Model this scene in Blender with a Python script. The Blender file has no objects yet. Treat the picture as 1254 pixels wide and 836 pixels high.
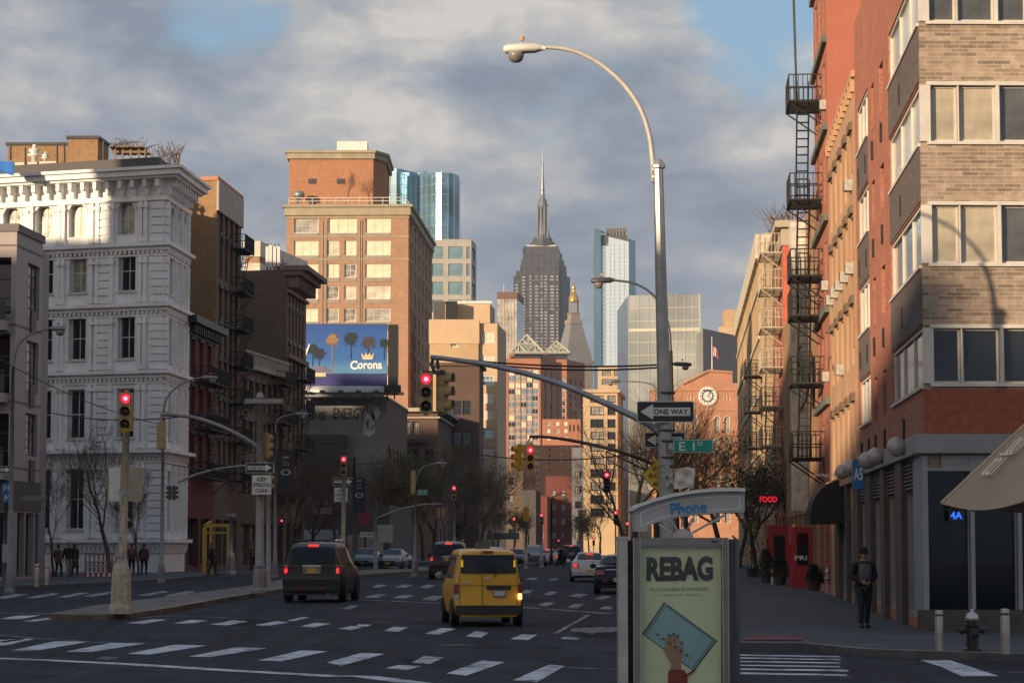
import bpy, bmesh, math, random
from math import sin, cos, tan, atan, atan2, pi, sqrt, radians
from mathutils import Vector, Matrix
C = bpy.context.scene.collection
R = random.Random(7)
# ------------------------------------------------------------------ camera numbers (photo pixels, 1254x836)
F, CX, CY = 3040.0, 627.0, 418.0
EYE = 2.0
PITCH = atan(251 / F)
cp, sp = cos(PITCH), sin(PITCH)
def ray(px, py):
 dx, dy = px - CX, CY - py
 return Vector((dx, F * cp - dy * sp, F * sp + dy * cp))
def at(px, py, Y):
 d = ray(px, py)
 return Vector((0, 0, EYE)) + d * (Y / d.y)
def gz(Y): return max(0.0, min(0.36, (Y - 60) * 0.0045))
def ground(px, py, h=0.0):
 d = ray(px, py)
 lo, hi = 5.0, 3000.0
 for _ in range(60):
  m = (lo + hi) / 2
  z = EYE + d.z / d.y * m
  if z > gz(m) + h: lo = m
  else: hi = m
 return Vector((d.x / d.y * lo, lo, gz(lo) + h))
def onplane(px, py, O, N):
 d = ray(px, py); o = Vector((0, 0, EYE))
 t = (O - o).dot(N) / d.dot(N)
 return o + d * t
AV = atan(203 / F)                     # avenue bearing
AD = Vector((sin(AV), cos(AV), 0))
# ------------------------------------------------------------------ object helpers
ORG = {}
def tag(o, label=None, cat=None, group=None, kind=None):
 if label: o['label'] = label
 if cat: o['category'] = cat
 if group: o['group'] = group
 if kind: o['kind'] = kind
 return o
def thing(name, label, cat, loc=(0, 0, 0), rz=0, group=None):
 o = bpy.data.objects.new(name, None); C.objects.link(o)
 o.location = loc; o.rotation_euler = (0, 0, rz); o.empty_display_size = .3
 ORG[o.name] = Vector(loc)
 return tag(o, label, cat, group)
def copy_tree(o, parent=None):
 c = o.copy(); C.objects.link(c)
 if parent: c.parent = parent
 if o.name in ORG: ORG[c.name] = ORG[o.name].copy()
 for ch in list(o.children): copy_tree(ch, c)
 return c
class MB:
 def __init__(s): s.v = []; s.f = []; s.m = []; s.T = None; s.mi = 0
 def pt(s, p):
  p = Vector(p)
  if s.T is not None: p = s.T @ p
  s.v.append(p); return len(s.v) - 1
 def face(s, idx, mi=None): s.f.append(tuple(idx)); s.m.append(s.mi if mi is None else mi)
 def quad(s, a, b, c, d, mi=None): s.face([s.pt(a), s.pt(b), s.pt(c), s.pt(d)], mi)
 def poly(s, pts, mi=None): s.face([s.pt(p) for p in pts], mi)
 def box(s, c, d, mi=None, ax=None):
  c = Vector(c); h = [Vector((d[0] / 2, 0, 0)), Vector((0, d[1] / 2, 0)), Vector((0, 0, d[2] / 2))]
  if ax: h = [Vector(ax[i]) * d[i] / 2 for i in range(3)]
  i = [s.pt(c + h[0] * a + h[1] * b + h[2] * e) for e in (-1, 1) for b in (-1, 1) for a in (-1, 1)]
  for q in ((0, 2, 3, 1), (4, 5, 7, 6), (0, 1, 5, 4), (2, 6, 7, 3), (1, 3, 7, 5), (0, 4, 6, 2)): s.face([i[k] for k in q], mi)
 def prism(s, pts, z0, z1, mi=None):      # pts CCW from above
  n = len(pts)
  b = [s.pt((p[0], p[1], z0)) for p in pts]; t = [s.pt((p[0], p[1], z1)) for p in pts]
  for k in range(n): s.face([b[k], b[(k + 1) % n], t[(k + 1) % n], t[k]], mi)
  s.face(t, mi); s.face(b[::-1], mi)
 def extrude(s, pts, vec, mi=None):       # any planar polygon pushed along vec
  vec = Vector(vec); n = len(pts)
  a = [s.pt(p) for p in pts]; b = [s.pt(Vector(p) + vec) for p in pts]
  s.face(a, mi); s.face(b[::-1], mi)
  for k in range(n): s.face([a[k], b[k], b[(k + 1) % n], a[(k + 1) % n]], mi)
 def tube(s, path, rad, n=8, mi=None, cap=True):
  path = [Vector(p) for p in path]; m = len(path)
  if not hasattr(rad, '__len__'): rad = [rad] * m
  prev = None; rings = []
  for i, p in enumerate(path):
   t = (path[min(i + 1, m - 1)] - path[max(i - 1, 0)])
   if t.length < 1e-9: t = Vector((0, 0, 1))
   t.normalize()
   if prev is None:
    u = t.cross(Vector((0, 0, 1)) if abs(t.z) < .9 else Vector((1, 0, 0)))
   else: u = prev - t * prev.dot(t)
   u.normalize(); prev = u; w = t.cross(u)
   rings.append([s.pt(p + (u * cos(2 * pi * k / n) + w * sin(2 * pi * k / n)) * rad[i]) for k in range(n)])
  for a, b in zip(rings, rings[1:]):
   for k in range(n): s.face([a[k], b[k], b[(k + 1) % n], a[(k + 1) % n]][::-1], mi)
  if cap: s.face(rings[0], mi) ; s.face(rings[-1][::-1], mi)
 def lathe(s, prof, c=(0, 0, 0), n=16, mi=None, axis=None, cap=True):
  c = Vector(c); ax = Vector(axis or (0, 0, 1)).normalized()
  u = ax.cross(Vector((1, 0, 0)) if abs(ax.x) < .9 else Vector((0, 1, 0))).normalized(); w = ax.cross(u)
  rings = [[s.pt(c + ax * z + (u * cos(2 * pi * k / n) + w * sin(2 * pi * k / n)) * max(r, 1e-4)) for k in range(n)] for r, z in prof]
  for a, b in zip(rings, rings[1:]):
   for k in range(n): s.face([a[k], a[(k + 1) % n], b[(k + 1) % n], b[k]], mi)
  if cap: s.face(rings[0][::-1], mi); s.face(rings[-1], mi)
 def ball(s, c, r, n=12, m=8, mi=None):
  if not hasattr(r, '__len__'): r = (r, r, r)
  c = Vector(c); rings = []
  for j in range(1, m):
   a = pi * j / m
   rings.append([s.pt(c + Vector((r[0] * sin(a) * cos(2 * pi * k / n), r[1] * sin(a) * sin(2 * pi * k / n), -r[2] * cos(a)))) for k in range(n)])
  b = s.pt(c - Vector((0, 0, r[2]))); t = s.pt(c + Vector((0, 0, r[2])))
  for k in range(n):
   s.face([b, rings[0][(k + 1) % n], rings[0][k]], mi); s.face([t, rings[-1][k], rings[-1][(k + 1) % n]], mi)
  for x, y in zip(rings, rings[1:]):
   for k in range(n): s.face([x[k], x[(k + 1) % n], y[(k + 1) % n], y[k]], mi)
 def mesh(s, name, mats, off=Vector((0, 0, 0)), smooth=False, uv=True):
  me = bpy.data.meshes.new(name)
  vs = [p - off for p in s.v]
  me.from_pydata(vs, [], s.f)
  for m in (mats if isinstance(mats, (list, tuple)) else [mats]): me.materials.append(m)
  me.polygons.foreach_set('material_index', s.m)
  me.polygons.foreach_set('use_smooth', [smooth] * len(s.f))
  me.update()
  if uv:
   lay = me.uv_layers.new(name='UVMap'); data = [0.0] * (2 * len(me.loops)); li = 0
   for p in me.polygons:
    n = p.normal
    if abs(n.z) > .8: U, V = Vector((1, 0, 0)), Vector((0, 1, 0))
    else:
     U = Vector((0, 0, 1)).cross(n); U.normalize(); V = Vector((0, 0, 1))
    for vi in p.vertices:
     q = s.v[vi]; data[2 * li] = q.dot(U); data[2 * li + 1] = q.dot(V); li += 1
   lay.data.foreach_set('uv', data)
  return me
 def build(s, name, mats, parent=None, world=True, smooth=False, loc=None):
  off = Vector((0, 0, 0))
  if parent is not None and world: off = ORG.get(parent.name, Vector((0, 0, 0)))
  if loc is not None: off = Vector(loc)
  o = bpy.data.objects.new(name, s.mesh(name, mats, off, smooth)); C.objects.link(o)
  if parent is not None: o.parent = parent; ORG[o.name] = off
  elif loc is not None: o.location = loc; ORG[o.name] = off
  return o
def smooth_by_angle(o, deg=35):
 me = o.data
 for p in me.polygons: p.use_smooth = True
 bm = bmesh.new(); bm.from_mesh(me)
 for e in bm.edges:
  if len(e.link_faces) == 2 and e.calc_face_angle(0) > radians(deg): e.smooth = False
 bm.to_mesh(me); bm.free(); return o
def weld(o, d=1e-4):
 bm = bmesh.new(); bm.from_mesh(o.data); bmesh.ops.remove_doubles(bm, verts=bm.verts, dist=d); bm.to_mesh(o.data); bm.free(); return o
# text turned to mesh, on a plane: O origin, U right, V up, height h, width w (stretched to fit)
def lettering(s, O, U, V, h, w, m, parent, name='lettering', bold=0.0, align='c', shear=0, thick=0.004):
 cu = bpy.data.curves.new(name, 'FONT'); cu.body = s; cu.size = 1; cu.offset = bold; cu.shear = shear; cu.extrude = 0
 cu.resolution_u = 3
 t = bpy.data.objects.new('tmp', cu); C.objects.link(t)
 dg = bpy.context.evaluated_depsgraph_get()
 me = bpy.data.meshes.new_from_object(t.evaluated_get(dg))
 bpy.data.objects.remove(t);
 xs = [v.co.x for v in me.vertices]; ys = [v.co.y for v in me.vertices]
 x0, x1, y0, y1 = min(xs), max(xs), min(ys), max(ys)
 off = ORG.get(parent.name, Vector((0, 0, 0))) if parent is not None else Vector((0, 0, 0))
 U = Vector(U).normalized(); V = Vector(V).normalized(); O = Vector(O)
 N = U.cross(V)
 for v in me.vertices:
  a = (v.co.x - x0) / (x1 - x0) * w; b = (v.co.y - y0) / (y1 - y0) * h
  if align == 'c': a -= w / 2; b -= h / 2
  v.co = O + U * a + V * b + N * thick - off
 me.materials.clear(); me.materials.append(m); me.name = name
 o = bpy.data.objects.new(name, me); C.objects.link(o)
 if parent is not None: o.parent = parent; ORG[o.name] = off
 return o
# ------------------------------------------------------------------ materials
def nt(m):
 m.use_nodes = True; n = m.node_tree; n.nodes.clear(); return n
def node(n, t, **k):
 x = n.nodes.new(t)
 for a, b in k.items():
  if a.startswith('i_'):
   x.inputs[a[2:].replace('_', ' ')].default_value = b
  else: setattr(x, a, b)
 return x
def col4(c): return (c[0], c[1], c[2], 1)
def coords(n, kind='Object', scale=(1, 1, 1)):
 tc = node(n, 'ShaderNodeTexCoord'); mp = node(n, 'ShaderNodeMapping'); mp.inputs['Scale'].default_value = scale
 n.links.new(tc.outputs[kind], mp.inputs['Vector']); return mp.outputs['Vector']
def noise(n, vec, scale, detail=4, rough=.6, dist=0):
 x = node(n, 'ShaderNodeTexNoise'); x.inputs['Scale'].default_value = scale; x.inputs['Detail'].default_value = detail
 x.inputs['Roughness'].default_value = rough; x.inputs['Distortion'].default_value = dist
 n.links.new(vec, x.inputs['Vector']); return x.outputs['Fac']
def ramp(n, fac, stops):
 r = node(n, 'ShaderNodeValToRGB'); e = r.color_ramp.elements
 while len(e) < len(stops): e.new(.5)
 for k, (p, c) in enumerate(stops):
  e[k].position = p; e[k].color = col4(c if hasattr(c, '__len__') else (c, c, c))
 n.links.new(fac, r.inputs['Fac']); return r.outputs['Color']
def mixc(n, fac, a, b, mode='MIX'):
 x = node(n, 'ShaderNodeMix', data_type='RGBA', blend_type=mode)
 for sock, val in ((x.inputs[0], fac), (x.inputs[6], a), (x.inputs[7], b)):
  if isinstance(val, (int, float)): sock.default_value = val
  elif isinstance(val, tuple): sock.default_value = col4(val)
  else: n.links.new(val, sock)
 return x.outputs[2]
def mth(n, op, a, b=0.0, c=None):
 x = node(n, 'ShaderNodeMath', operation=op)
 for i, val in enumerate((a, b) if c is None else (a, b, c)):
  if isinstance(val, (int, float)): x.inputs[i].default_value = val
  else: n.links.new(val, x.inputs[i])
 return x.outputs[0]
def finish(m, n, color, rough=.7, metal=0, bump=None, bs=.3, spec=.5, emit=None, es=1, coat=0):
 b = node(n, 'ShaderNodeBsdfPrincipled'); o = node(n, 'ShaderNodeOutputMaterial')
 def put(s, v):
  if isinstance(v, (int, float)): b.inputs[s].default_value = v
  elif isinstance(v, tuple): b.inputs[s].default_value = col4(v)
  else: n.links.new(v, b.inputs[s])
 put('Base Color', color); put('Roughness', rough); put('Metallic', metal); put('Specular IOR Level', spec); put('Coat Weight', coat)
 if coat: b.inputs['Coat Roughness'].default_value = .06
 if emit is not None: put('Emission Color', emit); b.inputs['Emission Strength'].default_value = es
 if bump is not None:
  bp = node(n, 'ShaderNodeBump'); bp.inputs['Strength'].default_value = bs; bp.inputs['Distance'].default_value = .02
  n.links.new(bump, bp.inputs['Height']); n.links.new(bp.outputs[0], b.inputs['Normal'])
 n.links.new(b.outputs[0], o.inputs[0]); return m
MATS = {}
def mat(name, col, rough=.7, metal=0, var=.15, scale=1.5, streak=0, bump=0, spec=.5, emit=None, es=1, coat=0):
 if name in MATS: return MATS[name]
 m = bpy.data.materials.new(name); n = nt(m); c = tuple(col)
 if var > 0:
  v = coords(n)
  f = noise(n, v, scale, 5, .65)
  lo = tuple(x * (1 - var * 1.6) for x in c); hi = tuple(min(1, x * (1 + var)) for x in c)
  cc = ramp(n, f, [(.28, lo), (.72, hi)])
  if streak:
   v2 = coords(n, 'Object', (1.7, 1.7, .12)); f2 = noise(n, v2, 1.3, 4, .7)
   cc = mixc(n, ramp(n, f2, [(.45, 0), (.75, streak)]), cc, tuple(x * .45 for x in c))
  rr = mth(n, 'ADD', mth(n, 'MULTIPLY', f, .25), max(0.02, rough - .12)) if rough > .15 else rough
 else: cc = c; f = None; rr = rough
 bm_ = noise(n, coords(n), scale * 9, 4, .6) if bump else None
 MATS[name] = finish(m, n, cc, rr, metal, bm_, bump, spec, emit, es, coat); return MATS[name]
def brick(name, c1, c2, mortar, bw=.22, bh=.075, mort=.01, bump=.3, stain=.45, ms=.02):
 if name in MATS: return MATS[name]
 m = bpy.data.materials.new(name); n = nt(m)
 tc = node(n, 'ShaderNodeTexCoord'); b = node(n, 'ShaderNodeTexBrick')
 b.inputs['Scale'].default_value = 1; b.inputs['Brick Width'].default_value = bw; b.inputs['Row Height'].default_value = bh
 b.inputs['Mortar Size'].default_value = mort; b.inputs['Mortar Smooth'].default_value = .1; b.inputs['Bias'].default_value = 0
 b.inputs['Color1'].default_value = col4(c1); b.inputs['Color2'].default_value = col4(c2); b.inputs['Mortar'].default_value = col4(mortar)
 n.links.new(tc.outputs['UV'], b.inputs['Vector'])
 v = coords(n); f = noise(n, v, .35, 6, .7)
 cc = mixc(n, ramp(n, f, [(.35, 0), (.7, stain)]), b.outputs['Color'], tuple(x * .55 for x in c1))
 v2 = coords(n, 'Object', (1.5, 1.5, .1)); f2 = noise(n, v2, 1.1, 4, .7)
 cc = mixc(n, ramp(n, f2, [(.5, 0), (.8, stain * .8)]), cc, tuple(min(1, x * 1.25) for x in c2))
 f3 = noise(n, v, 5, 3, .6); cc = mixc(n, .35, cc, ramp(n, f3, [(.3, .25), (.7, .75)]), 'OVERLAY')
 MATS[name] = finish(m, n, cc, .85, 0, b.outputs['Fac'], -bump, .25); return MATS[name]
def glassy(name, col, rough=.06, metal=0.0, wav=.06, ws=1.2, spec=.8, var=0):
 if name in MATS: return MATS[name]
 m = bpy.data.materials.new(name); n = nt(m); v = coords(n)
 cc = tuple(col)
 if var: cc = ramp(n, noise(n, v, var, 2, .5), [(.35, tuple(x * .35 for x in col)), (.65, tuple(col))])
 bm_ = noise(n, v, ws, 2, .5)
 MATS[name] = finish(m, n, cc, rough, metal, bm_, wav, spec); return MATS[name]
def emis(name, col, s=4, base=None):
 return mat(name, base or col, .4, 0, 0, emit=tuple(col), es=s)
# ------------------------------------------------------------------ sun, sky, camera
SAZ = radians(42); SEL = radians(9)             # light travels towards bearing 42 deg right of the view, 9 deg down
LD = Vector((sin(SAZ) * cos(SEL), cos(SAZ) * cos(SEL), -sin(SEL)))
def make_world():
 w = bpy.data.worlds.new('World'); bpy.context.scene.world = w; w.use_nodes = True; n = w.node_tree; n.nodes.clear()
 sky = node(n, 'ShaderNodeTexSky', sky_type='NISHITA'); sky.sun_disc = False
 sky.sun_elevation = SEL; sky.sun_rotation = atan2(-LD.x, -LD.y) ; sky.altitude = 20; sky.air_density = 1; sky.dust_density = 1.2; sky.ozone_density = 1.5
 tc = node(n, 'ShaderNodeTexCoord'); g = tc.outputs['Generated']
 def mp(s, l=(0, 0, 0)):
  m = node(n, 'ShaderNodeMapping'); m.inputs['Scale'].default_value = s; m.inputs['Location'].default_value = l
  n.links.new(g, m.inputs['Vector']); return m.outputs['Vector']
 big = noise(n, mp((1, 1, 2.0), (3.1, .4, .9)), 7.5, 7, .55, .35)
 fine = noise(n, mp((1, 1, 1.8), (1.7, 2.2, 4.0)), 20, 9, .60, .15)
 sep = node(n, 'ShaderNodeSeparateXYZ'); n.links.new(g, sep.inputs[0]); z = sep.outputs[2]
 def blob(px, py, rad):
  d = ray(px, py).normalized(); v = node(n, 'ShaderNodeVectorMath', operation='DISTANCE'); n.links.new(g, v.inputs[0]); v.inputs[1].default_value = d
  x = node(n, 'ShaderNodeMapRange', interpolation_type='SMOOTHERSTEP'); n.links.new(v.outputs['Value'], x.inputs[0])
  x.inputs[1].default_value = 0; x.inputs[2].default_value = rad / F; x.inputs[3].default_value = 1; x.inputs[4].default_value = 0; return x.outputs[0]
 s1 = mth(n, 'ADD', mth(n, 'MULTIPLY', big, .60), mth(n, 'MULTIPLY', fine, .40))
 # gaps where blue sky shows
 gap = mth(n, 'ADD', blob(925, 20, 185), mth(n, 'MULTIPLY', blob(280, -10, 170), .52))
 gap = mth(n, 'ADD', gap, mth(n, 'MULTIPLY', blob(740, 60, 120), .45))
 gap = mth(n, 'ADD', gap, mth(n, 'MULTIPLY', blob(665, 150, 100), .45))
 cover = mth(n, 'SUBTRACT', mth(n, 'ADD', s1, .12), mth(n, 'MULTIPLY', gap, .36))
 cm = ramp(n, cover, [(.36, 0), (.50, 1)])
 # light and dark cloud: warm lit patches against slate bellies
 lit = mth(n, 'ADD', mth(n, 'MULTIPLY', fine, .55), mth(n, 'MULTIPLY', noise(n, mp((1, 1, 2.6), (8, 3, 1)), 9, 5, .5, .3), .45))
 lit = mth(n, 'ADD', lit, mth(n, 'MULTIPLY', blob(480, 90, 330), .05))
 lit = mth(n, 'ADD', lit, mth(n, 'MULTIPLY', blob(900, 130, 150), .06))
 lit = mth(n, 'SUBTRACT', lit, mth(n, 'MULTIPLY', blob(650, 290, 360), .05))
 cc = ramp(n, lit, [(.40, (2.05, 2.5, 3.15)), (.475, (2.9, 3.25, 3.85)), (.54, (4.0, 4.1, 4.25)), (.62, (5.9, 5.6, 5.25))])
 lowc = ramp(n, z, [(.0, 1), (.16, 0)])
 cc = mixc(n, mth(n, 'MULTIPLY', lowc, .45), cc, (2.2, 2.6, 3.2))
 blue = mixc(n, .55, sky.outputs[0], (2.6, 4.7, 6.9))
 c = mixc(n, cm, blue, cc)
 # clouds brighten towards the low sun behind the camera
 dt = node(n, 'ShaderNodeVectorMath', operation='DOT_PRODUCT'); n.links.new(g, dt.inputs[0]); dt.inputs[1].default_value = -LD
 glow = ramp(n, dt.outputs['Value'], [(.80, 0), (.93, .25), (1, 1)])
 # sky overhead, out of view, darkened and blued to lower the fill light
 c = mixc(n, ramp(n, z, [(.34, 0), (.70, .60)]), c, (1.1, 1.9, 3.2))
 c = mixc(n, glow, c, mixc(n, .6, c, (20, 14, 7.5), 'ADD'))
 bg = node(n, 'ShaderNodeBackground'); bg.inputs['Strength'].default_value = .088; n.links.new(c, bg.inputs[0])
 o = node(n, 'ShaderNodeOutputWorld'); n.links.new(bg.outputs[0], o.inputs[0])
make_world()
sl = bpy.data.lights.new('sun', 'SUN'); sl.energy = 4.8; sl.angle = radians(.6); sl.color = (1, .75, .50)
so = bpy.data.objects.new('sun', sl); C.objects.link(so); so.rotation_euler = LD.to_track_quat('-Z', 'Y').to_euler(); so.location = (-60, -60, 60)
cd = bpy.data.cameras.new('camera'); co = bpy.data.objects.new('camera', cd); C.objects.link(co)
co.location = (0, 0, EYE); co.rotation_euler = (pi / 2 + PITCH, 0, 0)
cd.sensor_width = 36; cd.lens = 36 * F / 1254; cd.clip_start = .5; cd.clip_end = 20000
S = bpy.context.scene; S.camera = co
S.view_settings.view_transform = 'Standard'; S.view_settings.look = 'None'; S.view_settings.exposure = .42; S.view_settings.gamma = 1
S.render.resolution_x = 1024; S.render.resolution_y = 682
# ------------------------------------------------------------------ shared materials
asphalt = None
def road_mat():
 m = bpy.data.materials.new('asphalt'); n = nt(m); v = coords(n)
 f = noise(n, v, .25, 6, .6, .3); f2 = noise(n, coords(n, 'Object', (1, .12, 1)), 1.1, 5, .6); f3 = noise(n, v, 28, 3, .7)
 c = ramp(n, f, [(.3, (.026, .031, .041)), (.7, (.052, .059, .072))])
 c = mixc(n, ramp(n, f2, [(.42, 0), (.66, .75)]), c, (.019, .022, .028))
 f4 = noise(n, coords(n, 'Object', (1, .4, 1)), .9, 7, .72); c = mixc(n, ramp(n, f4, [(.55, 0), (.68, .55)]), c, (.072, .080, .094)); f5 = noise(n, coords(n, 'Object', (1.3, .7, 1)), .45, 3, .5); c = mixc(n, ramp(n, f5, [(.60, 0), (.66, .6)]), c, (.016, .018, .023))
 c = mixc(n, .4, c, ramp(n, f3, [(.3, .3), (.7, .72)]), 'OVERLAY')
 vo = node(n, 'ShaderNodeTexVoronoi', feature='DISTANCE_TO_EDGE'); vo.inputs['Scale'].default_value = .28
 dn = node(n, 'ShaderNodeVectorMath', operation='ADD'); nz = node(n, 'ShaderNodeTexNoise'); nz.inputs['Scale'].default_value = .8
 n.links.new(v, nz.inputs['Vector']); n.links.new(v, dn.inputs[0]); n.links.new(nz.outputs['Color'], dn.inputs[1]); n.links.new(dn.outputs[0], vo.inputs['Vector'])
 c = mixc(n, ramp(n, vo.outputs['Distance'], [(0, .9), (.016, 0)]), c, (.02, .02, .022))
 r = mth(n, 'ADD', mth(n, 'MULTIPLY', f, .3), .68)
 return finish(m, n, c, r, 0, f3, .25, .08)
def paint_mat(name, c, wear=.55):
 m = bpy.data.materials.new(name); n = nt(m); v = coords(n)
 f = noise(n, v, 2.2, 7, .72); f2 = noise(n, v, .5, 3, .5)
 k = ramp(n, mth(n, 'ADD', mth(n, 'MULTIPLY', f, .75), mth(n, 'MULTIPLY', f2, .25)), [(wear - .08, 0), (wear + .06, .85)])
 c2 = mixc(n, k, c, (.03, .034, .042)); return finish(m, n, c2, .8, spec=.15)
asphalt = road_mat(); roadpaint = paint_mat('road_paint', (.60, .63, .67)); oldpaint = paint_mat('worn_road_paint', (.42, .45, .49), .5)
def slab_mat(name, c, sz=1.5):
 m = bpy.data.materials.new(name); n = nt(m); tc = node(n, 'ShaderNodeTexCoord'); b = node(n, 'ShaderNodeTexBrick'); b.offset = 0
 b.inputs['Scale'].default_value = 1; b.inputs['Brick Width'].default_value = sz; b.inputs['Row Height'].default_value = sz; b.inputs['Mortar Size'].default_value = .012
 b.inputs['Color1'].default_value = col4(c); b.inputs['Color2'].default_value = col4([x * .82 for x in c]); b.inputs['Mortar'].default_value = col4([x * .4 for x in c])
 n.links.new(tc.outputs['UV'], b.inputs['Vector']); v = coords(n)
 cc = mixc(n, ramp(n, noise(n, v, .6, 6, .65), [(.35, 0), (.75, .6)]), b.outputs['Color'], tuple(x * .5 for x in c))
 vo = node(n, 'ShaderNodeTexVoronoi'); vo.inputs['Scale'].default_value = 2.4; n.links.new(v, vo.inputs['Vector'])
 cc = mixc(n, ramp(n, vo.outputs['Distance'], [(.05, .6), (.09, 0)]), cc, tuple(x * .3 for x in c))
 return finish(m, n, cc, .85, 0, None, .3, .12)
pavem = slab_mat('pavement_slabs', (.10, .108, .12)); kerbm = mat('kerb_stone', (.20, .20, .20), .75, 0, .25, 2, bump=.2)
galv = mat('galvanised_steel', (.36, .36, .35), .42, .55, .22, 3, streak=.3)
steel_dk = mat('dark_painted_steel', (.055, .06, .065), .5, .2, .25, 4)
black = mat('black_paint', (.015, .015, .017), .45, 0, .2, 5)
rubber = mat('rubber', (.012, .012, .013), .8, 0, .2, 6)
white = mat('white_paint', (.72, .70, .66), .55, 0, .12, 2, streak=.2)
cream = mat('cream_paint', (.62, .55, .40), .6, 0, .15, 3, streak=.3)
tan_metal = mat('tan_signal_paint', (.42, .30, .14), .5, 0, .18, 6, streak=.25)
yel = mat('yellow_signal_paint', (.62, .36, .03), .45, 0, .15, 6, streak=.25)
redl = emis('red_signal_light', (1, .015, .05), 1.7); redhot = emis('red_signal_core', (1, .30, .38), 1.6); taill = emis('tail_light_lit', (1, .02, .02), 1.8)
amberl = emis('amber_light', (1, .42, .08), 6)
lens_dk = mat('dark_lens', (.05, .035, .02), .25, 0, .1, 20)
signwhite = mat('sign_white', (.68, .68, .64), .45, 0, .12, 5, streak=.2); signblack = mat('sign_black', (.018, .018, .02), .4, 0, .1, 5)
signgreen = mat('sign_green', (.0, .27, .19), .4, 0, .1, 5); signyel = mat('sign_yellow', (.70, .46, .02), .45, 0, .15, 5, streak=.25)
concrete = mat('concrete', (.33, .31, .28), .85, 0, .3, 1.2, streak=.45, bump=.2)
roofm = mat('roof_felt', (.10, .095, .09), .9, 0, .2, 1)
g_dark = glassy('window_glass_dark', (.016, .02, .024), .05, 0, .05, 1.0, .7)
g_cur = mat('curtained_window', (.33, .31, .27), .16, 0, .55, 1.1, spec=.8)
g_blind = mat('blind_window', (.80, .70, .50), .25, 0, .10, .8, spec=.6)
g_blind2 = mat('mottled_pale_window', (.42, .40, .34), .15, 0, .5, .35, spec=.8)  # pale pane colour with random lighter and darker blotches
g_sky = glassy('window_reflecting_sky', (.30, .40, .44), .06, .55, .10, .6, .8)
frame_w = mat('window_frame_white', (.62, .60, .55), .5, 0, .12, 2); frame_d = mat('window_frame_dark', (.05, .05, .05), .5, 0, .15, 2)
frame_g = mat('window_frame_grey', (.25, .26, .26), .45, .3, .12, 2)
# ------------------------------------------------------------------ buildings
def offset(foot, d):
 n = len(foot); out = []
 for i in range(n):
  p0, p1, p2 = [Vector(foot[(i + k) % n]) for k in (-1, 0, 1)]
  e1 = (p1 - p0).normalized(); e2 = (p2 - p1).normalized()
  n1 = Vector((e1.y, -e1.x)); n2 = Vector((e2.y, -e2.x)); b = (n1 + n2); b.normalize()
  k = d / max(.3, b.dot(n1)); out.append(p1 + b * k)
 return out
def side_to(corner, px, ang, y=25.):
 """length along bearing ang from corner (X,Y) until the photo column px, measured at height y"""
 s, c = sin(ang), cos(ang); lo, hi = 0., 900.
 def col(d):
  X = corner[0] + d * s; Y = corner[1] + d * c
  return CX + F * X / (Y * cp + (y - EYE) * sp)
 up = col(900) > col(0)
 for _ in range(50):
  m = (lo + hi) / 2
  if (col(m) < px) == up: lo = m
  else: hi = m
 return lo
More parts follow.
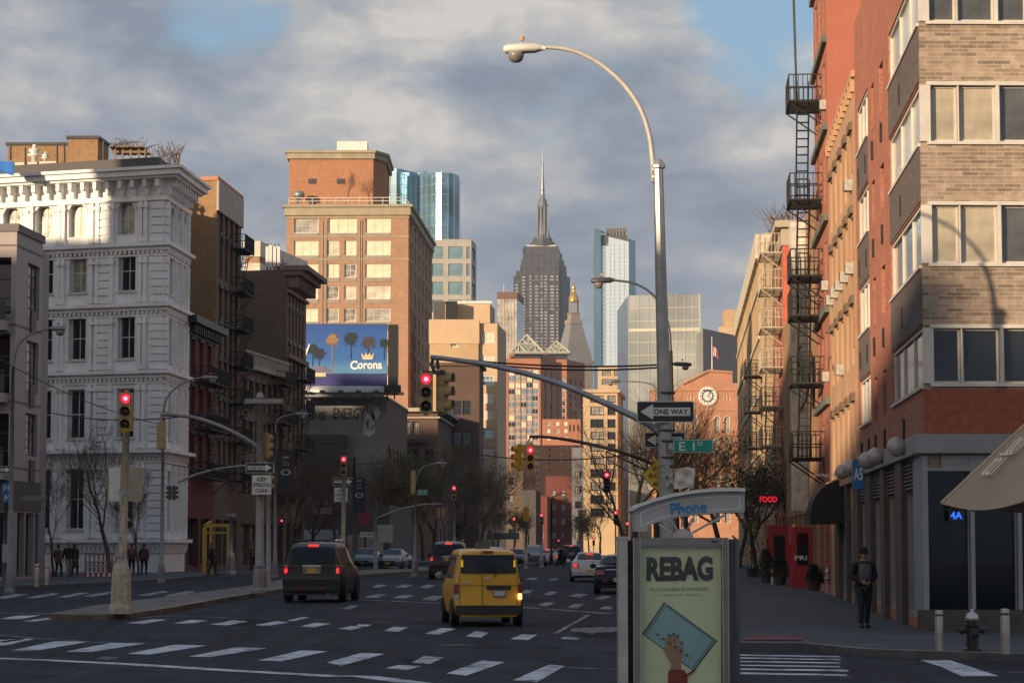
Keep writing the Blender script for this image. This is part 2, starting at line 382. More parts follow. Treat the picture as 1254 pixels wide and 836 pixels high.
class Bld:
 """foot: four (x,y) CCW from above, [0]->[1] is the face towards the camera"""
 def __init__(s, name, label, cat, foot, z1, wall, z0=None, roof=None, group=None):
  s.foot = [Vector((p[0], p[1])) for p in foot]; s.z1 = z1; s.z0 = gz(foot[0][1]) - .3 if z0 is None else z0
  s.root = thing(name, label, cat, (s.foot[0].x, s.foot[0].y, s.z0), 0, group)
  s.wall = wall; s.wins = []; s.roofm = roof or roofm
  n = len(s.foot)
  s.U = []; s.L = []
  for i in range(n):
   e = s.foot[(i + 1) % n] - s.foot[i]; s.L.append(e.length); s.U.append(Vector((e.x, e.y, 0)).normalized())
  s.N = [u.cross(Vector((0, 0, 1))) for u in s.U]
 def P(s, fi, u, z, out=0.0):
  return Vector((s.foot[fi].x, s.foot[fi].y, z)) + s.U[fi] * u + s.N[fi] * out
 def uv(s, fi, px, py):
  p = onplane(px, py, s.P(fi, 0, 0), s.N[fi]); return (p - s.P(fi, 0, 0)).dot(s.U[fi]), p.z
 def grid(s, fi, cols, rows, st, jitter=None):
  """cols/rows in metres: lists of (a,b)"""
  for r in rows:
   for c in cols: s.wins.append((fi, c[0], c[1], r[0], r[1], st))
 def pgrid(s, fi, cols, rows, st, refx=None, refy=None):
  refx = refx if refx is not None else cols[0][0]; refy = refy if refy is not None else rows[0][0]
  cs = [tuple(sorted((s.uv(fi, a, refy)[0], s.uv(fi, b, refy)[0]))) for a, b in cols]
  rs = [tuple(sorted((s.uv(fi, refx, b)[1], s.uv(fi, refx, a)[1]))) for a, b in rows]
  s.grid(fi, cs, rs, st)
 def regular(s, fi, nc, rows_z, w, h, st, m0=1., m1=1.):
  """nc evenly spaced windows per row; rows_z the sills"""
  L = s.L[fi]; step = (L - m0 - m1) / nc
  cols = [(m0 + step * (k + .5) - w / 2, m0 + step * (k + .5) + w / 2) for k in range(nc)]
  s.grid(fi, cols, [(z, z + h) for z in rows_z], st)
 def band(s, mb, z0, z1, out): mb.prism(offset(s.foot, out), z0, z1)
 def done(s, facemats=None, roofdrop=.0):
  mb = MB(); mats = [s.wall] + list(facemats.values() if facemats else [])
  fm = {k: i + 1 for i, k in enumerate(facemats)} if facemats else {}
  n = len(s.foot)
  for fi in range(n):
   W = [w for w in s.wins if w[0] == fi]; L = s.L[fi]; mi = fm.get(fi, 0)
   if not W:
    mb.quad(s.P(fi, 0, s.z0), s.P(fi, L, s.z0), s.P(fi, L, s.z1), s.P(fi, 0, s.z1), mi); continue
   us = sorted(set([0, L] + [round(max(0, min(L, x)), 3) for w in W for x in (w[1], w[2])]))
   zs = sorted(set([s.z0, s.z1] + [round(max(s.z0, min(s.z1, x)), 3) for w in W for x in (w[3], w[4])]))
   for a, b in zip(us, us[1:]):
    if b - a < 1e-4: continue
    mid = (a + b) / 2; run = None
    WW = [w for w in W if w[1] < mid < w[2]]
    for c, d in zip(zs, zs[1:]):
     mz = (c + d) / 2
     if any(w[3] < mz < w[4] for w in WW):
      if run is not None: mb.quad(s.P(fi, a, run), s.P(fi, b, run), s.P(fi, b, c), s.P(fi, a, c), mi); run = None
     elif run is None: run = c
    if run is not None: mb.quad(s.P(fi, a, run), s.P(fi, b, run), s.P(fi, b, s.z1), s.P(fi, a, s.z1), mi)
   for w in W:
    r = w[5].get('rec', .2); a, b, c, d = max(0, w[1]), min(L, w[2]), max(s.z0, w[3]), min(s.z1, w[4])
    A, B, D, E = s.P(fi, a, c), s.P(fi, b, c), s.P(fi, b, d), s.P(fi, a, d); q = -s.N[fi] * r
    for x, y in ((A, B), (B, D), (D, E), (E, A)): mb.quad(x, x + q, y + q, y, mi)
  mb.poly([s.P(k, 0, s.z1) for k in range(n)], 0)
  s.body = mb.build('wall', mats, s.root)
  rb = MB(); rb.prism(offset(s.foot, -.25), s.z1 + .004, s.z1 + .06); rb.build('roof', s.roofm, s.root)
  s.make_windows()
  return s
 def make_windows(s):
  W = s.wins
  far = s.foot[0].y > 230
  W = sorted(W, key=lambda w: -(w[2] - w[1]) * (w[4] - w[3]) / (s.foot[w[0]].y ** 2)) if len(W) > 100 else W
  rest = MB(); rmats = []
  for k, (fi, a, b, c, d, st) in enumerate(W):
   w, h = round(b - a, 3), round(d - c, 3)
   pm = st['pm']; pm = R.choice(pm) if isinstance(pm, (list, tuple)) else pm
   fmm = st.get('fm', frame_w)
   loc = s.P(fi, a, c, -st.get('rec', .2)); ang = atan2(s.U[fi].y, s.U[fi].x)
   if k < 100:
    key = ('W', w, h, id(st), pm.name, far)
    if key not in WC: WC[key] = win_mesh(w, h, st, fmm, pm, far)
    fme, pme = WC[key]
    o = bpy.data.objects.new('window', fme); C.objects.link(o); o.parent = s.root
    o.location = loc - ORG[s.root.name]; o.rotation_euler = (0, 0, ang)
    if pme is not None:
     p = bpy.data.objects.new('pane', pme); C.objects.link(p); p.parent = o
   else:
    T = Matrix.Translation(loc) @ Matrix.Rotation(ang, 4, 'Z')
    for mm in (fmm, pm):
     if mm not in rmats: rmats.append(mm)
    rest.T = T; win_geo(rest, w, h, st, rmats.index(fmm)); win_pane(rest, w, h, st, rmats.index(pm)); rest.T = None
  if rest.f: tag(rest.build('window', rmats, s.root), kind='stuff')
WC = {}
def win_geo(mb, w, h, st, mi=0):
 fw = st.get('fw', .07); t = st.get('ft', .08)
 for cx, cz, sx, sz in ((fw / 2, h / 2, fw, h), (w - fw / 2, h / 2, fw, h), (w / 2, fw / 2, w - 2 * fw, fw), (w / 2, h - fw / 2, w - 2 * fw, fw)):
  mb.box((cx, -t / 2, cz), (sx, t, sz), mi)
 nx, ny = st.get('nx', 1), st.get('ny', 2); q = st.get('mw', fw * .6)
 for i in range(1, nx): mb.box((w * i / nx, -t * .45, h / 2), (q, t * .7, h - 2 * fw), mi)
 for j in range(1, ny): mb.box((w / 2, -t * .4, h * j / ny), (w - 2 * fw, t * .6, q), mi)
 if st.get('sill'): mb.box((w / 2, -st['rec'] / 2 - .06, -.05), (w + .16, st['rec'] + .12, .1), mi)
 if st.get('lintel'): mb.box((w / 2, -st['rec'] - .03, h + .12), (w + .3, .14, .22), mi)
 if st.get('arch'):       # stone spandrels that turn the square head into a round one
  r = w / 2; k = 10; z = h - r; y = -t - .02
  for sgn in (-1, 1):
   pts = [(w / 2 + sgn * r * sin(pi / 2 * j / k), y, z + r * cos(pi / 2 * j / k)) for j in range(k + 1)]
   for p, q2 in zip(pts, pts[1:]):
    mb.quad(p, q2, (q2[0], y, h), (p[0], y, h), mi)
  o = r + .16
  pts = [(w / 2 + o * cos(pi * j / 14), -st['rec'] - .05, z + o * sin(pi * j / 14)) for j in range(15)]
  ip = [(w / 2 + (r + .0) * cos(pi * j / 14), -st['rec'] - .05, z + (r + .0) * sin(pi * j / 14)) for j in range(15)]
  for j in range(14):
   mb.quad(pts[j], pts[j + 1], ip[j + 1], ip[j], mi)
   mb.quad((pts[j][0], -st['rec'] + .01, pts[j][2]), (pts[j + 1][0], -st['rec'] + .01, pts[j + 1][2]), pts[j + 1], pts[j], mi)
def win_pane(mb, w, h, st, mi=0):
 fw = st.get('fw', .07)
 mb.quad((fw * .9, -.02, fw * .9), (w - fw * .9, -.02, fw * .9), (w - fw * .9, -.02, h - fw * .9), (fw * .9, -.02, h - fw * .9), mi)
 sh = st.get('shelf')
def win_mesh(w, h, st, fm, pm, far):
 if far:
  mb = MB(); win_geo(mb, w, h, st, 0); win_pane(mb, w, h, st, 1); return mb.mesh('window', [fm, pm]), None
 a = MB(); win_geo(a, w, h, st, 0); b = MB(); win_pane(b, w, h, st, 0)
 return a.mesh('window', [fm]), b.mesh('pane', [pm])
def row_foot(corner, w, d, side, ang=None, fang=None):
 ang = AV if ang is None else ang; fang = ang if fang is None else fang
 A = Vector((sin(ang), cos(ang))); Fd = Vector((cos(fang), -sin(fang))); c = Vector(corner[:2])
 if side == 'L':
  p1 = c; p0 = c - Fd * w; return [p0, p1, p1 + A * d, p0 + A * d]
 p0 = c; p1 = c + Fd * w; return [p0, p1, p1 + A * d, p0 + A * d]
# ------------------------------------------------------------------ left row
def zof(py, Y, px=627): return at(px, py, Y).z
# material set
m_white = mat('white_cast_iron', (.80, .80, .79), .6, 0, .10, .8, streak=.2)
m_pink = mat('grey_pink_panel', (.34, .30, .29), .55, 0, .10, .5, streak=.2)
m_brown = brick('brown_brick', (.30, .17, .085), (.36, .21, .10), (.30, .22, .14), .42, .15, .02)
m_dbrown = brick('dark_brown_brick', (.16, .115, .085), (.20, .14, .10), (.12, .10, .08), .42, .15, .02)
m_dred = brick('dark_red_brick', (.17, .05, .045), (.20, .06, .05), (.10, .05, .045), .4, .14, .02)
m_orange = brick('orange_brown_brick', (.36, .20, .125), (.43, .24, .15), (.38, .28, .20), .5, .18, .02, stain=.25)
m_orange2 = brick('penthouse_brick', (.38, .175, .095), (.44, .205, .11), (.38, .22, .13), .5, .18, .02, stain=.2)
m_ledge = mat('olive_cornice', (.36, .31, .21), .7, 0, .15, .5, streak=.3)
m_tan = mat('tan_render', (.58, .42, .26), .8, 0, .10, .12, streak=.12)
m_tanb = mat('tan_brick_far', (.50, .35, .20), .85, 0, .15, .12, streak=.15)
m_rust = mat('rust_brick_far', (.46, .19, .10), .85, 0, .12, .08, streak=.1)
m_grey = mat('grey_render', (.20, .205, .215), .85, 0, .22, .35, streak=.4)
m_dark = mat('dark_stone', (.10, .09, .085), .8, 0, .2, .6, streak=.3)
m_spandrel = mat('grey_spandrel', (.30, .26, .20), .6, .1, .12, .8)
# 1: white cast-iron corner building ---------------------------------------------
FA = atan(3040 / 8500)
c2 = at(201, 400, 145)
d2 = side_to((c2.x, c2.y), 229, AV, 15)
ft = row_foot((c2.x, c2.y), 32, d2, 'L', AV, FA)
b = Bld('cast_iron_building', 'ornate white cast-iron building with arched top windows and deep bracketed cornice on the left corner', 'building', ft, zof(212, 145), m_white)
cols = [(-62, -42), (4, 25), (44, 64), (84, 105), (144, 165)]
stA = dict(pm=[g_cur, g_cur, g_blind2], fm=frame_w, ny=2, nx=2, mw=.05, rec=.45, fw=.09, arch=True)
stB = dict(pm=[g_dark, g_cur, g_dark], fm=frame_w, ny=2, nx=2, mw=.05, rec=.45, fw=.09, sill=True)
b.pgrid(0, cols, [(250, 291)], stA, 84, 270)
for r_ in ((309, 359), (388, 441), (477, 537), (574, 648)): b.pgrid(0, cols, [r_], stB, 84, 400)
L = b.L[1]; sc_ = [(L * .20, L * .34), (L * .46, L * .60), (L * .72, L * .86)]
for r_, st in (((250, 293), stA), ((311, 360), stB), ((390, 442), stB), ((478, 537), stB), ((576, 645), stB)):
 z1_, z0_ = b.uv(1, 205, r_[0])[1], b.uv(1, 205, r_[1])[1]; b.grid(1, sc_, [(z0_, z1_)], st)
b.done()
def zz(py): return b.uv(0, 195, py)[1]
# cornice, belts, pilasters, quoins
cb = MB(); z1 = b.z1
b.band(cb, z1 - .22, z1 + .1, 1.05); b.band(cb, z1 + .1, z1 + .28, 1.25); b.band(cb, z1 - .36, z1 - .22, .8); b.band(cb, z1 - 1.6, z1 - 1.48, .2)
for fi in (0, 1):
 n_ = int(b.L[fi] / .84)
 for k in range(n_ + 1):
  u = .25 + (b.L[fi] - .5) * k / n_
  cb.box(b.P(fi, u, z1 - .60, .33), (.24, .66, .46), ax=(b.U[fi], b.N[fi], (0, 0, 1)))
  cb.box(b.P(fi, u, z1 - 1.02, .17), (.18, .34, .38), ax=(b.U[fi], b.N[fi], (0, 0, 1)))
cb.build('cornice', m_white, b.root)
tb = MB()
for py, s_ in ((300, 1), (374, 1), (456, 1), (553, 1.3), (663, 1)):
 z = zz(py); b.band(tb, z - .28, z - .05, .18); b.band(tb, z - .05, z + .16, .42 * s_); b.band(tb, z - .62, z - .5, .10)
 for fi in (0, 1):
  n_ = int(b.L[fi] / .3)
  for k in range(n_): tb.box(b.P(fi, .15 + b.L[fi] * k / n_, z - .39, .12), (.14, .16, .16), ax=(b.U[fi], b.N[fi], (0, 0, 1)))
tb.build('belt_course', m_white, b.root)
fl = [(z1 - 2.0, zz(300)), (zz(300) , zz(374)), (zz(374), zz(456)), (zz(456), zz(553)), (zz(553), zz(663))]
fl = [(zz(300) + .2, z1 - 1.62), (zz(374) + .2, zz(300) - .64), (zz(456) + .2, zz(374) - .64), (zz(553) + .2, zz(456) - .64), (zz(663) + .2, zz(553) - .64)]
qb = MB()
for px in (-30, 34, 38, 72, 77, 112, 119, 137, 172, 178):
 u = b.uv(0, px, 400)[0]
 if u < .2: continue
 pb = MB()
 for a, c in fl:
  pb.box(b.P(0, u, (a + c) / 2, .10), (.24, .2, c - a), ax=(b.U[0], b.N[0], (0, 0, 1)))
  pb.box(b.P(0, u, c - .3, .13), (.38, .28, .18), ax=(b.U[0], b.N[0], (0, 0, 1))); pb.box(b.P(0, u, a + .2, .13), (.34, .26, .3), ax=(b.U[0], b.N[0], (0, 0, 1)))
 pb.build('pilaster', m_white, b.root)
for u in (.06, .40, .66, .93):
 uu = b.L[1] * u; pb = MB()
 for a, c in fl: pb.box(b.P(1, uu, (a + c) / 2, .10), (.2, .2, c - a), ax=(b.U[1], b.N[1], (0, 0, 1)))
 pb.build('pilaster', m_white, b.root)
for a, c in fl:
 n_ = int((c - a) / .42)
 for k in range(n_):
  z = a + (c - a) * (k + .5) / n_; hh = (c - a) / n_ - .07
  for px0, px1 in ((121, 135), (184, 200)):
   u0, u1 = b.uv(0, px0, 400)[0], b.uv(0, px1, 400)[0]
   qb.box(b.P(0, (u0 + u1) / 2, z, .06), (u1 - u0, .14, hh), ax=(b.U[0], b.N[0], (0, 0, 1)))
  qb.box(b.P(1, .3, z, .08), (.5, .18, hh), ax=(b.U[1], b.N[1], (0, 0, 1))); qb.box(b.P(1, b.L[1] - .3, z, .08), (.5, .18, hh), ax=(b.U[1], b.N[1], (0, 0, 1)))
qb.build('quoin', m_white, b.root)
rf = MB(); rf.prism(offset(b.foot, -.6), z1 + .06, z1 + 1.1); rf.build('mansard', mat('slate_mansard', (.07, .065, .06), .7), b.root)
WB = b
# rooftop bits of the white building
def roofbox(name, label, cat, px0, px1, py0, py1, Y, dep, m, cap=None, ang=0):
 a = at(px0, py1, Y); c = at(px1, py0, Y)
 r_ = thing(name, label, cat, (a.x, Y, a.z))
 ft = [(a.x, Y), (c.x, Y - ang * (c.x - a.x)), (c.x + AD.x * dep, Y + dep), (a.x, Y + dep)]
 k = MB(); k.prism(ft, a.z - 1.5, c.z); k.build('wall', m, r_)
 if cap: k = MB(); k.prism(offset([Vector(f) for f in ft], .12), c.z, c.z + .18); k.build('coping', cap, r_)
 return r_
roofbox('roof_bulkhead', 'cream rendered bulkhead low on the roof of the white building', 'rooftop structure', 18, 71, 199, 216, 150, 6, cream, None, .2)
roofbox('brick_parapet', 'long weathered brick wall behind the vents above the white building', 'wall', 9, 84, 178, 206, 160, .8, m_brown, steel_dk)
roofbox('chimney_block', 'tall square weathered brick block with metal coping above the white building', 'rooftop structure', 83, 120, 170, 206, 158, 3, m_brown, steel_dk)
roofbox('brick_parapet', 'low orange brick parapet between the timber pergola and the brown brick building', 'wall', 117, 205, 203, 212, 153, .5, m_orange)
for px in (42, 55.5):
 a = at(px, 199, 152); r_ = thing('roof_vent', 'small white mushroom vent on the roof bulkhead' if px > 50 else 'larger white double-ringed vent on the roof bulkhead', 'vent', tuple(a))
 k = MB(); s_ = 1 if px < 50 else .6
 k.lathe([(.18 * s_, 0), (.18 * s_, .35 * s_), (.42 * s_, .4 * s_), (.42 * s_, .5 * s_), (.2 * s_, .6 * s_), (.38 * s_, .7 * s_), (.35 * s_, .8 * s_), (.12 * s_, .9 * s_), (.12 * s_, 1.1 * s_), (0, 1.15 * s_)], a, 14); k.build('cowl', white, r_, smooth=True)
for px, py, hh in ((31, 214, 33), (70, 214, 37), (79, 212, 36), (127, 206, 34), (179, 206, 25), (13, 196, 20)):
 a = at(px, py, 149); c = at(px, py - hh, 149)
 k = MB(); k.tube([a, c], [.07, .06], 6); o = k.build('roof_pipe', steel_dk, None, loc=a)
 tag(o, {31: 'dark standpipe in front of the larger white roof vent', 70: 'dark standpipe at the corner of the cream bulkhead', 79: 'dark standpipe just before the tall brick block', 127: 'tall thin pipe between brick block and timber pergola', 179: 'dark post at the right end of the timber pergola', 13: 'short dark pipe beside the blue tarpaulin'}[px], 'pipe', 'pipes on the white building roof')
a = at(141, 206, 150); r_ = thing('pergola', 'weathered timber pergola with bare climbers on the white building roof', 'pergola', tuple(a))
k = MB()
for px in (141, 150, 160, 170, 178):
 for dy in (0, 2.5): k.box(at(px, 196, 150 + dy), (.12, .12, 1.5))
k.build('post', mat('weathered_timber', (.25, .17, .11), .8), r_)
k = MB()
for i in range(16): k.box(at(140 + i * 2.6, 184.5 + R.uniform(-.6, .6), 151.2), (.1, 3.2, .1))
for dy in (0, 2.5): k.box(at(160, 186, 150 + dy), (2.2, .1, .14))
k.build('beam', MATS['weathered_timber'], r_)
k = MB()
for i in range(46):
 p = at(R.uniform(139, 182), R.uniform(178, 186), 150.5 + R.random()); k.tube([p, p + Vector((R.uniform(-.4, .4), R.uniform(-.3, .3), R.uniform(.1, .5))), p + Vector((R.uniform(-.8, .8), 0, R.uniform(-.3, .6)))], .02, 3)
k.build('climber', mat('bare_twig', (.16, .105, .07), .9), r_)
a = at(0, 212, 144); k = MB()
pts = [at(-20, 197, 145), at(17.5, 198, 145), at(16.5, 215, 144.6), at(-20, 205, 144.6)]
k.extrude(pts, (0, .08, 0)); o = k.build('tarpaulin', mat('blue_tarpaulin', (.04, .17, .50), .4, 0, .35, 1.2), None, loc=a); tag(o, 'bright blue tarpaulin hung at the roof edge of the white building', 'tarpaulin')
# 2: grey modern building in front at far left -----------------------------------
c1 = at(19, 400, 118); d1 = side_to((c1.x, c1.y), 52, AV, 15)
ft = row_foot((c1.x, c1.y), 14, d1, 'L', AV)
b = Bld('modern_corner_building', 'grey-pink panelled modern building with dark balconies at the left edge', 'building', ft, zof(277, 118), m_pink)
stM = dict(pm=[g_blind2, g_cur], fm=frame_d, nx=3, ny=5, rec=.25, fw=.07, mw=.05)
L = b.L[1]
for py0, py1 in ((322, 389), (417, 480), (506, 558)):
 z1_, z0_ = b.uv(1, 36, py0)[1], b.uv(1, 36, py1)[1]
 b.grid(1, [(b.uv(1, 33, 400)[0], b.uv(1, 47.5, 400)[0])], [(z0_, z1_)], stM)
stD = dict(pm=g_dark, fm=frame_d, nx=3, ny=3, rec=1.6, fw=.1)
for py0, py1 in ((315, 384), (408, 482), (506, 572)):
 z1_, z0_ = b.uv(0, 8, py0)[1], b.uv(0, 8, py1)[1]
 b.grid(0, [(b.L[0] - 6.5, b.L[0] - .25)], [(z0_, z1_)], stD)
stS = dict(pm=[g_dark, g_dark, g_cur], fm=frame_d, nx=1, ny=1, rec=.35, fw=.12)
z0_, z1_ = gz(118) + .3, b.uv(1, 36, 628)[1]
b.grid(1, [(b.uv(1, x0, 650)[0], b.uv(1, x1, 650)[0]) for x0, x1 in ((21, 30), (31.5, 41), (42.5, 51))], [(z0_, z1_)], stS)
b.grid(0, [(b.L[0] - 3, b.L[0] - .4)], [(z0_, z1_)], stS)
b.done()
k = MB()
for py in (300, 397, 491, 572):
 z = b.uv(0, 15, py)[1]; b.band(k, z - .05, z + .04, .03)
b.band(k, b.z1 - .25, b.z1 + .12, .10)
k.build('panel_joint', mat('joint_grey', (.14, .13, .13), .6), b.root)
k = MB(); b.band(k, z1_ + .1, b.uv(0, 15, 588)[1], .07); k.build('fascia', m_dark, b.root)
for py in (393, 481, 575):
 z = b.uv(0, 8, py)[1]; k = MB(); k.box(b.P(0, b.L[0] - 3.4, z - .25, .35), (6.2, .8, .45), ax=(b.U[0], b.N[0], (0, 0, 1)))
 bal = k.build('balcony', m_pink, b.root)
 k = MB()
 for i in range(14): k.box(b.P(0, b.L[0] - 6.4 + i * .46, z + .5, .7), (.04, .04, 1.0), ax=(b.U[0], b.N[0], (0, 0, 1)))
 k.box(b.P(0, b.L[0] - 3.4, z + 1.02, .7), (6.2, .06, .06), ax=(b.U[0], b.N[0], (0, 0, 1))); k.box(b.P(0, b.L[0] - 3.4, z + .45, .705), (6.2, .02, .8), ax=(b.U[0], b.N[0], (0, 0, 1)), mi=0)
 k.build('railing', steel_dk, bal)
for px, py in ((39.5, 394), (38, 485), (38, 577)):
 k = MB(); u, z = b.uv(1, px, py); k.box(b.P(1, u, z, .04), (.9, .1, 1.1), ax=(b.U[1], b.N[1], (0, 0, 1))); k.build('vent_grille', steel_dk, b.root)
# slim return block beyond it
p = b.foot[2]; d_ = side_to((p.x, p.y), 60, AV, 15)
k = MB(); q = [p - Vector((6, 0)), p, p + Vector((AD.x, AD.y)) * d_, p + Vector((AD.x, AD.y)) * d_ - Vector((6, 0))]
k.prism(q, gz(130) - .2, b.z1 - .7); k.build('stair_tower', mat('slate_blue_panel', (.20, .20, .23), .5, .1, .1, 1), b.root)
MBD = b
# 3: dark red low building, behind it the tall brown brick block ----------------
p = WB.foot[2]
d3 = side_to((p.x, p.y), 262, AV, 8)
ft = row_foot((p.x, p.y + .05), 16, d3, 'L', AV)
b = Bld('tenement', 'low dark red brick tenement with bracketed black cornice squeezed beside the white building', 'building', ft, zof(386, 149), m_dred)
stT = dict(pm=[g_dark, g_cur, g_dark], fm=frame_d, nx=1, ny=2, rec=.25, fw=.08, sill=True, lintel=True)
b.regular(1, 3, [zof(p_, 149) for p_ in (452, 512, 572)], 1.3, 2.2, stT, .6, .6)
b.regular(1, 2, [gz(150) + .4], 3.4, 3.0, dict(pm=g_dark, fm=frame_d, nx=3, ny=1, rec=.4, fw=.12), .5, .5)
b.done()
k = MB(); z1 = b.z1; b.band(k, z1 - .2, z1 + .25, .75); b.band(k, z1 - .9, z1 - .75, .2)
for i in range(14): k.box(b.P(1, .3 + i * (b.L[1] - .6) / 13, z1 - .5, .25), (.2, .5, .55), ax=(b.U[1], b.N[1], (0, 0, 1)))
k.build('cornice', black, b.root)
T1 = b
p = T1.foot[2]; d4 = side_to((p.x, p.y), 294, AV, 15)
ft = row_foot((p.x, p.y + .05), 30, d4, 'L', AV, FA)
b = Bld('brick_loft', 'tall brown brick loft with arched side windows and iron balconies, its blank wall half sunlit', 'building', ft, zof(206, 156), m_brown)
stL = dict(pm=[g_dark, g_dark, g_cur], fm=frame_d, nx=1, ny=2, rec=.3, fw=.09, arch=True); stL2 = dict(pm=[g_dark, g_cur, g_dark], fm=frame_d, nx=1, ny=2, rec=.3, fw=.09, lintel=True, sill=True)
b.regular(1, 4, [zof(280, 160)], 1.15, 3.0, stL, .8, .8)
b.regular(1, 4, [zof(335, 160)], 1.15, 2.9, stL, .8, .8)
b.regular(1, 4, [zof(p_, 160) for p_ in (385, 430, 476, 525, 575)], 1.15, 2.0, stL2, .8, .8)
b.regular(1, 3, [gz(150) + .4], 2.2, 3.0, dict(pm=g_dark, fm=frame_d, nx=2, ny=1, rec=.4, fw=.12), .5, .5)
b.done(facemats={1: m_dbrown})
k = MB(); b.band(k, b.z1, b.z1 + .25, .12); k.build('coping', mat('terracotta_coping', (.45, .20, .10), .8), b.root)
k = MB(); z1 = b.z1
k.box(b.P(1, b.L[1] / 2, z1 - 1.0, .08), (b.L[1] + .1, .16, 2.0), ax=(b.U[1], b.N[1], (0, 0, 1))); k.build('frieze', mat('grey_render_frieze', (.42, .38, .33), .8, 0, .15, 1, streak=.3), b.root)
LOFT = b
# 5: low dark shops with balustrade between the loft and the dark cornice block
p = LOFT.foot[2]; c6 = at(350, 500, 184); d5 = (Vector((c6.x, c6.y)) - p).length
A_ = (Vector((c6.x, c6.y)) - p); ang5 = atan2(A_.x, A_.y)
ft = row_foot((p.x, p.y + .05), 14, d5 - .1, 'L', ang5, AV)
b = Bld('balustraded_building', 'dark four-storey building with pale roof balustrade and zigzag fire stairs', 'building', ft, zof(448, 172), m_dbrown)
b.regular(1, 7, [zof(p_, 172) for p_ in (500, 550, 600)], 1.2, 2.0, stL2, .5, .5)
b.regular(1, 5, [gz(180) + .4], 2.6, 2.8, dict(pm=[g_dark, g_dark, g_cur], fm=frame_d, nx=2, ny=1, rec=.4, fw=.12), .5, .5)
b.done()
k = MB(); z1 = b.z1; b.band(k, z1 - .2, z1 + .1, .5)
for i in range(36): k.box(b.P(1, .3 + i * (b.L[1] - .6) / 35, z1 + .5, .2), (.18, .18, .8), ax=(b.U[1], b.N[1], (0, 0, 1)))
k.box(b.P(1, b.L[1] / 2, z1 + .98, .2), (b.L[1], .3, .16), ax=(b.U[1], b.N[1], (0, 0, 1)))
k.build('balustrade', mat('pale_stone', (.36, .33, .29), .8, 0, .2, 1), b.root)
LOW5 = b
# pale wall block behind
a = at(288, 335, 186); c_ = at(321, 335, 186)
ft = [(a.x, 186), (c_.x, 186), (c_.x + 2, 198), (a.x, 198)]
b = Bld('stair_block', 'pale grey blank block with brick and cream top behind the balustraded roof', 'building', ft, zof(334, 186), mat('pale_grey_render', (.34, .33, .32), .85, 0, .2, .5, streak=.4)); b.done()
ft2 = [(a.x, 192), (at(318, 300, 192).x, 192), (at(318, 300, 192).x + 2.5, 206), (a.x, 206)]
b = Bld('brick_block', 'short cream-topped brick block seen between the loft and the antenna roof', 'building', ft2, zof(297, 192), m_orange, z0=15); b.done(); k = MB(); b.band(k, b.z1 - 1.1, b.z1 + .1, .08); b.band(k, b.z1 - 2.9, b.z1 - 1.6, .06); k.build('panel_band', mat('cream_panel', (.62, .58, .48), .6), b.root)
# 6: dark block with heavy cornice -----------------------------------------------
d6 = side_to((c6.x, c6.y), 374, AV, 18)
ft = row_foot((c6.x, c6.y), 22, d6, 'L', AV, FA)
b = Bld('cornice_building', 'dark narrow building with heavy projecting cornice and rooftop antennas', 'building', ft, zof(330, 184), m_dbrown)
b.regular(1, 5, [zof(418, 188)], .75, 2.4, stL, .6, .6); b.regular(1, 5, [zof(375, 188)], .75, 2.2, stL, .6, .6)
b.regular(1, 4, [zof(p_, 188) for p_ in (455, 495, 540, 585)], 1.0, 1.9, stL2, .6, .6)
b.regular(1, 3, [gz(180) + .4], 2.4, 3.0, dict(pm=g_dark, fm=frame_d, nx=2, ny=1, rec=.4, fw=.12), .5, .5)
b.done()
k = MB(); z1 = b.z1; L = b.L[1]; ax = (b.U[1], b.N[1], (0, 0, 1))
k.box(b.P(1, L / 2, z1 + .1, .7), (L + .8, 1.9, .35), ax=ax); k.box(b.P(1, L / 2, z1 - .25, .5), (L + .5, 1.3, .35), ax=ax)
for i in range(9): k.box(b.P(1, .3 + i * (L - .6) / 8, z1 - .85, .4), (.3, .85, .85), ax=ax)
k.box(b.P(1, L / 2, z1 - 1.6, .12), (L + .2, .3, .25), ax=ax); k.box(b.P(1, L / 2, zof(440, 188), .15), (L + .2, .3, .35), ax=ax)
k.build('cornice', mat('brown_stone', (.20, .15, .11), .8, 0, .15, 1), b.root)
for i, px in enumerate((327, 331, 336, 341)):
 a = at(px, 330, 187); t = thing('antenna', ['leftmost white antenna panel of the roof row', 'second white antenna panel in the roof row, slightly taller', 'third white antenna panel in the roof row', 'rightmost white antenna panel, next to the cable brackets'][i], 'antenna', tuple(a), 0, 'antenna panels on the cornice building')
 k = MB(); k.box(a + Vector((0, 0, 1.0)), (.22, .16, 1.5 + .2 * (i == 1))); k.build('panel', white, t); k = MB(); k.tube([a - Vector((0, -.12, .4)), a + Vector((0, .12, 2))], .05, 6); k.build('mount', steel_dk, t)
k = MB(); a = at(346, 330, 187)
for i in range(5): k.tube([a + Vector((i * .16 - .4, 0, -.3)), a + Vector((i * .16 - .4 + R.uniform(-.1, .1), 0, .5 + R.random() * .5))], .03, 5)
k.tube([a + Vector((-.5, 0, .3)), a + Vector((.45, 0, .5))], .03, 5); tag(k.build('antenna_bracket', black, None, loc=a), 'tangle of black brackets beside the antenna panels', 'bracket')
CORN = b
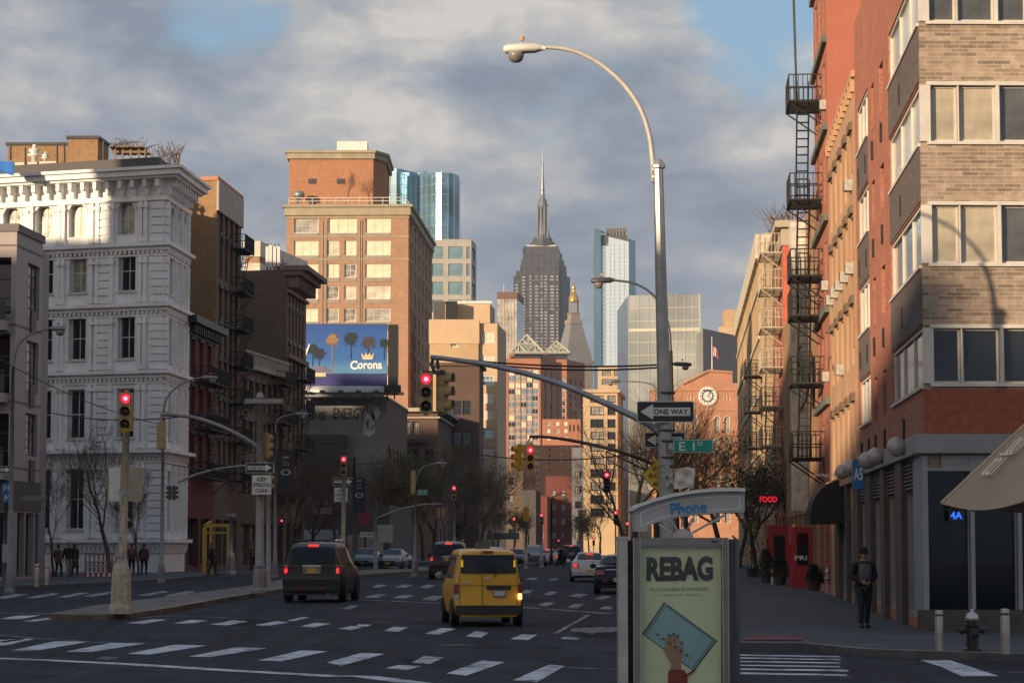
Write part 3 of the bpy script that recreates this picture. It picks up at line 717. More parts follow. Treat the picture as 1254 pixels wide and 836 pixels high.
# fire escapes -------------------------------------------------------------------
def fire_escape(label, b, fi, u0, u1, zs, dep, m, ladder=True, group=None):
 U, N = b.U[fi], b.N[fi]; ax = (U, N, (0, 0, 1)); o = b.P(fi, (u0 + u1) / 2, zs[0])
 t = thing('fire_escape', label, 'fire escape', tuple(o), 0, group); w = u1 - u0
 for z in zs:
  k = MB()
  for i in range(int(w / .13)): k.box(b.P(fi, u0 + .045 + i * w / int(w / .13), z, dep / 2), (.03, dep, .025), ax=ax)
  k.box(b.P(fi, (u0 + u1) / 2, z - .02, dep), (w, .04, .07), ax=ax); k.box(b.P(fi, u0, z - .02, dep / 2), (.04, dep, .06), ax=ax); k.box(b.P(fi, u1, z - .02, dep / 2), (.04, dep, .06), ax=ax)
  for u in (u0 + .1, u1 - .1): k.tube([b.P(fi, u, z - .05, dep), b.P(fi, u, z - .9, .02)], .03, 5)
  pl = k.build('platform', m, t)
  k = MB()
  for uu0, uu1, d0, d1 in ((u0, u1, dep, dep), (u0, u0, 0, dep), (u1, u1, 0, dep)):
   nb = max(2, int((abs(uu1 - uu0) + abs(d1 - d0)) / .16))
   for i in range(nb + 1):
    q = i / nb; k.box(b.P(fi, uu0 + (uu1 - uu0) * q, z + .48, d0 + (d1 - d0) * q), (.028, .028, .96), ax=ax)
   for hh in (.5, .97): k.tube([b.P(fi, uu0, z + hh, d0), b.P(fi, uu1, z + hh, d1)], .024, 5)
  k.build('railing', m, pl)
 for za, zb in zip(zs, zs[1:]):
  k = MB(); up = zb - za
  A, B2 = b.P(fi, u0 + .5, za, dep * .55), b.P(fi, u1 - .5, zb, dep * .55)
  if w < 1.9: A, B2 = b.P(fi, (u0 + u1) / 2, za, dep * .6), b.P(fi, (u0 + u1) / 2, zb, dep * .6)
  for s_ in (-.22, .22):
   off = (N if w >= 1.9 else U) * s_
   k.tube([A + off, B2 + off], .03, 5)
   if w >= 1.9: k.tube([A + off + Vector((0, 0, .8)), B2 + off + Vector((0, 0, .8))], .02, 5)
  nr = int(up / .27)
  for i in range(nr):
   c = A.lerp(B2, (i + .5) / nr)
   if w >= 1.9: k.box(c, (.2, .44, .03), ax=ax)
   else: k.box(c, (.44, .04, .03), ax=ax)
  k.build('stair', m, t)
 return t
iron = mat('black_iron', (.022, .02, .019), .6, .2, .3, 5)
zs = [zof(p_, 160) for p_ in (585, 536, 487, 440, 393, 345, 290)]
fire_escape('black fire escape on the tall brown brick loft, with deep end balconies', LOFT, 1, LOFT.L[1] * .55, LOFT.L[1] - .5, zs, 1.0, iron)
fire_escape('black fire escape on the low dark red tenement', T1, 1, 2.2, T1.L[1] - .8, [zof(p_, 149) for p_ in (582, 520, 460)], 1.1, iron)
fire_escape('black zigzag fire escape on the balustraded building', LOW5, 1, 9, 12.5, [zof(p_, 172) for p_ in (612, 562, 512, 462)], 1.1, iron)
fire_escape('black fire escape on the dark narrow cornice building', CORN, 1, 3.5, CORN.L[1] - 1.5, [zof(p_, 188) for p_ in (600, 550, 505, 465)], 1.0, iron)
# 7: grey mural wall building with the billboard ---------------------------------
Yb = 232
a = at(362, 530, Yb); c_ = at(474, 530, Yb)
d7 = side_to((c_.x, Yb), 485, radians(3), 10)
ft = row_foot((c_.x, Yb), c_.x - a.x + 8, 22, 'L', radians(2.5), 0)
b = Bld('mural_building', 'low building with grey lettered side wall under the beer billboard', 'building', ft, zof(488, Yb), m_grey)
b.regular(1, 5, [5, 9], 1.4, 2.2, stL2); b.done(facemats={1: m_dbrown})
k = MB(); b.band(k, b.z1, b.z1 + .2, .1); k.build('coping', concrete, b.root)
mt = mat('mural_black', (.03, .03, .03), .8)
def put(b, s_, x0, x1, y0, y1, m, shear=0, bold=.02, name='lettering'):
 p = [onplane(x, y, b.P(0, 0, 0, .04), b.N[0]) for x, y in ((x0, y1), (x1, y0))]
 o = (p[0] + p[1]) / 2; return lettering(s_, o, b.U[0], (0, 0, 1), p[1].z - p[0].z, (p[1] - p[0]).dot(b.U[0]), m, b.root, name, bold, shear=shear)
put(b, 'ING', 366, 385, 505, 513, mt); put(b, 'IS', 391, 399, 504, 514, mt); put(b, 'ENERGY', 408, 447, 499, 513, mt)
k = MB()
def sm(x, y): return onplane(x, y, b.P(0, 0, 0, .03), b.N[0])
for cx_, cy_, w_, h_, m_ in ((453, 512, 7, 18, 1), (458, 505, 9, 10, 1), (451, 525, 9, 12, 1)):
 k.poly([sm(cx_ + w_ * cos(t_) * R.uniform(.6, 1.1), cy_ + h_ * sin(t_) * R.uniform(.7, 1.1)) for t_ in [-2 * pi * i / 12 for i in range(12)]])
k.build('whitewash_patch', mat('whitewash', (.42, .45, .50), .9, 0, .4, 1.5), b.root)
k = MB(); k.box(onplane(394, 558, b.P(0, 0, 0, .5), b.N[0]), (4.5, 1, 4)); k.box(onplane(394, 540.5, b.P(0, 0, 0, .5), b.N[0]), (4.8, 1.2, .3)); k.build('shed', steel_dk, b.root)
MUR = b
# billboard
Yq = 230; A = at(352, 472, Yq); B2 = at(474, 396, Yq)
t = thing('billboard', 'large blue rooftop beer billboard with palm trees and a crown, lit by low sun', 'billboard', (A.x, Yq, A.z))
def bp(x, y, out=0.0): return at(x, y, Yq - out)
W_ = 122;
k = MB(); k.box((bp(413, 435) + Vector((0, .45, 0))), (B2.x - A.x, .8, B2.z - A.z + .1)); k.build('box_frame', steel_dk, t)
def adsky():
 m = bpy.data.materials.new('poster_blue'); n = nt(m); v = coords(n); sp_ = node(n, 'ShaderNodeSeparateXYZ'); n.links.new(v, sp_.inputs[0])
 c = ramp(n, mth(n, 'DIVIDE', sp_.outputs[2], B2.z - A.z), [(0, (.05, .05, .20)), (.19, (.04, .05, .17)), (.2, (.11, .28, .45)), (.42, (.035, .14, .40)), (1, (.02, .08, .30))])
 return finish(m, n, c, .45)
pa, pb_ = (.05, .05, .06), None
k = MB(); k.quad(bp(352, 472, .02), bp(474, 472, .02), bp(474, 397.5, .02), bp(352, 396.5, .02)); k.build('poster', adsky(), t)
pm_dark = mat('poster_palm_dark', (.015, .025, .03), .5, 0, .2, 3); pm_gold = mat('poster_palm_gold', (.34, .20, .09), .5, 0, .25, 3); pm_w = mat('poster_white', (.85, .84, .80), .5, 0, .05, 3)
def palm(x, yt, yb, r_, m_, m2, s_):
 k = MB(); k.quad(bp(x - .6, yb, .05), bp(x + .6, yb, .05), bp(x + .5, yt, .05), bp(x - .5, yt, .05))
 rr = random.Random(s_)
 for i in range(19):
  a_ = 2 * pi * i / 19 + rr.uniform(-.1, .1); L_ = r_ * rr.uniform(.75, 1.1); q = []
  for j in range(6):
   f_ = j / 5; q.append((x + L_ * f_ * cos(a_), yt + L_ * f_ * sin(a_) * .95 + L_ * .35 * f_ * f_, (.75 * sin(pi * min(1, f_ * .9 + .08)) + .1)))
  na = Vector((-sin(a_), cos(a_), 0))
  for u_, v_ in zip(q, q[1:]):
   k.quad(bp(u_[0] - na.x * u_[2], u_[1] - na.y * u_[2], .05 + .002 * i), bp(u_[0] + na.x * u_[2], u_[1] + na.y * u_[2], .05 + .002 * i), bp(v_[0] + na.x * v_[2], v_[1] + na.y * v_[2], .05 + .002 * i), bp(v_[0] - na.x * v_[2], v_[1] - na.y * v_[2], .05 + .002 * i))
 k.build('printed_palm', m2, t)
palm(383, 425, 456, 8, 0, pm_dark, 1); palm(391, 431, 457, 8.5, 0, pm_dark, 2); palm(407, 414, 457, 9.5, 0, pm_gold, 3); palm(430, 412, 440, 10.5, 0, pm_dark, 4)
palm(451, 417, 438, 10, 0, mat('poster_palm_brown', (.06, .045, .04), .5), 5); palm(470.5, 418, 440, 7, 0, pm_dark, 6)
k = MB(); hut = [(376, 454.5), (384, 448), (398, 447.5), (406, 454), (402, 456), (380, 456.5)]; k.poly([bp(x, y, .06) for x, y in hut[::-1]]); k.build('printed_hut_roof', mat('poster_hut', (.16, .15, .24), .5), t)
k = MB(); k.quad(bp(383, 461, .055), bp(399, 461, .055), bp(399, 453, .055), bp(383, 453, .055)); k.build('printed_hut_light', mat('poster_hut_light', (.75, .55, .30), .5), t)
k = MB()
k.poly([bp(x, y, .10) for x, y in [(444, 440), (456.5, 440), (458, 432), (454.5, 436), (452.5, 431.5), (450.3, 435), (448, 431.5), (446, 436), (442.3, 432)]]); k.build('printed_crown', mat('poster_crown', (.80, .55, .33), .5), t)
lettering('C', bp(433.5, 447, .09), (1, 0, 0), (0, 0, 1), .078 * 10.5, .078 * 9, pm_w, t, bold=.03)
lettering('orona', bp(453, 448, .09), (1, 0, 0), (0, 0, 1), .076 * 7.5, .076 * 30, pm_w, t, bold=.03)
lettering('d', bp(374, 430, .09), (1, 0, 0), (0, 0, 1), .078 * 17, .078 * 11, pm_w, t, bold=.01, shear=.5)
k = MB(); k.lathe([(.55, 0), (.55, 9.0)], bp(351, 473, .75) + Vector((0, 0, -.5)), 12, axis=(1, 0, 0)); k.build('catwalk_cover', mat('grey_drum', (.45, .46, .47), .5, .2, .25, 1.5, streak=.3), t, smooth=True)
k = MB(); k.box(bp(481, 434) + Vector((0, .9, 0)), (.9, 1.8, 5.6)); k.box(bp(480, 476) + Vector((0, .6, 0)), (1.6, 1.6, .7)); k.build('end_box', black, t)
k = MB()
for x in range(366, 486, 9): k.tube([bp(x, 472, -.3), bp(x, 489, -.6)], .07, 5)
k.box(bp(420, 480.5, -.4), (10.2, .15, .25)); k.box(bp(425, 481, 1.4), (10.5, .1, .12)); k.box(bp(425, 483, .6), (10.5, .8, .08))
for x in range(372, 480, 22): k.tube([bp(x, 481, 0), bp(x + 1, 479, 1.8)], .05, 5); k.box(bp(x + 1, 479, 1.9), (.5, .3, .2))
k.build('support_frame', steel_dk, t)
# 8: tall orange-brown brick apartment block -------------------------------------
Y8 = 340; c8 = at(500, 350, Y8); a8 = at(350, 350, Y8)
A8 = radians(2.4)
d8 = side_to((c8.x, Y8), 529, A8, 38)
ft = row_foot((c8.x, Y8), c8.x - a8.x, d8, 'L', A8, radians(1.5))
# chamfered corner
b = Bld('brick_apartment_block', 'tall orange-brown brick apartment block with bands of cream-lit windows above the billboard', 'building', ft, zof(252, Y8), m_orange)
g_cr2 = mat('pale_blind_window', (.66, .60, .47), .2, 0, .30, .5, spec=.7)
stW = dict(pm=[g_blind, g_cr2, g_blind, g_blind2, g_cr2], fm=frame_w, nx=3, ny=2, mw=.06, rec=.25, fw=.12)
stN = dict(pm=[g_blind, g_cr2, g_blind2, g_cur], fm=frame_w, nx=2, ny=2, mw=.06, rec=.25, fw=.12)
rows = [(267, 285.5), (294.5, 313), (323, 340), (350, 366.5), (377.5, 394), (404, 421), (431, 448), (458, 475), (485, 502)]
b.pgrid(0, [(360, 390), (402, 437), (447.5, 478.5)], rows[:1], stW, 400, 300)
b.pgrid(0, [(360, 390), (447.5, 478.5)], rows[1:], stW, 400, 300)
b.pgrid(0, [(401, 415.5), (422, 436.5)], rows[1:], stN, 400, 300)
stE = dict(pm=[g_dark, g_sky, g_dark, g_blind2], fm=frame_w, nx=2, ny=2, mw=.06, rec=.25, fw=.12)
zr = [(b.uv(0, 400, y1)[1], b.uv(0, 400, y0)[1]) for y0, y1 in rows]
for z0_, z1_ in zr: b.regular(1, 6, [z0_], 2.6, z1_ - z0_, stE, 1.2, 1.2)
b.done()
k = MB(); z1 = b.z1; b.band(k, z1 - 1.3, z1 - .2, .3); b.band(k, z1 - .2, z1 + .15, .6); b.band(k, z1 - 1.7, z1 - 1.5, .12)
for y in (290, 317.5): b.band(k, b.uv(0, 400, y)[1] - .12, b.uv(0, 400, y)[1] + .12, .06)
k.build('cornice', m_ledge, b.root)
k = MB()
for (y0, y1) in rows:
 for x0, x1 in ((360, 390), (401, 415.5), (422, 436.5), (447.5, 478.5)):
  if y0 == 267 and x0 == 422: continue
  if y0 == 267 and x0 == 401: x1 = 437
  u0, zt = b.uv(0, x0, y1); u1 = b.uv(0, x1, y1)[0]
  k.box(b.P(0, (u0 + u1) / 2, zt - .28, .02), (u1 - u0, .1, .52), ax=(b.U[0], b.N[0], (0, 0, 1)))
for x in (395, 399.5, 440.5, 443):
 u = b.uv(0, x, 300)[0]; k.box(b.P(0, u, z1 / 2, .05), (.14, .12, z1 - 4), ax=(b.U[0], b.N[0], (0, 0, 1)))
k.build('spandrel_panel', m_spandrel, b.root)
k = MB(); o8 = [b.P(0, .3, z1 + .15), b.P(0, b.L[0] - .3, z1 + .15), b.P(1, b.L[1] - .3, z1 + .15, -.3)]
for q0, q1 in zip(o8, o8[1:]):
 for hh in (.55, 1.0): k.tube([q0 + Vector((0, 0, hh)), q1 + Vector((0, 0, hh))], .05, 5)
 n_ = int((q1 - q0).length / 1.5)
 for i in range(n_ + 1): q = q0.lerp(q1, i / n_); k.tube([q, q + Vector((0, 0, 1))], .04, 4)
k.build('roof_railing', white, b.root)
# penthouse (part of the same block)
Yp = 347; pa_ = at(354, 250, Yp); pc = at(457, 250, Yp); zt = zof(187, Yp)
q = [Vector((pa_.x, Yp)), Vector((pc.x, Yp)), Vector((pc.x + 1.5, Yp + 3)), Vector((pc.x + 1.5, Yp + 16)), Vector((pa_.x, Yp + 16))]
k = MB(); k.prism(q, z1, zt); ph = k.build('penthouse', m_orange2, b.root)
k = MB(); k.prism(offset(q, .35), zt - .9, zt - .1); k.prism(offset(q, .6), zt - .1, zt + .25); k.build('penthouse_cornice', m_ledge, ph)
k = MB()
for x, y, w_, h_ in ((382, 222, 9, 6), (417, 222, 9, 6)): k.box(at(x, y, Yp - .05), (w_ * .114, .2, h_ * .114))
k.build('louvre', steel_dk, ph)
k = MB(); p0 = at(432, 182, Yp + 4); k.box(p0, (4.3, 3, 1.6)); k.box(at(400, 187, Yp + 3), (11, .1, .12)); k.box(at(400, 184.5, Yp + 3), (11, .1, .1)); k.build('roof_unit', white, ph)
B8 = b
r_ = thing('roof_fan', 'round grey exhaust fan on the ledge of the brick apartment block', 'fan', tuple(at(366, 250, Yp - 1)))
k = MB(); k.lathe([(.4, 0), (.4, .8), (.8, .9), (.8, 1.4), (.5, 1.7), (.1, 1.8)], at(366, 249, Yp - 2), 12); k.build('cowl', galv, r_, smooth=True)
# 9: low brown building with cornice in front of it ------------------------------
Y9 = 300; c9 = at(536, 540, Y9); a9 = at(478, 540, Y9); d9 = side_to((c9.x, Y9), 604, radians(3.2), 12)
ft = row_foot((c9.x, Y9), c9.x - a9.x + 4, min(d9, 160), 'L', radians(3.2), radians(3))
b = Bld('brownstone_block', 'low dark brownstone block with pale cornice beneath the brick apartment block', 'building', ft, zof(503, Y9), mat('brownstone', (.12, .075, .058), .85, 0, .15, .4, streak=.3))
b.pgrid(0, [(489, 503), (505, 514)], [(516, 532)], dict(pm=g_cur, fm=frame_d, nx=3, ny=2, rec=.3, fw=.1), 489, 520)
b.pgrid(0, [(489, 503), (505, 514), (520, 532)], [(550, 566), (585, 600)], dict(pm=g_dark, fm=frame_d, nx=2, ny=2, rec=.3, fw=.1), 489, 520)
b.regular(1, 16, [1.5, 5.5, 9.5], 1.6, 2.6, dict(pm=[g_dark, g_cur], fm=frame_d, nx=1, ny=2, rec=.3, fw=.1))
b.done()
k = MB(); b.band(k, b.z1 - .1, b.z1 + .35, .9); b.band(k, b.z1 - .9, b.z1 - .7, .3); k.build('cornice', mat('tan_stone', (.42, .36, .27), .8, 0, .12, .5), b.root)
k = MB(); k.box(at(505, 540, Y9 - .7), (3.2, 1.4, .5)); k.build('canopy', black, b.root)
# ------------------------------------------------------------------ far skyline
def pfoot(x0, x1, Y, dep, xs=None, ang=0, ref=450, skew=0):
 """front from photo column x0 to x1 at distance Y; xs = where the receding right side ends (or None)"""
 a, c = at(x0, ref, Y), at(x1, ref, Y)
 if xs is not None:
  e = at(xs, ref, Y + dep); bx = e.x
 else: bx = c.x - .02 * dep
 w = bx - c.x
 return [(a.x, Y + skew), (c.x, Y), (bx, Y + dep), (a.x + w, Y + dep)]
GG = 'far skyline towers'
# 10 tan buildings
b = Bld('tan_building', 'flat-topped tan and brown building with a single small window, beside the brick apartment block', 'building', pfoot(526, 586, 338, 14, 589), zof(392, 338), m_tanb)
b.pgrid(0, [(552, 561)], [(411, 425), (447, 461)], dict(pm=g_cur, fm=frame_w, nx=1, ny=2, rec=.25, fw=.15), 555, 420); b.done()
k = MB(); b.band(k, b.z1 - 3.2, b.z1 + .1, .1); k.build('render_band', m_tan, b.root)
k = MB(); x_ = at(543, 386, 346); k.box(x_, (2.6, 5, 3.5)); k.build('roof_house', m_dark, b.root)
a = at(553, 380, 341.5); t = thing('water_tank_frame', 'dark square tank on the tan building roof', 'tank', tuple(a)); k = MB(); k.box(a, (1.6, 1.6, 2.4)); k.box(a + Vector((0, 0, -1.7)), (.2, .2, 1.2)); k.build('tank', black, t)
b = Bld('beige_building', 'taller plain beige building with white windows, its right wall in shade', 'building', pfoot(586.6, 609, 338.6, 14, 620), zof(396, 338.6), m_tan)
b.pgrid(0, [(590, 605)], [(406, 420), (435, 446), (459, 472), (481, 494), (502, 514), (525, 537), (548, 560)], dict(pm=[g_blind, g_sky, g_blind], fm=frame_w, nx=3, ny=2, rec=.2, fw=.18), 595, 470); b.done()
b2 = Bld('beige_building', 'plain beige penthouse block with white roof rail behind the small-windowed tan building', 'building', pfoot(545, 600, 343.2, 8, 606), zof(372, 343.2), m_tan, z0=30); b2.done()
k = MB(); k.box(at(572, 370, 345), (7, .2, .35)); k.build('roof_rail', white, b2.root)
b = Bld('brownstone_block', 'shaded dark brown block with cornice in front of the small-windowed tan building', 'building', pfoot(534, 587, 322, 10, 592), zof(446, 322), MATS['brownstone'])
b.regular(0, 3, [3, 7, 11, 15, 19], 1.1, 1.9, dict(pm=g_dark, fm=frame_d, nx=1, ny=2, rec=.2, fw=.1)); b.done(); k = MB(); b.band(k, b.z1 - .2, b.z1 + .2, .4); k.build('cornice', MATS['brownstone'], b.root)
# 11 office with patterned grey glass
b = Bld('office_slab', 'slim office slab with dark top storey and cloudy glass, left of the tall spired skyscraper', 'building', pfoot(609, 633, 1300, 30, 641), zof(366, 1300), mat('mottled_office_glass', (.62, .56, .46), .3, .1, .5, .12, spec=.7))
b.done(facemats={1: glassy('office_side_glass', (.35, .42, .50), .08, .7, .05, .1)})
k = MB(); b.band(k, b.z1, b.z1 + 3.7, .2); k.build('top_storey', mat('rust_brown_top', (.20, .11, .07), .7), b.root)
for x in range(613, 633, 5):
 pass
k = MB()
for x in (613, 617, 621, 625, 629): u = b.uv(0, x, 400)[0]; k.box(b.P(0, u, (b.z0 + b.z1) / 2, .1), (.5, .3, b.z1 - b.z0), ax=(b.U[0], b.N[0], (0, 0, 1)))
for y in range(372, 470, 7): k.box(b.P(0, b.L[0] / 2, b.uv(0, 615, y)[1], .08), (b.L[0], .2, .4), ax=(b.U[0], b.N[0], (0, 0, 1)))
k.build('mullion', mat('pale_mullion', (.55, .50, .42), .6), b.root)
a = at(617, 358, 1305); k = MB(); k.tube([a + Vector((0, 0, -1)), a + Vector((0, 0, 4.3))], .18, 5); tag(k.build('mast', white, None, loc=a), 'thin white mast on the dark-topped office slab', 'mast')
# curved glass tower + lower annex
Yt = 740
g_teal = glassy('teal_glass', (.28, .50, .66), .22, .55, .12, .18, var=.07)
g_teal2 = glassy('pale_teal_glass', (.55, .85, .86), .07, .6, .10, .22, var=.09)
t0 = at(465, 208, Yt); t = thing('curved_glass_tower', 'undulating teal glass tower behind the brick apartment block', 'building', (t0.x, Yt, 0))
zt = zof(208, Yt); zb = zof(300, Yt) - 15
xs = [462, 466, 478, 486, 491, 495, 501, 506, 511, 516, 522, 528, 534, 541, 549, 556, 561]
ys = [0, -.2, -1.0, -1.6, -1.2, 0, 1.8, 2.6, 2.8, 2.0, .6, -.5, -1.2, -1.6, -1.4, -.3, 2]
xp = [at(x, 255, Yt).x for x in xs]; fp = list(zip(xp, [Yt + y * 1.6 for y in ys])) + [(xp[-1] + .4, Yt + 16), (xp[0], Yt + 16)]
k = MB(); k.prism(fp[:11] + [(xp[10], Yt + 16), (xp[0], Yt + 16)], 0, zt); k.prism([fp[10]] + fp[11:17] + [(xp[-1] + .3, Yt + 15.5), (xp[10], Yt + 15.5)], 0, zof(213, Yt)); k.build('glass_skin', g_teal, t)
k = MB()
for x0, x1 in ((466, 487), (522, 530)):
 A = at(x0, 255, Yt).x; B_ = at(x1, 255, Yt).x
k.build('x', g_teal, t) if False else None
k = MB()
for i in range(16):
 z = zt - 1.5 - i * 3.1
 for p, q in zip(fp[:17], fp[1:17]):
  zc = min(z, zof(213, Yt) - .6) if False else z
  if p[0] >= fp[10][0] - .01 and z > zof(213, Yt) - .3: continue
  k.quad((p[0], p[1] - .09, z - .09), (q[0], q[1] - .09, z - .09), (q[0], q[1] - .09, z + .09), (p[0], p[1] - .09, z + .09))
for p in fp[:17]: k.box((p[0], p[1] - .06, (zb + zof(213, Yt)) / 2), (.14, .14, zof(213, Yt) - zb))
k.build('mullion', mat('teal_mullion', (.25, .36, .38), .5, .3), t)
k = MB(); pA = at(468, 250, Yt); k.box((pA.x + .9, Yt - 1.4, zof(226, Yt)), (4, .5, 7)); k.build('pale_panel', mat('tower_pale_panel', (.62, .56, .45), .6), t)
b = Bld('glass_annex', 'low teal-windowed block with grey grid under the curved glass tower', 'building', pfoot(524, 577, 690, 12, 583), zof(293, 690), mat('annex_grey', (.40, .38, .33), .6, .1, .1, .3))
b.pgrid(0, [(529, 543), (549, 567), (571, 576)], [(302, 317), (323, 338), (345, 361), (367, 382)], dict(pm=[g_teal2], fm=frame_g, nx=3, ny=1, rec=.4, fw=.1, mw=.12), 530, 330)
b.grid(1, [(1.5, 10)], [(b.uv(0, 530, y1)[1], b.uv(0, 530, y0)[1]) for y0, y1 in ((302, 317), (323, 338), (345, 361), (367, 382))], dict(pm=[g_teal2], fm=frame_g, nx=2, ny=1, rec=.4, fw=.1)); b.done()
# the tall spired skyscraper -------------------------------------------------------
Ye = 2750
m_lime = bpy.data.materials.new('shade_darkened_limestone')  # darker than pale limestone: cloud shadow is put into the colour
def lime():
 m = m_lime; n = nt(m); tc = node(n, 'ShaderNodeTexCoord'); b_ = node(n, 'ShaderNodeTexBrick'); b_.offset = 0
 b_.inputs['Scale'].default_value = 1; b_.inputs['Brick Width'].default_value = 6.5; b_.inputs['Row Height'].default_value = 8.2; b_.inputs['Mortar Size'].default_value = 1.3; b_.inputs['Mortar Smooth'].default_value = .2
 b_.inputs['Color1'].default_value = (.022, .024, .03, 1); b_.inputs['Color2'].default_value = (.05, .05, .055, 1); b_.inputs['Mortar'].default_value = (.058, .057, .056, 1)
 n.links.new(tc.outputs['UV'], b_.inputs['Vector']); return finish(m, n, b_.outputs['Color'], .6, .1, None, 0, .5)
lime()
m_lim2 = mat('skyscraper_grey', (.055, .056, .058), .7, .1, .1, .02)  # same darkened tone, cloud shadow kept in the colour
t = thing('spired_skyscraper', 'very tall dark grey art deco skyscraper with stepped crown and needle spire', 'skyscraper', (at(665, 669, Ye).x, Ye, 0))
def ez(y): return zof(y, Ye, 665)
def tier(x0, x1, y0, y1, dep, m, sx=0, name='tier', Y=Ye):
 a, c = at(x0, 420, Y), at(x1, 420, Y); k = MB()
 k.prism([(a.x, Y - dep), (c.x, Y - dep), (c.x + sx, Y - dep + 12), (c.x + sx, Y + 30), (a.x, Y + 30)], ez(y1), ez(y0)); return k.build(name, m, t)
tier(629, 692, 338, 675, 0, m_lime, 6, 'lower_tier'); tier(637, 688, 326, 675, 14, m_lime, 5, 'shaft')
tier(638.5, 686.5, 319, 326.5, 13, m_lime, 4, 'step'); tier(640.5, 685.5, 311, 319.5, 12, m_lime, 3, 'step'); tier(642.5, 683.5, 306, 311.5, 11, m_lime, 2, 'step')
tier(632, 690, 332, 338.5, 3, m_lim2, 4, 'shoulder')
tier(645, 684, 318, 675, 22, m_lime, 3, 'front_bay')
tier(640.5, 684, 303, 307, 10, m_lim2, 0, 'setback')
tier(645, 681, 301, 303.4, 8, mat('crown_white', (.65, .6, .5), .5), 0, 'pale_band')  # narrow band in a paler colour than the tiers
# window strips as real geometry, brighter faces between dark panes
m_win = mat('skyscraper_window', (.44, .42, .38), .3, .2, .35, .05)
k = MB(); a = at(646.5, 420, Ye);
cols_ = [(648, 651), (655, 659), (661.5, 664.5), (666.5, 669.5), (673.5, 678), (681, 683)]
for i in range(38):
 z = ez(341 + i * 3.95)
 for x0, x1 in cols_:
  A, B_ = at(x0, 420, Ye), at(x1, 420, Ye)
  if R.random() < .08: continue
  k.quad((A.x, Ye - 22.4, z - 1.0), (B_.x, Ye - 22.4, z - 1.0), (B_.x, Ye - 22.4, z + .75), (A.x, Ye - 22.4, z + .75))
 A, B_ = at(639, 420, Ye), at(643, 420, Ye); k.quad((A.x, Ye - 14.4, z - 1.0), (B_.x, Ye - 14.4, z - 1.0), (B_.x, Ye - 14.4, z + .75), (A.x, Ye - 14.4, z + .75))
 A, B_ = at(631, 420, Ye), at(634.5, 420, Ye);
 if i > 1: k.quad((A.x, Ye - .4, z - 1.0), (B_.x, Ye - .4, z - 1.0), (B_.x, Ye - .4, z + .75), (A.x, Ye - .4, z + .75))
tag(k.build('window_band', m_win, t), kind='stuff')
# crown and mast
def taper(pts, m, name, n=12, dx=664.7):
 k = MB(); c = at(dx, 420, Ye); k.lathe([(w * Ye / F / 2, ez(y)) for y, w in pts], (c.x, Ye + 4, 0), n); return k.build(name, m, t, smooth=False)
m_mast = mat('mast_metal', (.13, .14, .16), .5, .2, .1, .02)
taper([(301.5, 35), (299.5, 35), (299, 31), (296.5, 30), (296, 25), (292, 24), (291.5, 20.5), (288, 19)], m_lim2, 'crown_base', 8)
taper([(292, 21), (287, 17.5), (278, 15.5), (262, 13.6), (252, 13.4)], m_mast, 'mast_base', 10)
taper([(252, 14.6), (250, 14.6), (249.5, 11), (246, 11), (245, 9.5), (243.5, 9.5), (243, 6), (238, 5.6)], m_mast, 'observation_top', 14)
taper([(238, 4.6), (232.5, 4.6), (232, 6.6), (231.4, 6.6), (231, 4.4), (224, 4), (215, 3), (202, 2.4), (201.5, 3.4), (200.8, 3.4), (200.5, 1.8), (178, .7), (176, .3)], mat('spire_metal', (.11, .12, .14), .4, .5, 0), 'spire', 8)
k = MB()
for x0, x1 in ((657.5, 659), (662, 663.2), (666, 667.2), (670, 671.5)):
 A, B_ = at(x0, 420, Ye).x, at(x1, 420, Ye).x; k.box(((A + B_) / 2, Ye - 2.5, (ez(252) + ez(296)) / 2), (B_ - A, 3, ez(253) - ez(296)))
k.build('mast_fin', mat('fin_bright', (.26, .25, .24), .5, .2, 0), t)
# gold-topped clock tower -----------------------------------------------------------
Ym = 2000; t = thing('gold_tipped_tower', 'grey stone tower with steep pyramid roof and gold lantern, right of the tall spired skyscraper', 'tower', (at(703, 669, Ym).x, Ym, 0))
def mz(y): return zof(y, Ym, 703)
def frus(pts, m, name, n=4, rot=radians(24), flat=True, cx=702.8):
 k = MB(); c = at(cx, 420, Ym); rings = []
 for y, w in pts: r_ = w * Ym / F / 2 * (1.25 if n == 4 else 1); rings.append([k.pt((c.x + r_ * cos(rot + pi / 4 + 2 * pi * i / n), Ym + 6 + r_ * sin(rot + pi / 4 + 2 * pi * i / n), mz(y))) for i in range(n)])
 for p, q in zip(rings, rings[1:]):
  for i in range(n): k.face([p[i], p[(i + 1) % n], q[(i + 1) % n], q[i]])
 k.face(rings[-1]); return k.build(name, m, t)
m_ms = mat('tower_limestone', (.30, .25, .20), .75, 0, .1, .02); m_mr = mat('tower_roof_stone', (.22, .21, .20), .6, 0, .15, .02)
frus([(675, 40), (446, 40)], m_ms, 'shaft'); frus([(446, 42), (442, 42), (441, 39), (396, 17)], m_mr, 'pyramid_roof')
frus([(396, 19), (391, 19)], m_ms, 'balcony'); frus([(391, 13), (384, 13), (383, 15), (382, 12)], m_ms, 'lantern_base')
k = MB(); c = at(702.8, 400, Ym)
for i in range(8): a_ = pi * i / 4; k.tube([(c.x + 3.4 * cos(a_), Ym + 6 + 3.4 * sin(a_), mz(384)), (c.x + 3.4 * cos(a_), Ym + 6 + 3.4 * sin(a_), mz(369))], .65, 6)
k.build('lantern_column', m_ms, t)
gold = mat('gold_leaf', (.75, .45, .10), .3, .7, .1, .05)
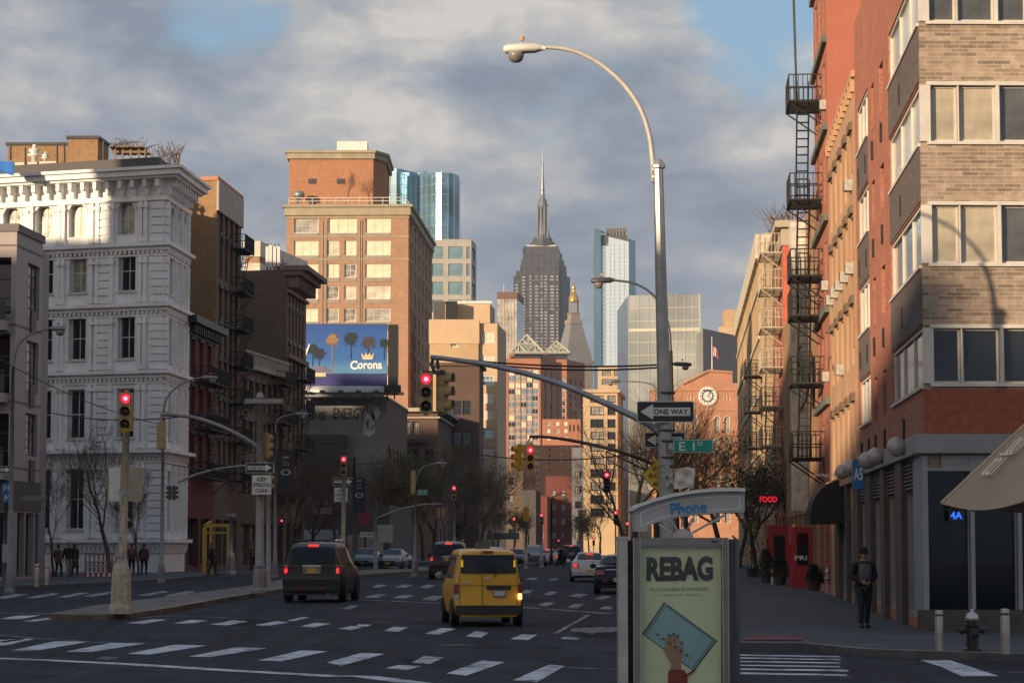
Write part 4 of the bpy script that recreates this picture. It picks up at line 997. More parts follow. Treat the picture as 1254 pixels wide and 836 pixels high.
k = MB(); k.lathe([(4.4, mz(369)), (4.2, mz(367)), (3.9, mz(363)), (2.6, mz(359)), (1.5, mz(357)), (1.4, mz(353)), (1.9, mz(352)), (.9, mz(349)), (.3, mz(344))], (c.x, Ym + 6, 0), 14); k.build('gold_cupola', gold, t, smooth=True)
k = MB(); A = at(702.8, 380, Ym)
k.tube([(A.x, Ym + 6, mz(349)), (A.x, Ym + 6, mz(338))], .25, 5); k.build('finial', gold, t)
# twin pyramid-roofed brick towers ----------------------------------------------------
def pyramid_tower(name, label, Y, x0, x1, xs, ytop, yp0, apex, xap, wins, seed, px0, px1):
 b = Bld(name, label, 'building', pfoot(x0, x1, Y, 24, xs), zof(ytop, Y), m_rust)
 nc, rws = wins
 b.regular(0, nc, rws, 2.6, 2.3, dict(pm=[g_blind, g_blind2, g_cur, g_sky, g_dark], fm=frame_w, nx=2, ny=1, rec=.3, fw=.2), 1.0, 1.0)
 b.regular(1, 3, rws, 2.2, 2.3, dict(pm=[g_dark, g_sky], fm=frame_d, nx=2, ny=1, rec=.3, fw=.2), 1.5, 1.5)
 b.done()
 k = MB(); A = at(px0, yp0, Y + 1); B_ = at(px1, yp0, Y + 1); zt = zof(apex, Y + 12); zp = zof(yp0, Y)
 X0, X1 = A.x, B_.x; w_ = X1 - X0; Yc0, Yc1 = Y + 1, Y + 1 + w_ * 1.0; ap = (at(xap, 420, Y + w_ / 2).x, (Yc0 + Yc1) / 2, zt)
 cs = [(X0, Yc0, zp), (X1, Yc0, zp), (X1 + .8, Yc1, zp), (X0 + .8, Yc1, zp)]
 for i in range(4): k.poly([cs[i], cs[(i + 1) % 4], ap])
 k.poly(cs[::-1]);
 rfm = mat('pyramid_glass_roof', (.36, .38, .32), .4, .3, .15, .1); k.build('pyramid_roof', rfm, b.root)
 k = MB()
 def seg(p, q, r_=.35): k.tube([p, q], r_, 4)
 fr = [Vector(c_) + Vector((0, -.3, .1)) for c_ in cs[:2]]; apv = Vector(ap) + Vector((0, -.3, .3)); mid = (fr[0] + fr[1]) / 2
 for c_ in fr: seg(c_, apv, .5)
 seg(fr[0], fr[1], .5); m0, m1 = fr[0].lerp(apv, .5), fr[1].lerp(apv, .5); seg(m0, m1); seg(mid, m0); seg(mid, m1)
 q0, q1, q2 = fr[0].lerp(apv, .25), fr[1].lerp(apv, .25), (m0 + m1) / 2; seg(fr[0].lerp(mid, .5), q0); seg(fr[1].lerp(mid, .5), q1); seg(fr[0].lerp(mid, .5), m0); seg(fr[1].lerp(mid, .5), m1); seg(q2, m0.lerp(apv, .5)); seg(q2, m1.lerp(apv, .5))
 k.build('roof_truss', mat('pale_truss', (.50, .48, .38), .5), b.root)
 k = MB(); k.box(((X0 + X1) / 2, Y + w_ / 2 + 1, (zp + b.z1) / 2), (w_ * .8, w_ * .7, zp - b.z1)); k.build('louvre_storey', steel_dk, b.root)
 return b
pyramid_tower('pyramid_roof_tower', 'sunlit orange brick tower with lattice pyramid roof in front of the tall spired skyscraper', 1000, 620, 662, 688, 439, 432, 412, 645, (5, [zof(y, 1000) for y in (459.5, 467, 475, 483, 491, 499, 507, 515, 523, 531, 539, 547, 555, 563, 571, 579, 587, 595, 603, 611, 619, 627)]), 1, 625, 666)
b = Bld('tower_parapet_block', 'orange brick top storey with four dark openings under the nearer lattice pyramid', 'building', pfoot(623, 664, 1004, 20, 681), zof(433, 1004), m_rust)
b.grid(0, [(b.L[0] * q, b.L[0] * q + 2.1) for q in (.06, .28, .50, .72)], [(zof(440, 1004), zof(436.5, 1004))], dict(pm=g_dark, fm=frame_d, nx=1, ny=1, rec=.4, fw=.1)); b.done()
pyramid_tower('pyramid_roof_tower', 'shaded set-back brick tower with lattice pyramid roof under the gold-tipped tower', 1070, 674, 694, 716, 440, 432, 420, 681, (3, [zof(y, 1070) for y in (470, 479, 488, 497, 506, 515, 524, 533)]), 2, 667, 698)
b = Bld('brick_flats', 'lower orange brick flats with white windows below the twin pyramid towers', 'building', pfoot(664, 711, 960, 20, 716), zof(513, 960), m_rust)
b.pgrid(0, [(669, 674), (680, 685), (690, 695)], [(516, 521), (525, 530), (534, 539), (545, 550), (555, 560)], dict(pm=[g_blind, g_blind2], fm=frame_w, nx=1, ny=1, rec=.3, fw=.2), 670, 530)
b.pgrid(0, [(697, 699), (702, 704), (707, 709)], [(520, 528)], dict(pm=g_dark, fm=frame_d, nx=1, ny=1, rec=.3, fw=.1), 700, 525); b.done()
b = Bld('brick_flats', 'broad plain orange brick flats down the avenue behind the yellow signals', 'building', pfoot(640, 712, 800, 20, 716), zof(545, 800), mat('bright_rust_far', (.50, .225, .115), .85, 0, .1, .08))
b.pgrid(0, [(655, 657.5), (658.5, 660.5)], [(550, 553), (557, 561), (565, 569), (573, 577), (581, 585), (589, 593)], dict(pm=g_blind, fm=frame_w, nx=1, ny=1, rec=.2, fw=.2), 656, 560)
b.pgrid(0, [(686, 688), (693, 695), (699, 702), (708, 713)], [(546.5, 550)], dict(pm=g_blind, fm=frame_w, nx=1, ny=1, rec=.2, fw=.2), 690, 548)
b.pgrid(0, [(672, 674)], [(548, 552), (556, 560), (565, 569), (573, 577), (583, 587)], dict(pm=g_dark, fm=frame_d, nx=1, ny=1, rec=.2, fw=.2), 656, 560)
b.pgrid(0, [(686, 688)], [(554, 558), (562, 566)], dict(pm=g_blind, fm=frame_w, nx=1, ny=1, rec=.2, fw=.2), 690, 548); b.done()
for (x0, x1, Y, y0, xs, lab, m_) in ((668, 700, 640, 583, 706, 'dark red brick building with stepped top against the sunlit flats', brick('maroon_far', (.20, .06, .045), (.22, .07, .05), (.15, .06, .05), .5, .2, .02)), (655, 670, 620, 607, 676, 'short dark red brick building left of the stepped-top one', None), (618, 656, 560, 600, 662, 'grey shaded apartment building at the bend of the avenue', m_dark), (596, 640, 520, 560, 640, 'dark narrow building beside the beige building', m_dbrown), (700, 716, 600, 548, 720, 'slim grey stone building with rounded top edge beside the sandstone loft', m_grey)):
 b = Bld('avenue_building', lab, 'building', pfoot(x0, x1, Y, 22, xs), zof(y0, Y), m_ or MATS['maroon_far'])
 nr = int((b.z1 - 5) / 3.6)
 b.regular(0, max(2, int(b.L[0] / 2.6)), [4 + 3.6 * i for i in range(nr)], 1.1, 1.7, dict(pm=[g_dark, g_cur, g_dark, g_blind2], fm=frame_d, nx=1, ny=2, rec=.2, fw=.12)); b.done()
# sandstone loft
m_sand = mat('sandstone_far', (.55, .41, .25), .8, 0, .12, .2, streak=.15)
b = Bld('sandstone_loft', 'sunlit sandstone loft building with triple windows, in the middle of the avenue', 'building', pfoot(714, 756, 480, 24, 763), zof(478, 480), m_sand)
b.pgrid(0, [(723, 739.5), (744, 754)], [(484, 492), (498, 507.5), (513, 523), (528.5, 537.5), (543, 552), (558, 568), (574, 584), (590, 600), (606, 616), (622, 632)], dict(pm=[g_blind2, g_cur, g_dark], fm=frame_d, nx=3, ny=2, rec=.35, fw=.12, sill=True), 735, 540); b.done()
k = MB(); b.band(k, b.z1 - .4, b.z1 + .2, .5)
for y in (496, 525.5, 555.5): b.band(k, b.uv(0, 730, y)[1] - .15, b.uv(0, 730, y)[1] + .15, .12)
k.build('cornice', m_sand, b.root)
b = Bld('sandstone_wing', 'tall cream stone building with stacked windows under the slanted glass skyscraper', 'building', pfoot(732, 770, 700, 24, 770), zof(448, 700), m_tan)
b.pgrid(0, [(737, 748), (752, 762)], [(453, 460), (464, 471)], dict(pm=[g_cur], fm=frame_d, nx=3, ny=1, rec=.3, fw=.15), 740, 455); b.done()
# slanted glass skyscraper
Yg = 1833; g_bright = glassy('bright_tower_glass', (.85, .97, 1.0), .10, .8, .25, .014, var=0)
t = thing('glass_skyscraper', 'pale blue mirrored skyscraper with slanted top and open rooftop frame', 'skyscraper', (at(755, 669, Yg).x, Yg, 0))
def gp(x, Y=Yg): return at(x, 420, Y).x
k = MB(); z_ = lambda y: zof(y, Yg)
A = [(gp(736), Yg + 4.2), (gp(770.5), Yg), (gp(770), Yg + 40), (gp(736), Yg + 40)]
bt = [k.pt((p[0], p[1], 0)) for p in A]; tp = [k.pt((A[0][0], A[0][1], z_(286.5))), k.pt((A[1][0], A[1][1], z_(296))), k.pt((A[2][0], A[2][1], z_(296))), k.pt((A[3][0], A[3][1], z_(286.5)))]
for i in range(4): k.face([bt[i], bt[(i + 1) % 4], tp[(i + 1) % 4], tp[i]])
k.face(tp); k.build('front_glass', g_bright, t)
g_edge = glassy('deep_teal_glass', (.14, .30, .36), .1, .7, .05, .05)
k = MB(); pts = [(gp(729), Yg + 14), (gp(736), Yg - .5), (gp(736), Yg + 30), (gp(729), Yg + 30)]
bt = [k.pt((p[0], p[1], 0)) for p in pts]; tp = [k.pt((pts[0][0], pts[0][1], z_(276))), k.pt((pts[1][0], pts[1][1], z_(282))), k.pt((pts[2][0], pts[2][1], z_(282))), k.pt((pts[3][0], pts[3][1], z_(276)))]
for i in range(4): k.face([bt[i], bt[(i + 1) % 4], tp[(i + 1) % 4], tp[i]])
k.face(tp); k.build('left_glass', g_edge, t)
k = MB(); k.prism([(gp(770.2), Yg + 1), (gp(780), Yg + 16), (gp(780), Yg + 40), (gp(770.2), Yg + 40)], 0, z_(292)); k.build('right_glass', g_edge, t)
k = MB(); k.prism([(gp(736.2), Yg + 3), (gp(769), Yg + 3), (gp(769), Yg + 38), (gp(736.2), Yg + 38)], z_(300), z_(287)); k.box((gp(757), Yg + 20, z_(283)), (15, 12, 7)); k.build('roof_core', mat('dark_roof_core', (.10, .09, .08), .8), t)
k = MB()
for x in (748, 752, 756, 760, 764, 768): k.box((gp(x), Yg + 12, z_(284)), (1, 1, 9))
for y in (277, 280): k.box((gp(758), Yg + 12, z_(y)), (13, 1, .8))
k.tube([(gp(731), Yg + 12, z_(277)), (gp(741), Yg + 12, z_(283))], .8, 5); k.build('roof_frame', concrete, t)
k = MB()
for i in range(30): k.quad((gp(736), Yg + 4, z_(298 + i * 5) - .18), (gp(770), Yg - .2, z_(298 + i * 5) - .18), (gp(770), Yg - .2, z_(298 + i * 5) + .18), (gp(736), Yg + 4, z_(298 + i * 5) + .18))
for x in (742, 748, 753, 759, 765): k.box((gp(x), Yg - .15 + (770 - x) * 4.2 / 34, z_(380)), (.3, .2, z_(296) - z_(464)))
k.build('mullion', mat('blue_mullion', (.50, .60, .63), .3, .6), t)
# wide glass building
Ya = 560; g_olive = glassy('olive_reflecting_glass', (.60, .63, .58), .10, .6, .8, .09, var=.06)  # dark and pale blotches in the colour stand in for cloud reflections
b = Bld('glass_office', 'wide olive-gold reflective glass office block behind the tall lamp', 'building', pfoot(770.5, 858, Ya, 20, 858, skew=3.2), zof(360, Ya), g_olive); b.done()
k = MB()
for x in (771.5, 783, 795, 807, 818, 829, 839, 849, 857): k.box((at(x, 420, Ya).x, Ya - .06 + (858 - x) * 3.2 / 87.5, b.z1 / 2), (.12 if x < 857 else .3, .2, b.z1))
for y in (376, 392, 402, 404, 418, 434, 450): k.box(b.P(0, b.L[0] / 2, zof(y, Ya), .05), (b.L[0], .14, .12 if y not in (402, 404) else .3), ax=(b.U[0], b.N[0], (0, 0, 1)))
k.box(b.P(0, 5.2, zof(403, Ya), .12), (9, .25, .5), ax=(b.U[0], b.N[0], (0, 0, 1))); k.build('mullion', mat('olive_mullion', (.50, .48, .38), .5, .1), b.root)
k = MB(); k.prism([(at(756, 420, Ya + 40).x, Ya + 40), (at(770, 420, Ya).x, Ya + 3.0), (at(770, 420, Ya).x, Ya + 40)], 0, zof(360, Ya)); k.build('side_glass', glassy('slate_side_glass', (.03, .045, .07), .15, .3, .04, .1), b.root)
# dark slanted-roof building
Ys = 505
t = thing('dark_slanted_building', 'dark slate building with sloping top behind the flag', 'building', (at(880, 669, Ys).x, Ys, 0))
k = MB(); X0, X1 = at(861, 420, Ys).x, at(912, 420, Ys).x
pts = [(X0, Ys, 0), (X1, Ys, 0), (X1, Ys, zof(413, Ys)), (X0, Ys, zof(402, Ys))]; k.extrude(pts, (0, 20, 0)); k.build('wall', glassy('slate_curtain_wall', (.05, .055, .07), .2, .2, .05, .4), t)
b = Bld('cream_roof_block', 'cream block topped by a small square tower above the dark slanted building', 'building', pfoot(880, 915, 540, 12, 915), zof(400, 540), m_tan); b.done()
k = MB(); k.prism([(at(888, 420, 545).x, 545), (at(903, 420, 545).x, 545), (at(903, 420, 545).x, 553), (at(888, 420, 545).x, 553)], b.z1, zof(379, 545)); k.build('tower', m_tanb, b.root)
# brownstone clock building
Yc = 470; m_cu = mat('red_sandstone', (.48, .24, .14), .85, 0, .15, .35, streak=.25)
b = Bld('clock_building', 'red sandstone building with round white clock in its gable and arched windows', 'building', pfoot(797, 906, Yc, 30, 906), zof(478, Yc), m_cu)
stc = dict(pm=[g_blind2, g_cur], fm=cream, nx=2, ny=2, rec=.35, fw=.16, arch=True)
stc2 = dict(pm=[g_dark, g_cur], fm=cream, nx=1, ny=2, rec=.35, fw=.12, arch=True)
cx_ = [(812, 819), (824, 831), (836, 843), (848, 855), (875, 882), (887, 894)]
b.pgrid(0, cx_, [(510, 530)], stc, 850, 520); b.pgrid(0, cx_, [(536, 545), (550, 565), (580, 600), (615, 640)], stc2, 850, 540)
b.pgrid(0, [(884, 886), (888, 890), (892, 894), (840, 842), (844, 846), (848, 850)], [(484, 489.5)], dict(pm=cream, fm=cream, nx=1, ny=1, rec=.2, fw=.05), 885, 485)
b.done()
k = MB(); ga = [at(x, y, Yc) for x, y in ((836, 478), (905.5, 478), (905.5, 469), (897, 469), (897, 456), (868, 454), (846, 466), (836, 470))]
k.extrude(ga, (0, 12, 0)); k.build('gable', m_cu, b.root)
k = MB(); b.band(k, b.z1 - .12, b.z1 + .12, .25); b.band(k, zof(503, Yc), zof(501, Yc), .15); b.band(k, zof(533, Yc), zof(531.5, Yc), .15)
p = [at(836, 470, Yc - .1), at(868, 454, Yc - .1), at(897, 456, Yc - .1)]; k.tube(p, .28, 5); k.build('cornice', m_cu, b.root)
cc_ = at(866.5, 485, Yc - .05); rr_ = 11.5 * Yc / F
k = MB(); k.lathe([(rr_, 0), (rr_, .25), (rr_ * .85, .3), (rr_ * .85, .2), (.01, .2)], cc_, 28, axis=(0, -1, 0)); ck = k.build('clock', white, b.root)
k = MB()
for i in range(12):
 a_ = pi * i / 6; d_ = Vector((cos(a_), 0, sin(a_))); k.box(cc_ + d_ * rr_ * .70 + Vector((0, -.24, 0)), (.09, .04, .28), ax=((d_.z, 0, -d_.x), (0, 1, 0), tuple(d_)))
for a_, L_ in ((radians(60), .5), (radians(-25), .6)): d_ = Vector((cos(a_), 0, sin(a_))); k.box(cc_ + d_ * rr_ * L_ * .5 + Vector((0, -.28, 0)), (.09, .04, rr_ * L_), ax=((d_.z, 0, -d_.x), (0, 1, 0), tuple(d_)))
k.build('clock_hands', black, ck)
k = MB(); k.lathe([(rr_ * .62, .21), (rr_ * .62, .225), (rr_ * .5, .225), (rr_ * .5, .21)], cc_, 24, axis=(0, -1, 0), cap=False); k.build('clock_ring', steel_dk, ck)
k = MB(); k.lathe([(rr_ * 1.15, 0), (rr_ * 1.15, .12), (rr_, .14), (rr_, 0)], cc_, 28, axis=(0, -1, 0)); k.build('clock_surround', m_cu, ck)
f_ = at(872, 456, Yc + 4); t = thing('flag', 'small red and white striped flag hanging from a pole above the clock building', 'flag', tuple(f_))
k = MB(); top = at(870.3, 412, Yc + 4); k.tube([f_, (f_.x, f_.y, top.z)], [.12, .07], 6); k.build('pole', white, t)
k = MB(); p0 = Vector((f_.x + .1, f_.y, zof(422, Yc)));
mre = mat('flag_red', (.50, .06, .06), .8, 0, .1, 2); mbl = mat('flag_blue', (.05, .06, .2), .8)
g_ = {}
for i in range(7):
 for j in range(8):
  g_[i, j] = p0 + Vector((i * .17 + j * .02, .15 * sin(i * 1.1 + j * .3), -j * .26 - i * i * .02 - .0))
for i in range(6):
 for j in range(7): k.quad(g_[i, j], g_[i + 1, j], g_[i + 1, j + 1], g_[i, j + 1], 0 if i % 2 else 1)
k.build('cloth', [mre, mat('flag_white', (.6, .5, .5), .8)], t)
# a last row of roofs closing the avenue
for i in range(9):
 x0 = 590 + i * 38; Y = 1250 + 60 * (i % 3)
 if x0 > 900: break
 b = Bld('distant_block', ['plain distant block', 'shaded distant block', 'brownish distant block'][i % 3] + ' far down the avenue between the street trees', 'building', pfoot(x0, x0 + 37, Y, 30, x0 + 38), zof([600, 585, 610, 575, 592, 560, 588, 600, 570][i], Y), [m_tanb, m_dark, m_rust][i % 3], group='distant blocks closing the avenue')
 b.regular(0, 5, [4 + 4 * q for q in range(7)], 1.8, 2, dict(pm=[g_dark, g_cur], fm=frame_d, nx=1, ny=1, rec=.2, fw=.1)); b.done()
# ------------------------------------------------------------------ right row
m_red = brick('red_brick', (.33, .12, .075), (.40, .15, .095), (.34, .20, .15), .42, .14, .014, stain=.25)
m_stone = brick('brown_stone_block', (.19, .145, .11), (.41, .32, .24), (.40, .34, .27), .38, .09, .010, bump=.5, stain=.35)
m_spn = brick('charcoal_brick', (.12, .10, .095), (.15, .125, .115), (.09, .08, .075), .42, .14, .014, stain=.2)
m_alu = mat('brushed_aluminium', (.60, .57, .51), .5, .1, .1, 1.5, streak=.15)
m_org = mat('orange_render', (.46, .28, .16), .85, 0, .14, .8, streak=.25)
c1 = at(1128, 250, 55.0); Yr = 55.0
Xr = lambda Y: c1.x + tan(AV) * (Y - Yr)
d1 = 20.0; top1 = 17.9
ft = row_foot((c1.x, Yr), 16, d1, 'R', AV, radians(-1.2))
b = Bld('corner_brick_building', 'corner building of red brick and brown stone bands over a glazed shop', 'building', ft, top1, m_stone)
bh = gz(55)
zr = lambda y: b.uv(0, 1135, y)[1]
rows = [(-44, 29), (102, 176), (248.5, 325), (399, 472)]
stF = dict(pm=[g_dark], fm=m_alu, nx=1, ny=1, rec=.10, fw=.045)
g_refl = mat('painted_reflection_pane', (.60, .52, .38), .14, .15, .60, .22, spec=.8)  # blotches in the colour imitate a half-lit cloud reflection
g_mid = mat('painted_sky_pane', (.17, .17, .165), .08, .4, .55, .3, spec=.8)  # darker pane, sky reflection put into the colour as blotches
def pane_row(y0, y1, mats_):
 xs = [(1130.5, 1174.5), (1176.5, 1222), (1226, 1262), (1266, 1300), (1304, 1340)]
 for (x0, x1), m_ in zip(xs, mats_):
  b.pgrid(0, [(x0, x1)], [(y0 + 2.5, y1 - 3)], dict(pm=m_, fm=m_alu, nx=1, ny=1, rec=.14, fw=.05, ft=.06), 1135, 300)
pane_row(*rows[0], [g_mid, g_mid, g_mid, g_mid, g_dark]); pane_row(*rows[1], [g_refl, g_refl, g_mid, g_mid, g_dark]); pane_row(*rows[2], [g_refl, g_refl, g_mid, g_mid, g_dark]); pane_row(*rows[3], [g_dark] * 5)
# avenue side: face 3 runs from far to near
L = b.L[3]
def u3(px, py=300): return b.uv(3, px, py)[0]
stV = dict(pm=[g_blind2, g_cur, g_mid], fm=m_alu, nx=3, ny=1, rec=.12, fw=.07, mw=.07)
stv = dict(pm=[g_dark, g_cur, g_dark], fm=frame_d, nx=1, ny=1, rec=.22, fw=.06)
zrow = [(zr(y1), zr(y0)) for y0, y1 in rows]
for z0_, z1_ in zrow + [(zr(-44) + 2.9, zr(-44) + 4.2)]:
 if z1_ > top1: continue
 b.grid(3, [(u3(1091), L - .12)], [(z0_, z1_)], stV); b.grid(3, [(u3(1051.5), u3(1064.5))], [(z0_, z1_)], stV)
 for x0, x1 in ((1068.5, 1072), (1079, 1083.5), (1040.5, 1043.5)): b.grid(3, [(u3(x0), u3(x1))], [(z0_ - .1, z1_ - .25)], stv)
# ground floor openings
zg0, zg1 = bh + .75, zr(576); zl1 = zr(543)
m_gfr = mat('grey_shop_frame', (.27, .285, .30), .5, .1, .1, 2)
stG = dict(pm=g_dark, fm=m_gfr, nx=1, ny=1, rec=.18, fw=.06)
m_shop = glassy('shop_glass', (.008, .013, .017), .05, 0, .12, 1.1, .35)
stG['pm'] = m_shop
b.pgrid(0, [(1134, 1189.5), (1190.5, 1247), (1248, 1300), (1301, 1350)], [(575, 755)], stG, 1140, 650)
for x0, x1 in ((1033, 1040), (1043, 1050), (1057, 1066), (1073, 1084), (1090, 1103), (1112, 1124)):
 b.grid(3, [(u3(x0, 700), u3(x1, 700))], [(bh + .45, zl1 - .1)], dict(pm=m_shop, fm=m_gfr, nx=3, ny=1, rec=.25, fw=.06, mw=.07, ft=.24))
b.done(facemats={3: m_red})
ax0 = (b.U[0], b.N[0], (0, 0, 1)); ax3 = (b.U[3], b.N[3], (0, 0, 1))
# aluminium window bands
for y0, y1 in rows:
 k = MB(); z0_, z1_ = zr(y1), zr(y0)
 for za, zb in ((z0_ - .02, z0_ + .05), (z1_ - .05, z1_ + .03)): k.box(b.P(0, b.L[0] / 2 + .1, (za + zb) / 2, .03), (b.L[0] - .1, .08, zb - za), ax=ax0)
 k.box(b.P(0, .11, (z0_ + z1_) / 2, .02), (.24, .06, z1_ - z0_ - .1), ax=ax0)
 u = b.uv(0, 1224, 300)[0]; k.box(b.P(0, u, (z0_ + z1_) / 2, .015), (.075, .08, z1_ - z0_ - .1), ax=ax0)
 u = b.uv(0, 1175.5, 300)[0]; k.box(b.P(0, u, (z0_ + z1_) / 2, .012), (.03, .05, z1_ - z0_ - .1), ax=ax0)
 k.build('window_band', m_alu, b.root)
 for ua, ub in ((u3(1091), L), (u3(1051.5), u3(1064.5))): k = MB(); k.box(b.P(3, (ua + ub) / 2, z0_ - .03, .03), (ub - ua, .07, .07), ax=ax3); k.build('window_sill', m_alu, b.root)
# charcoal spandrels on the side
zl = sorted(zrow)
for (a0, a1), (b0, b1) in zip(zl, zl[1:]):
 for ua, ub in ((u3(1091), L - .01), (u3(1051.5), u3(1064.5))): k = MB(); k.box(b.P(3, (ua + ub) / 2, (a1 + b0) / 2, .012), (ub - ua, .03, b0 - a1 - .08), ax=ax3); k.build('spandrel', m_spn, b.root)
for (z0_, z1_) in zl:
 for x in (1053.5, 1062, 1070.3, 1081.5, 1105): k = MB(); k.box(b.P(3, u3(x), z0_ - .75, .03), (.22, .05, .5), ax=ax3); k.build('vent_grille', black, b.root)
# red brick band and grey fascia on the corner
k = MB(); za, zb = zr(531), zr(475.5)
k.box(b.P(0, b.L[0] / 2, (za + zb) / 2, .02), (b.L[0], .05, zb - za - .02), ax=ax0); k.build('brick_band', brick('red_brick_smooth', (.30, .095, .06), (.33, .105, .065), (.24, .10, .07), .30, .20, .006, stain=.1), b.root)
k = MB(); za, zb = zr(555), zr(531.5)
k.box(b.P(0, b.L[0] / 2 - .12, (za + zb) / 2, .14), (b.L[0] + .3, .3, zb - za), ax=ax0); k.box(b.P(3, L / 2 - .05, (za + zb) / 2 - .02, .12), (L - .1, .26, zb - za), ax=ax3); k.build('fascia', mat('grey_fascia', (.27, .27, .27), .5, .1, .08, 1), b.root)
k = MB()
z0_, z1_ = zr(573), zr(557)
for i in range(9):
 z = z0_ + (z1_ - z0_) * (i + .5) / 9
 k.box(b.P(0, b.L[0] / 2 + .1, z, .05), (b.L[0] - .5, .10, .034), ax=ax0)
k.box(b.P(0, b.L[0] / 2 + .1, (z0_ + z1_) / 2, .01), (b.L[0] - .5, .015, z1_ - z0_), ax=ax0)
k.build('louvre', mat('louvre_grey', (.27, .28, .29), .5, .1), b.root)
k = MB()
for x in (1132.5, 1190, 1247.5, 1300.5): u = b.uv(0, x, 650)[0]; k.box(b.P(0, u, (zr(760) + z1_) / 2, .05), (.09 if x > 1140 else .12, .14, z1_ - zr(757)), ax=ax0)
k.box(b.P(0, b.L[0] / 2, zr(574.5), .06), (b.L[0], .14, .07), ax=ax0); k.box(b.P(0, b.L[0] / 2, zr(755.5), .06), (b.L[0], .14, .08), ax=ax0)
k.build('shop_frame', m_gfr, b.root)
k = MB(); k.box(b.P(0, b.L[0] / 2 - .1, bh + .15 + .22, .10), (b.L[0] + .2, .24, .50), ax=ax0); k.build('plinth', mat('dark_granite', (.07, .055, .05), .35, 0, .25, 4), b.root)
for x0, x1 in ((1028, 1033), (1040.5, 1043), (1050.5, 1057), (1066.5, 1073), (1085, 1090), (1103.5, 1112)):
 k = MB(); ua, ub = u3(x0, 700), u3(x1, 700); k.box(b.P(3, (ua + ub) / 2, (bh + zl1) / 2, .06), (ub - ua, .16, zl1 - bh), ax=ax3); k.build('pier', mat('bronze_pier', (.09, .07, .06), .45, .2, .15, 2), b.root)
k = MB(); ua = u3(1124, 700); k.box(b.P(3, (ua + L) / 2, (bh + zl1) / 2 + .2, .03), (L - ua - .02, .10, zl1 - bh - .4), ax=ax3); k.build('corner_column', m_gfr, b.root)
for x0, x1 in ((1057, 1066), (1073, 1084), (1090, 1103), (1112, 1124)):
 ua, ub = u3(x0, 700), u3(x1, 700); k = MB()
 for i in range(9): k.box(b.P(3, (ua + ub) / 2, zl1 - .2 - i * .09, .03), (ub - ua, .08, .02), ax=ax3)
 k.build('side_louvre', mat('louvre_grey', (.16, .16, .16)), b.root)
CB = b
# interior: a warm cue behind the shop glass is left to reflections
# globe lamps on the fascia
m_globe = mat('frosted_globe', (.36, .35, .33), .25, 0, .08, 4, spec=.8)
for i, px in enumerate((1103, 1076, 1066, 1045, 1035)):
 u = u3(px + (18, 17, 15, 15, 13)[i], 560); z = (zr(555) + zr(531.5)) / 2 + .02
 p = b.P(3, u, z, .42); t = thing('globe_lamp', ['globe wall lamp nearest the building corner', 'second globe wall lamp, between the corner globe and the blue sign', 'third globe wall lamp, just before the blue sign', 'fourth globe wall lamp, beyond the blue sign', 'last and smallest globe wall lamp on the grey fascia'][i], 'lamp', tuple(p), 0, 'globe lamps along the shop fascia')
 k = MB(); k.ball(p, .23, 16, 10); k.build('globe', m_globe, t, smooth=True)
 k = MB(); k.tube([b.P(3, u, z, .2), p - b.N[3] * .2], .06, 8); k.lathe([(.16, 0), (.16, .06), (.08, .1)], b.P(3, u, z, .26), 12, axis=tuple(b.N[3])); k.build('bracket', galv, t)
for i, (px, py) in enumerate(((1171, 630.5),)):
 p = onplane(px, py, b.P(0, 0, 0, .09), b.N[0]); t, tt = thing('window_sign', 'small glowing blue sign behind the shop glass under the tan umbrella', 'sign', tuple(p)), None
 k = MB(); k.box(p, (.34, .03, .26), ax=ax0); k.build('panel', signblack, t); lettering('4A', p + b.N[0] * .018, b.U[0], (0, 0, 1), .17, .26, emis('blue_neon', (.02, .12, .9), 1.2), t, bold=.02)
# blue bank sign
p = b.P(3, u3(1069, 560), zr(557), .42); t = thing('blue_sign', 'blue projecting shop sign with white letters between the globe lamps', 'sign', tuple(p))
blue_s = mat('sign_blue', (.02, .16, .42), .4, 0, .1, 4)
k = MB(); k.box(p, (.16, .30, .82), ax=(b.U[3], b.N[3], (0, 0, 1))); k.build('panel', blue_s, t)
o = lettering('citi', p + b.U[3] * .085, -b.N[3] if False else (-b.N[3]), (0, 0, 1), .3, .6, white, t) if False else None
lettering('BANK', p + Vector((0, 0, .05)) + b.U[3] * .083, b.N[3] * -1 if (b.N[3] * -1).cross(Vector((0, 0, 1))).dot(b.U[3]) > 0 else b.N[3], (0, 0, 1), .3, .62, white, t) if False else None
uu = -b.N[3] if (-b.N[3]).cross(Vector((0, 0, 1))).dot(b.U[3]) > 0 else b.N[3]
lettering('A5', p + b.U[3] * .083, uu, (0, 0, 1), .34, .24, white, t, bold=.02)
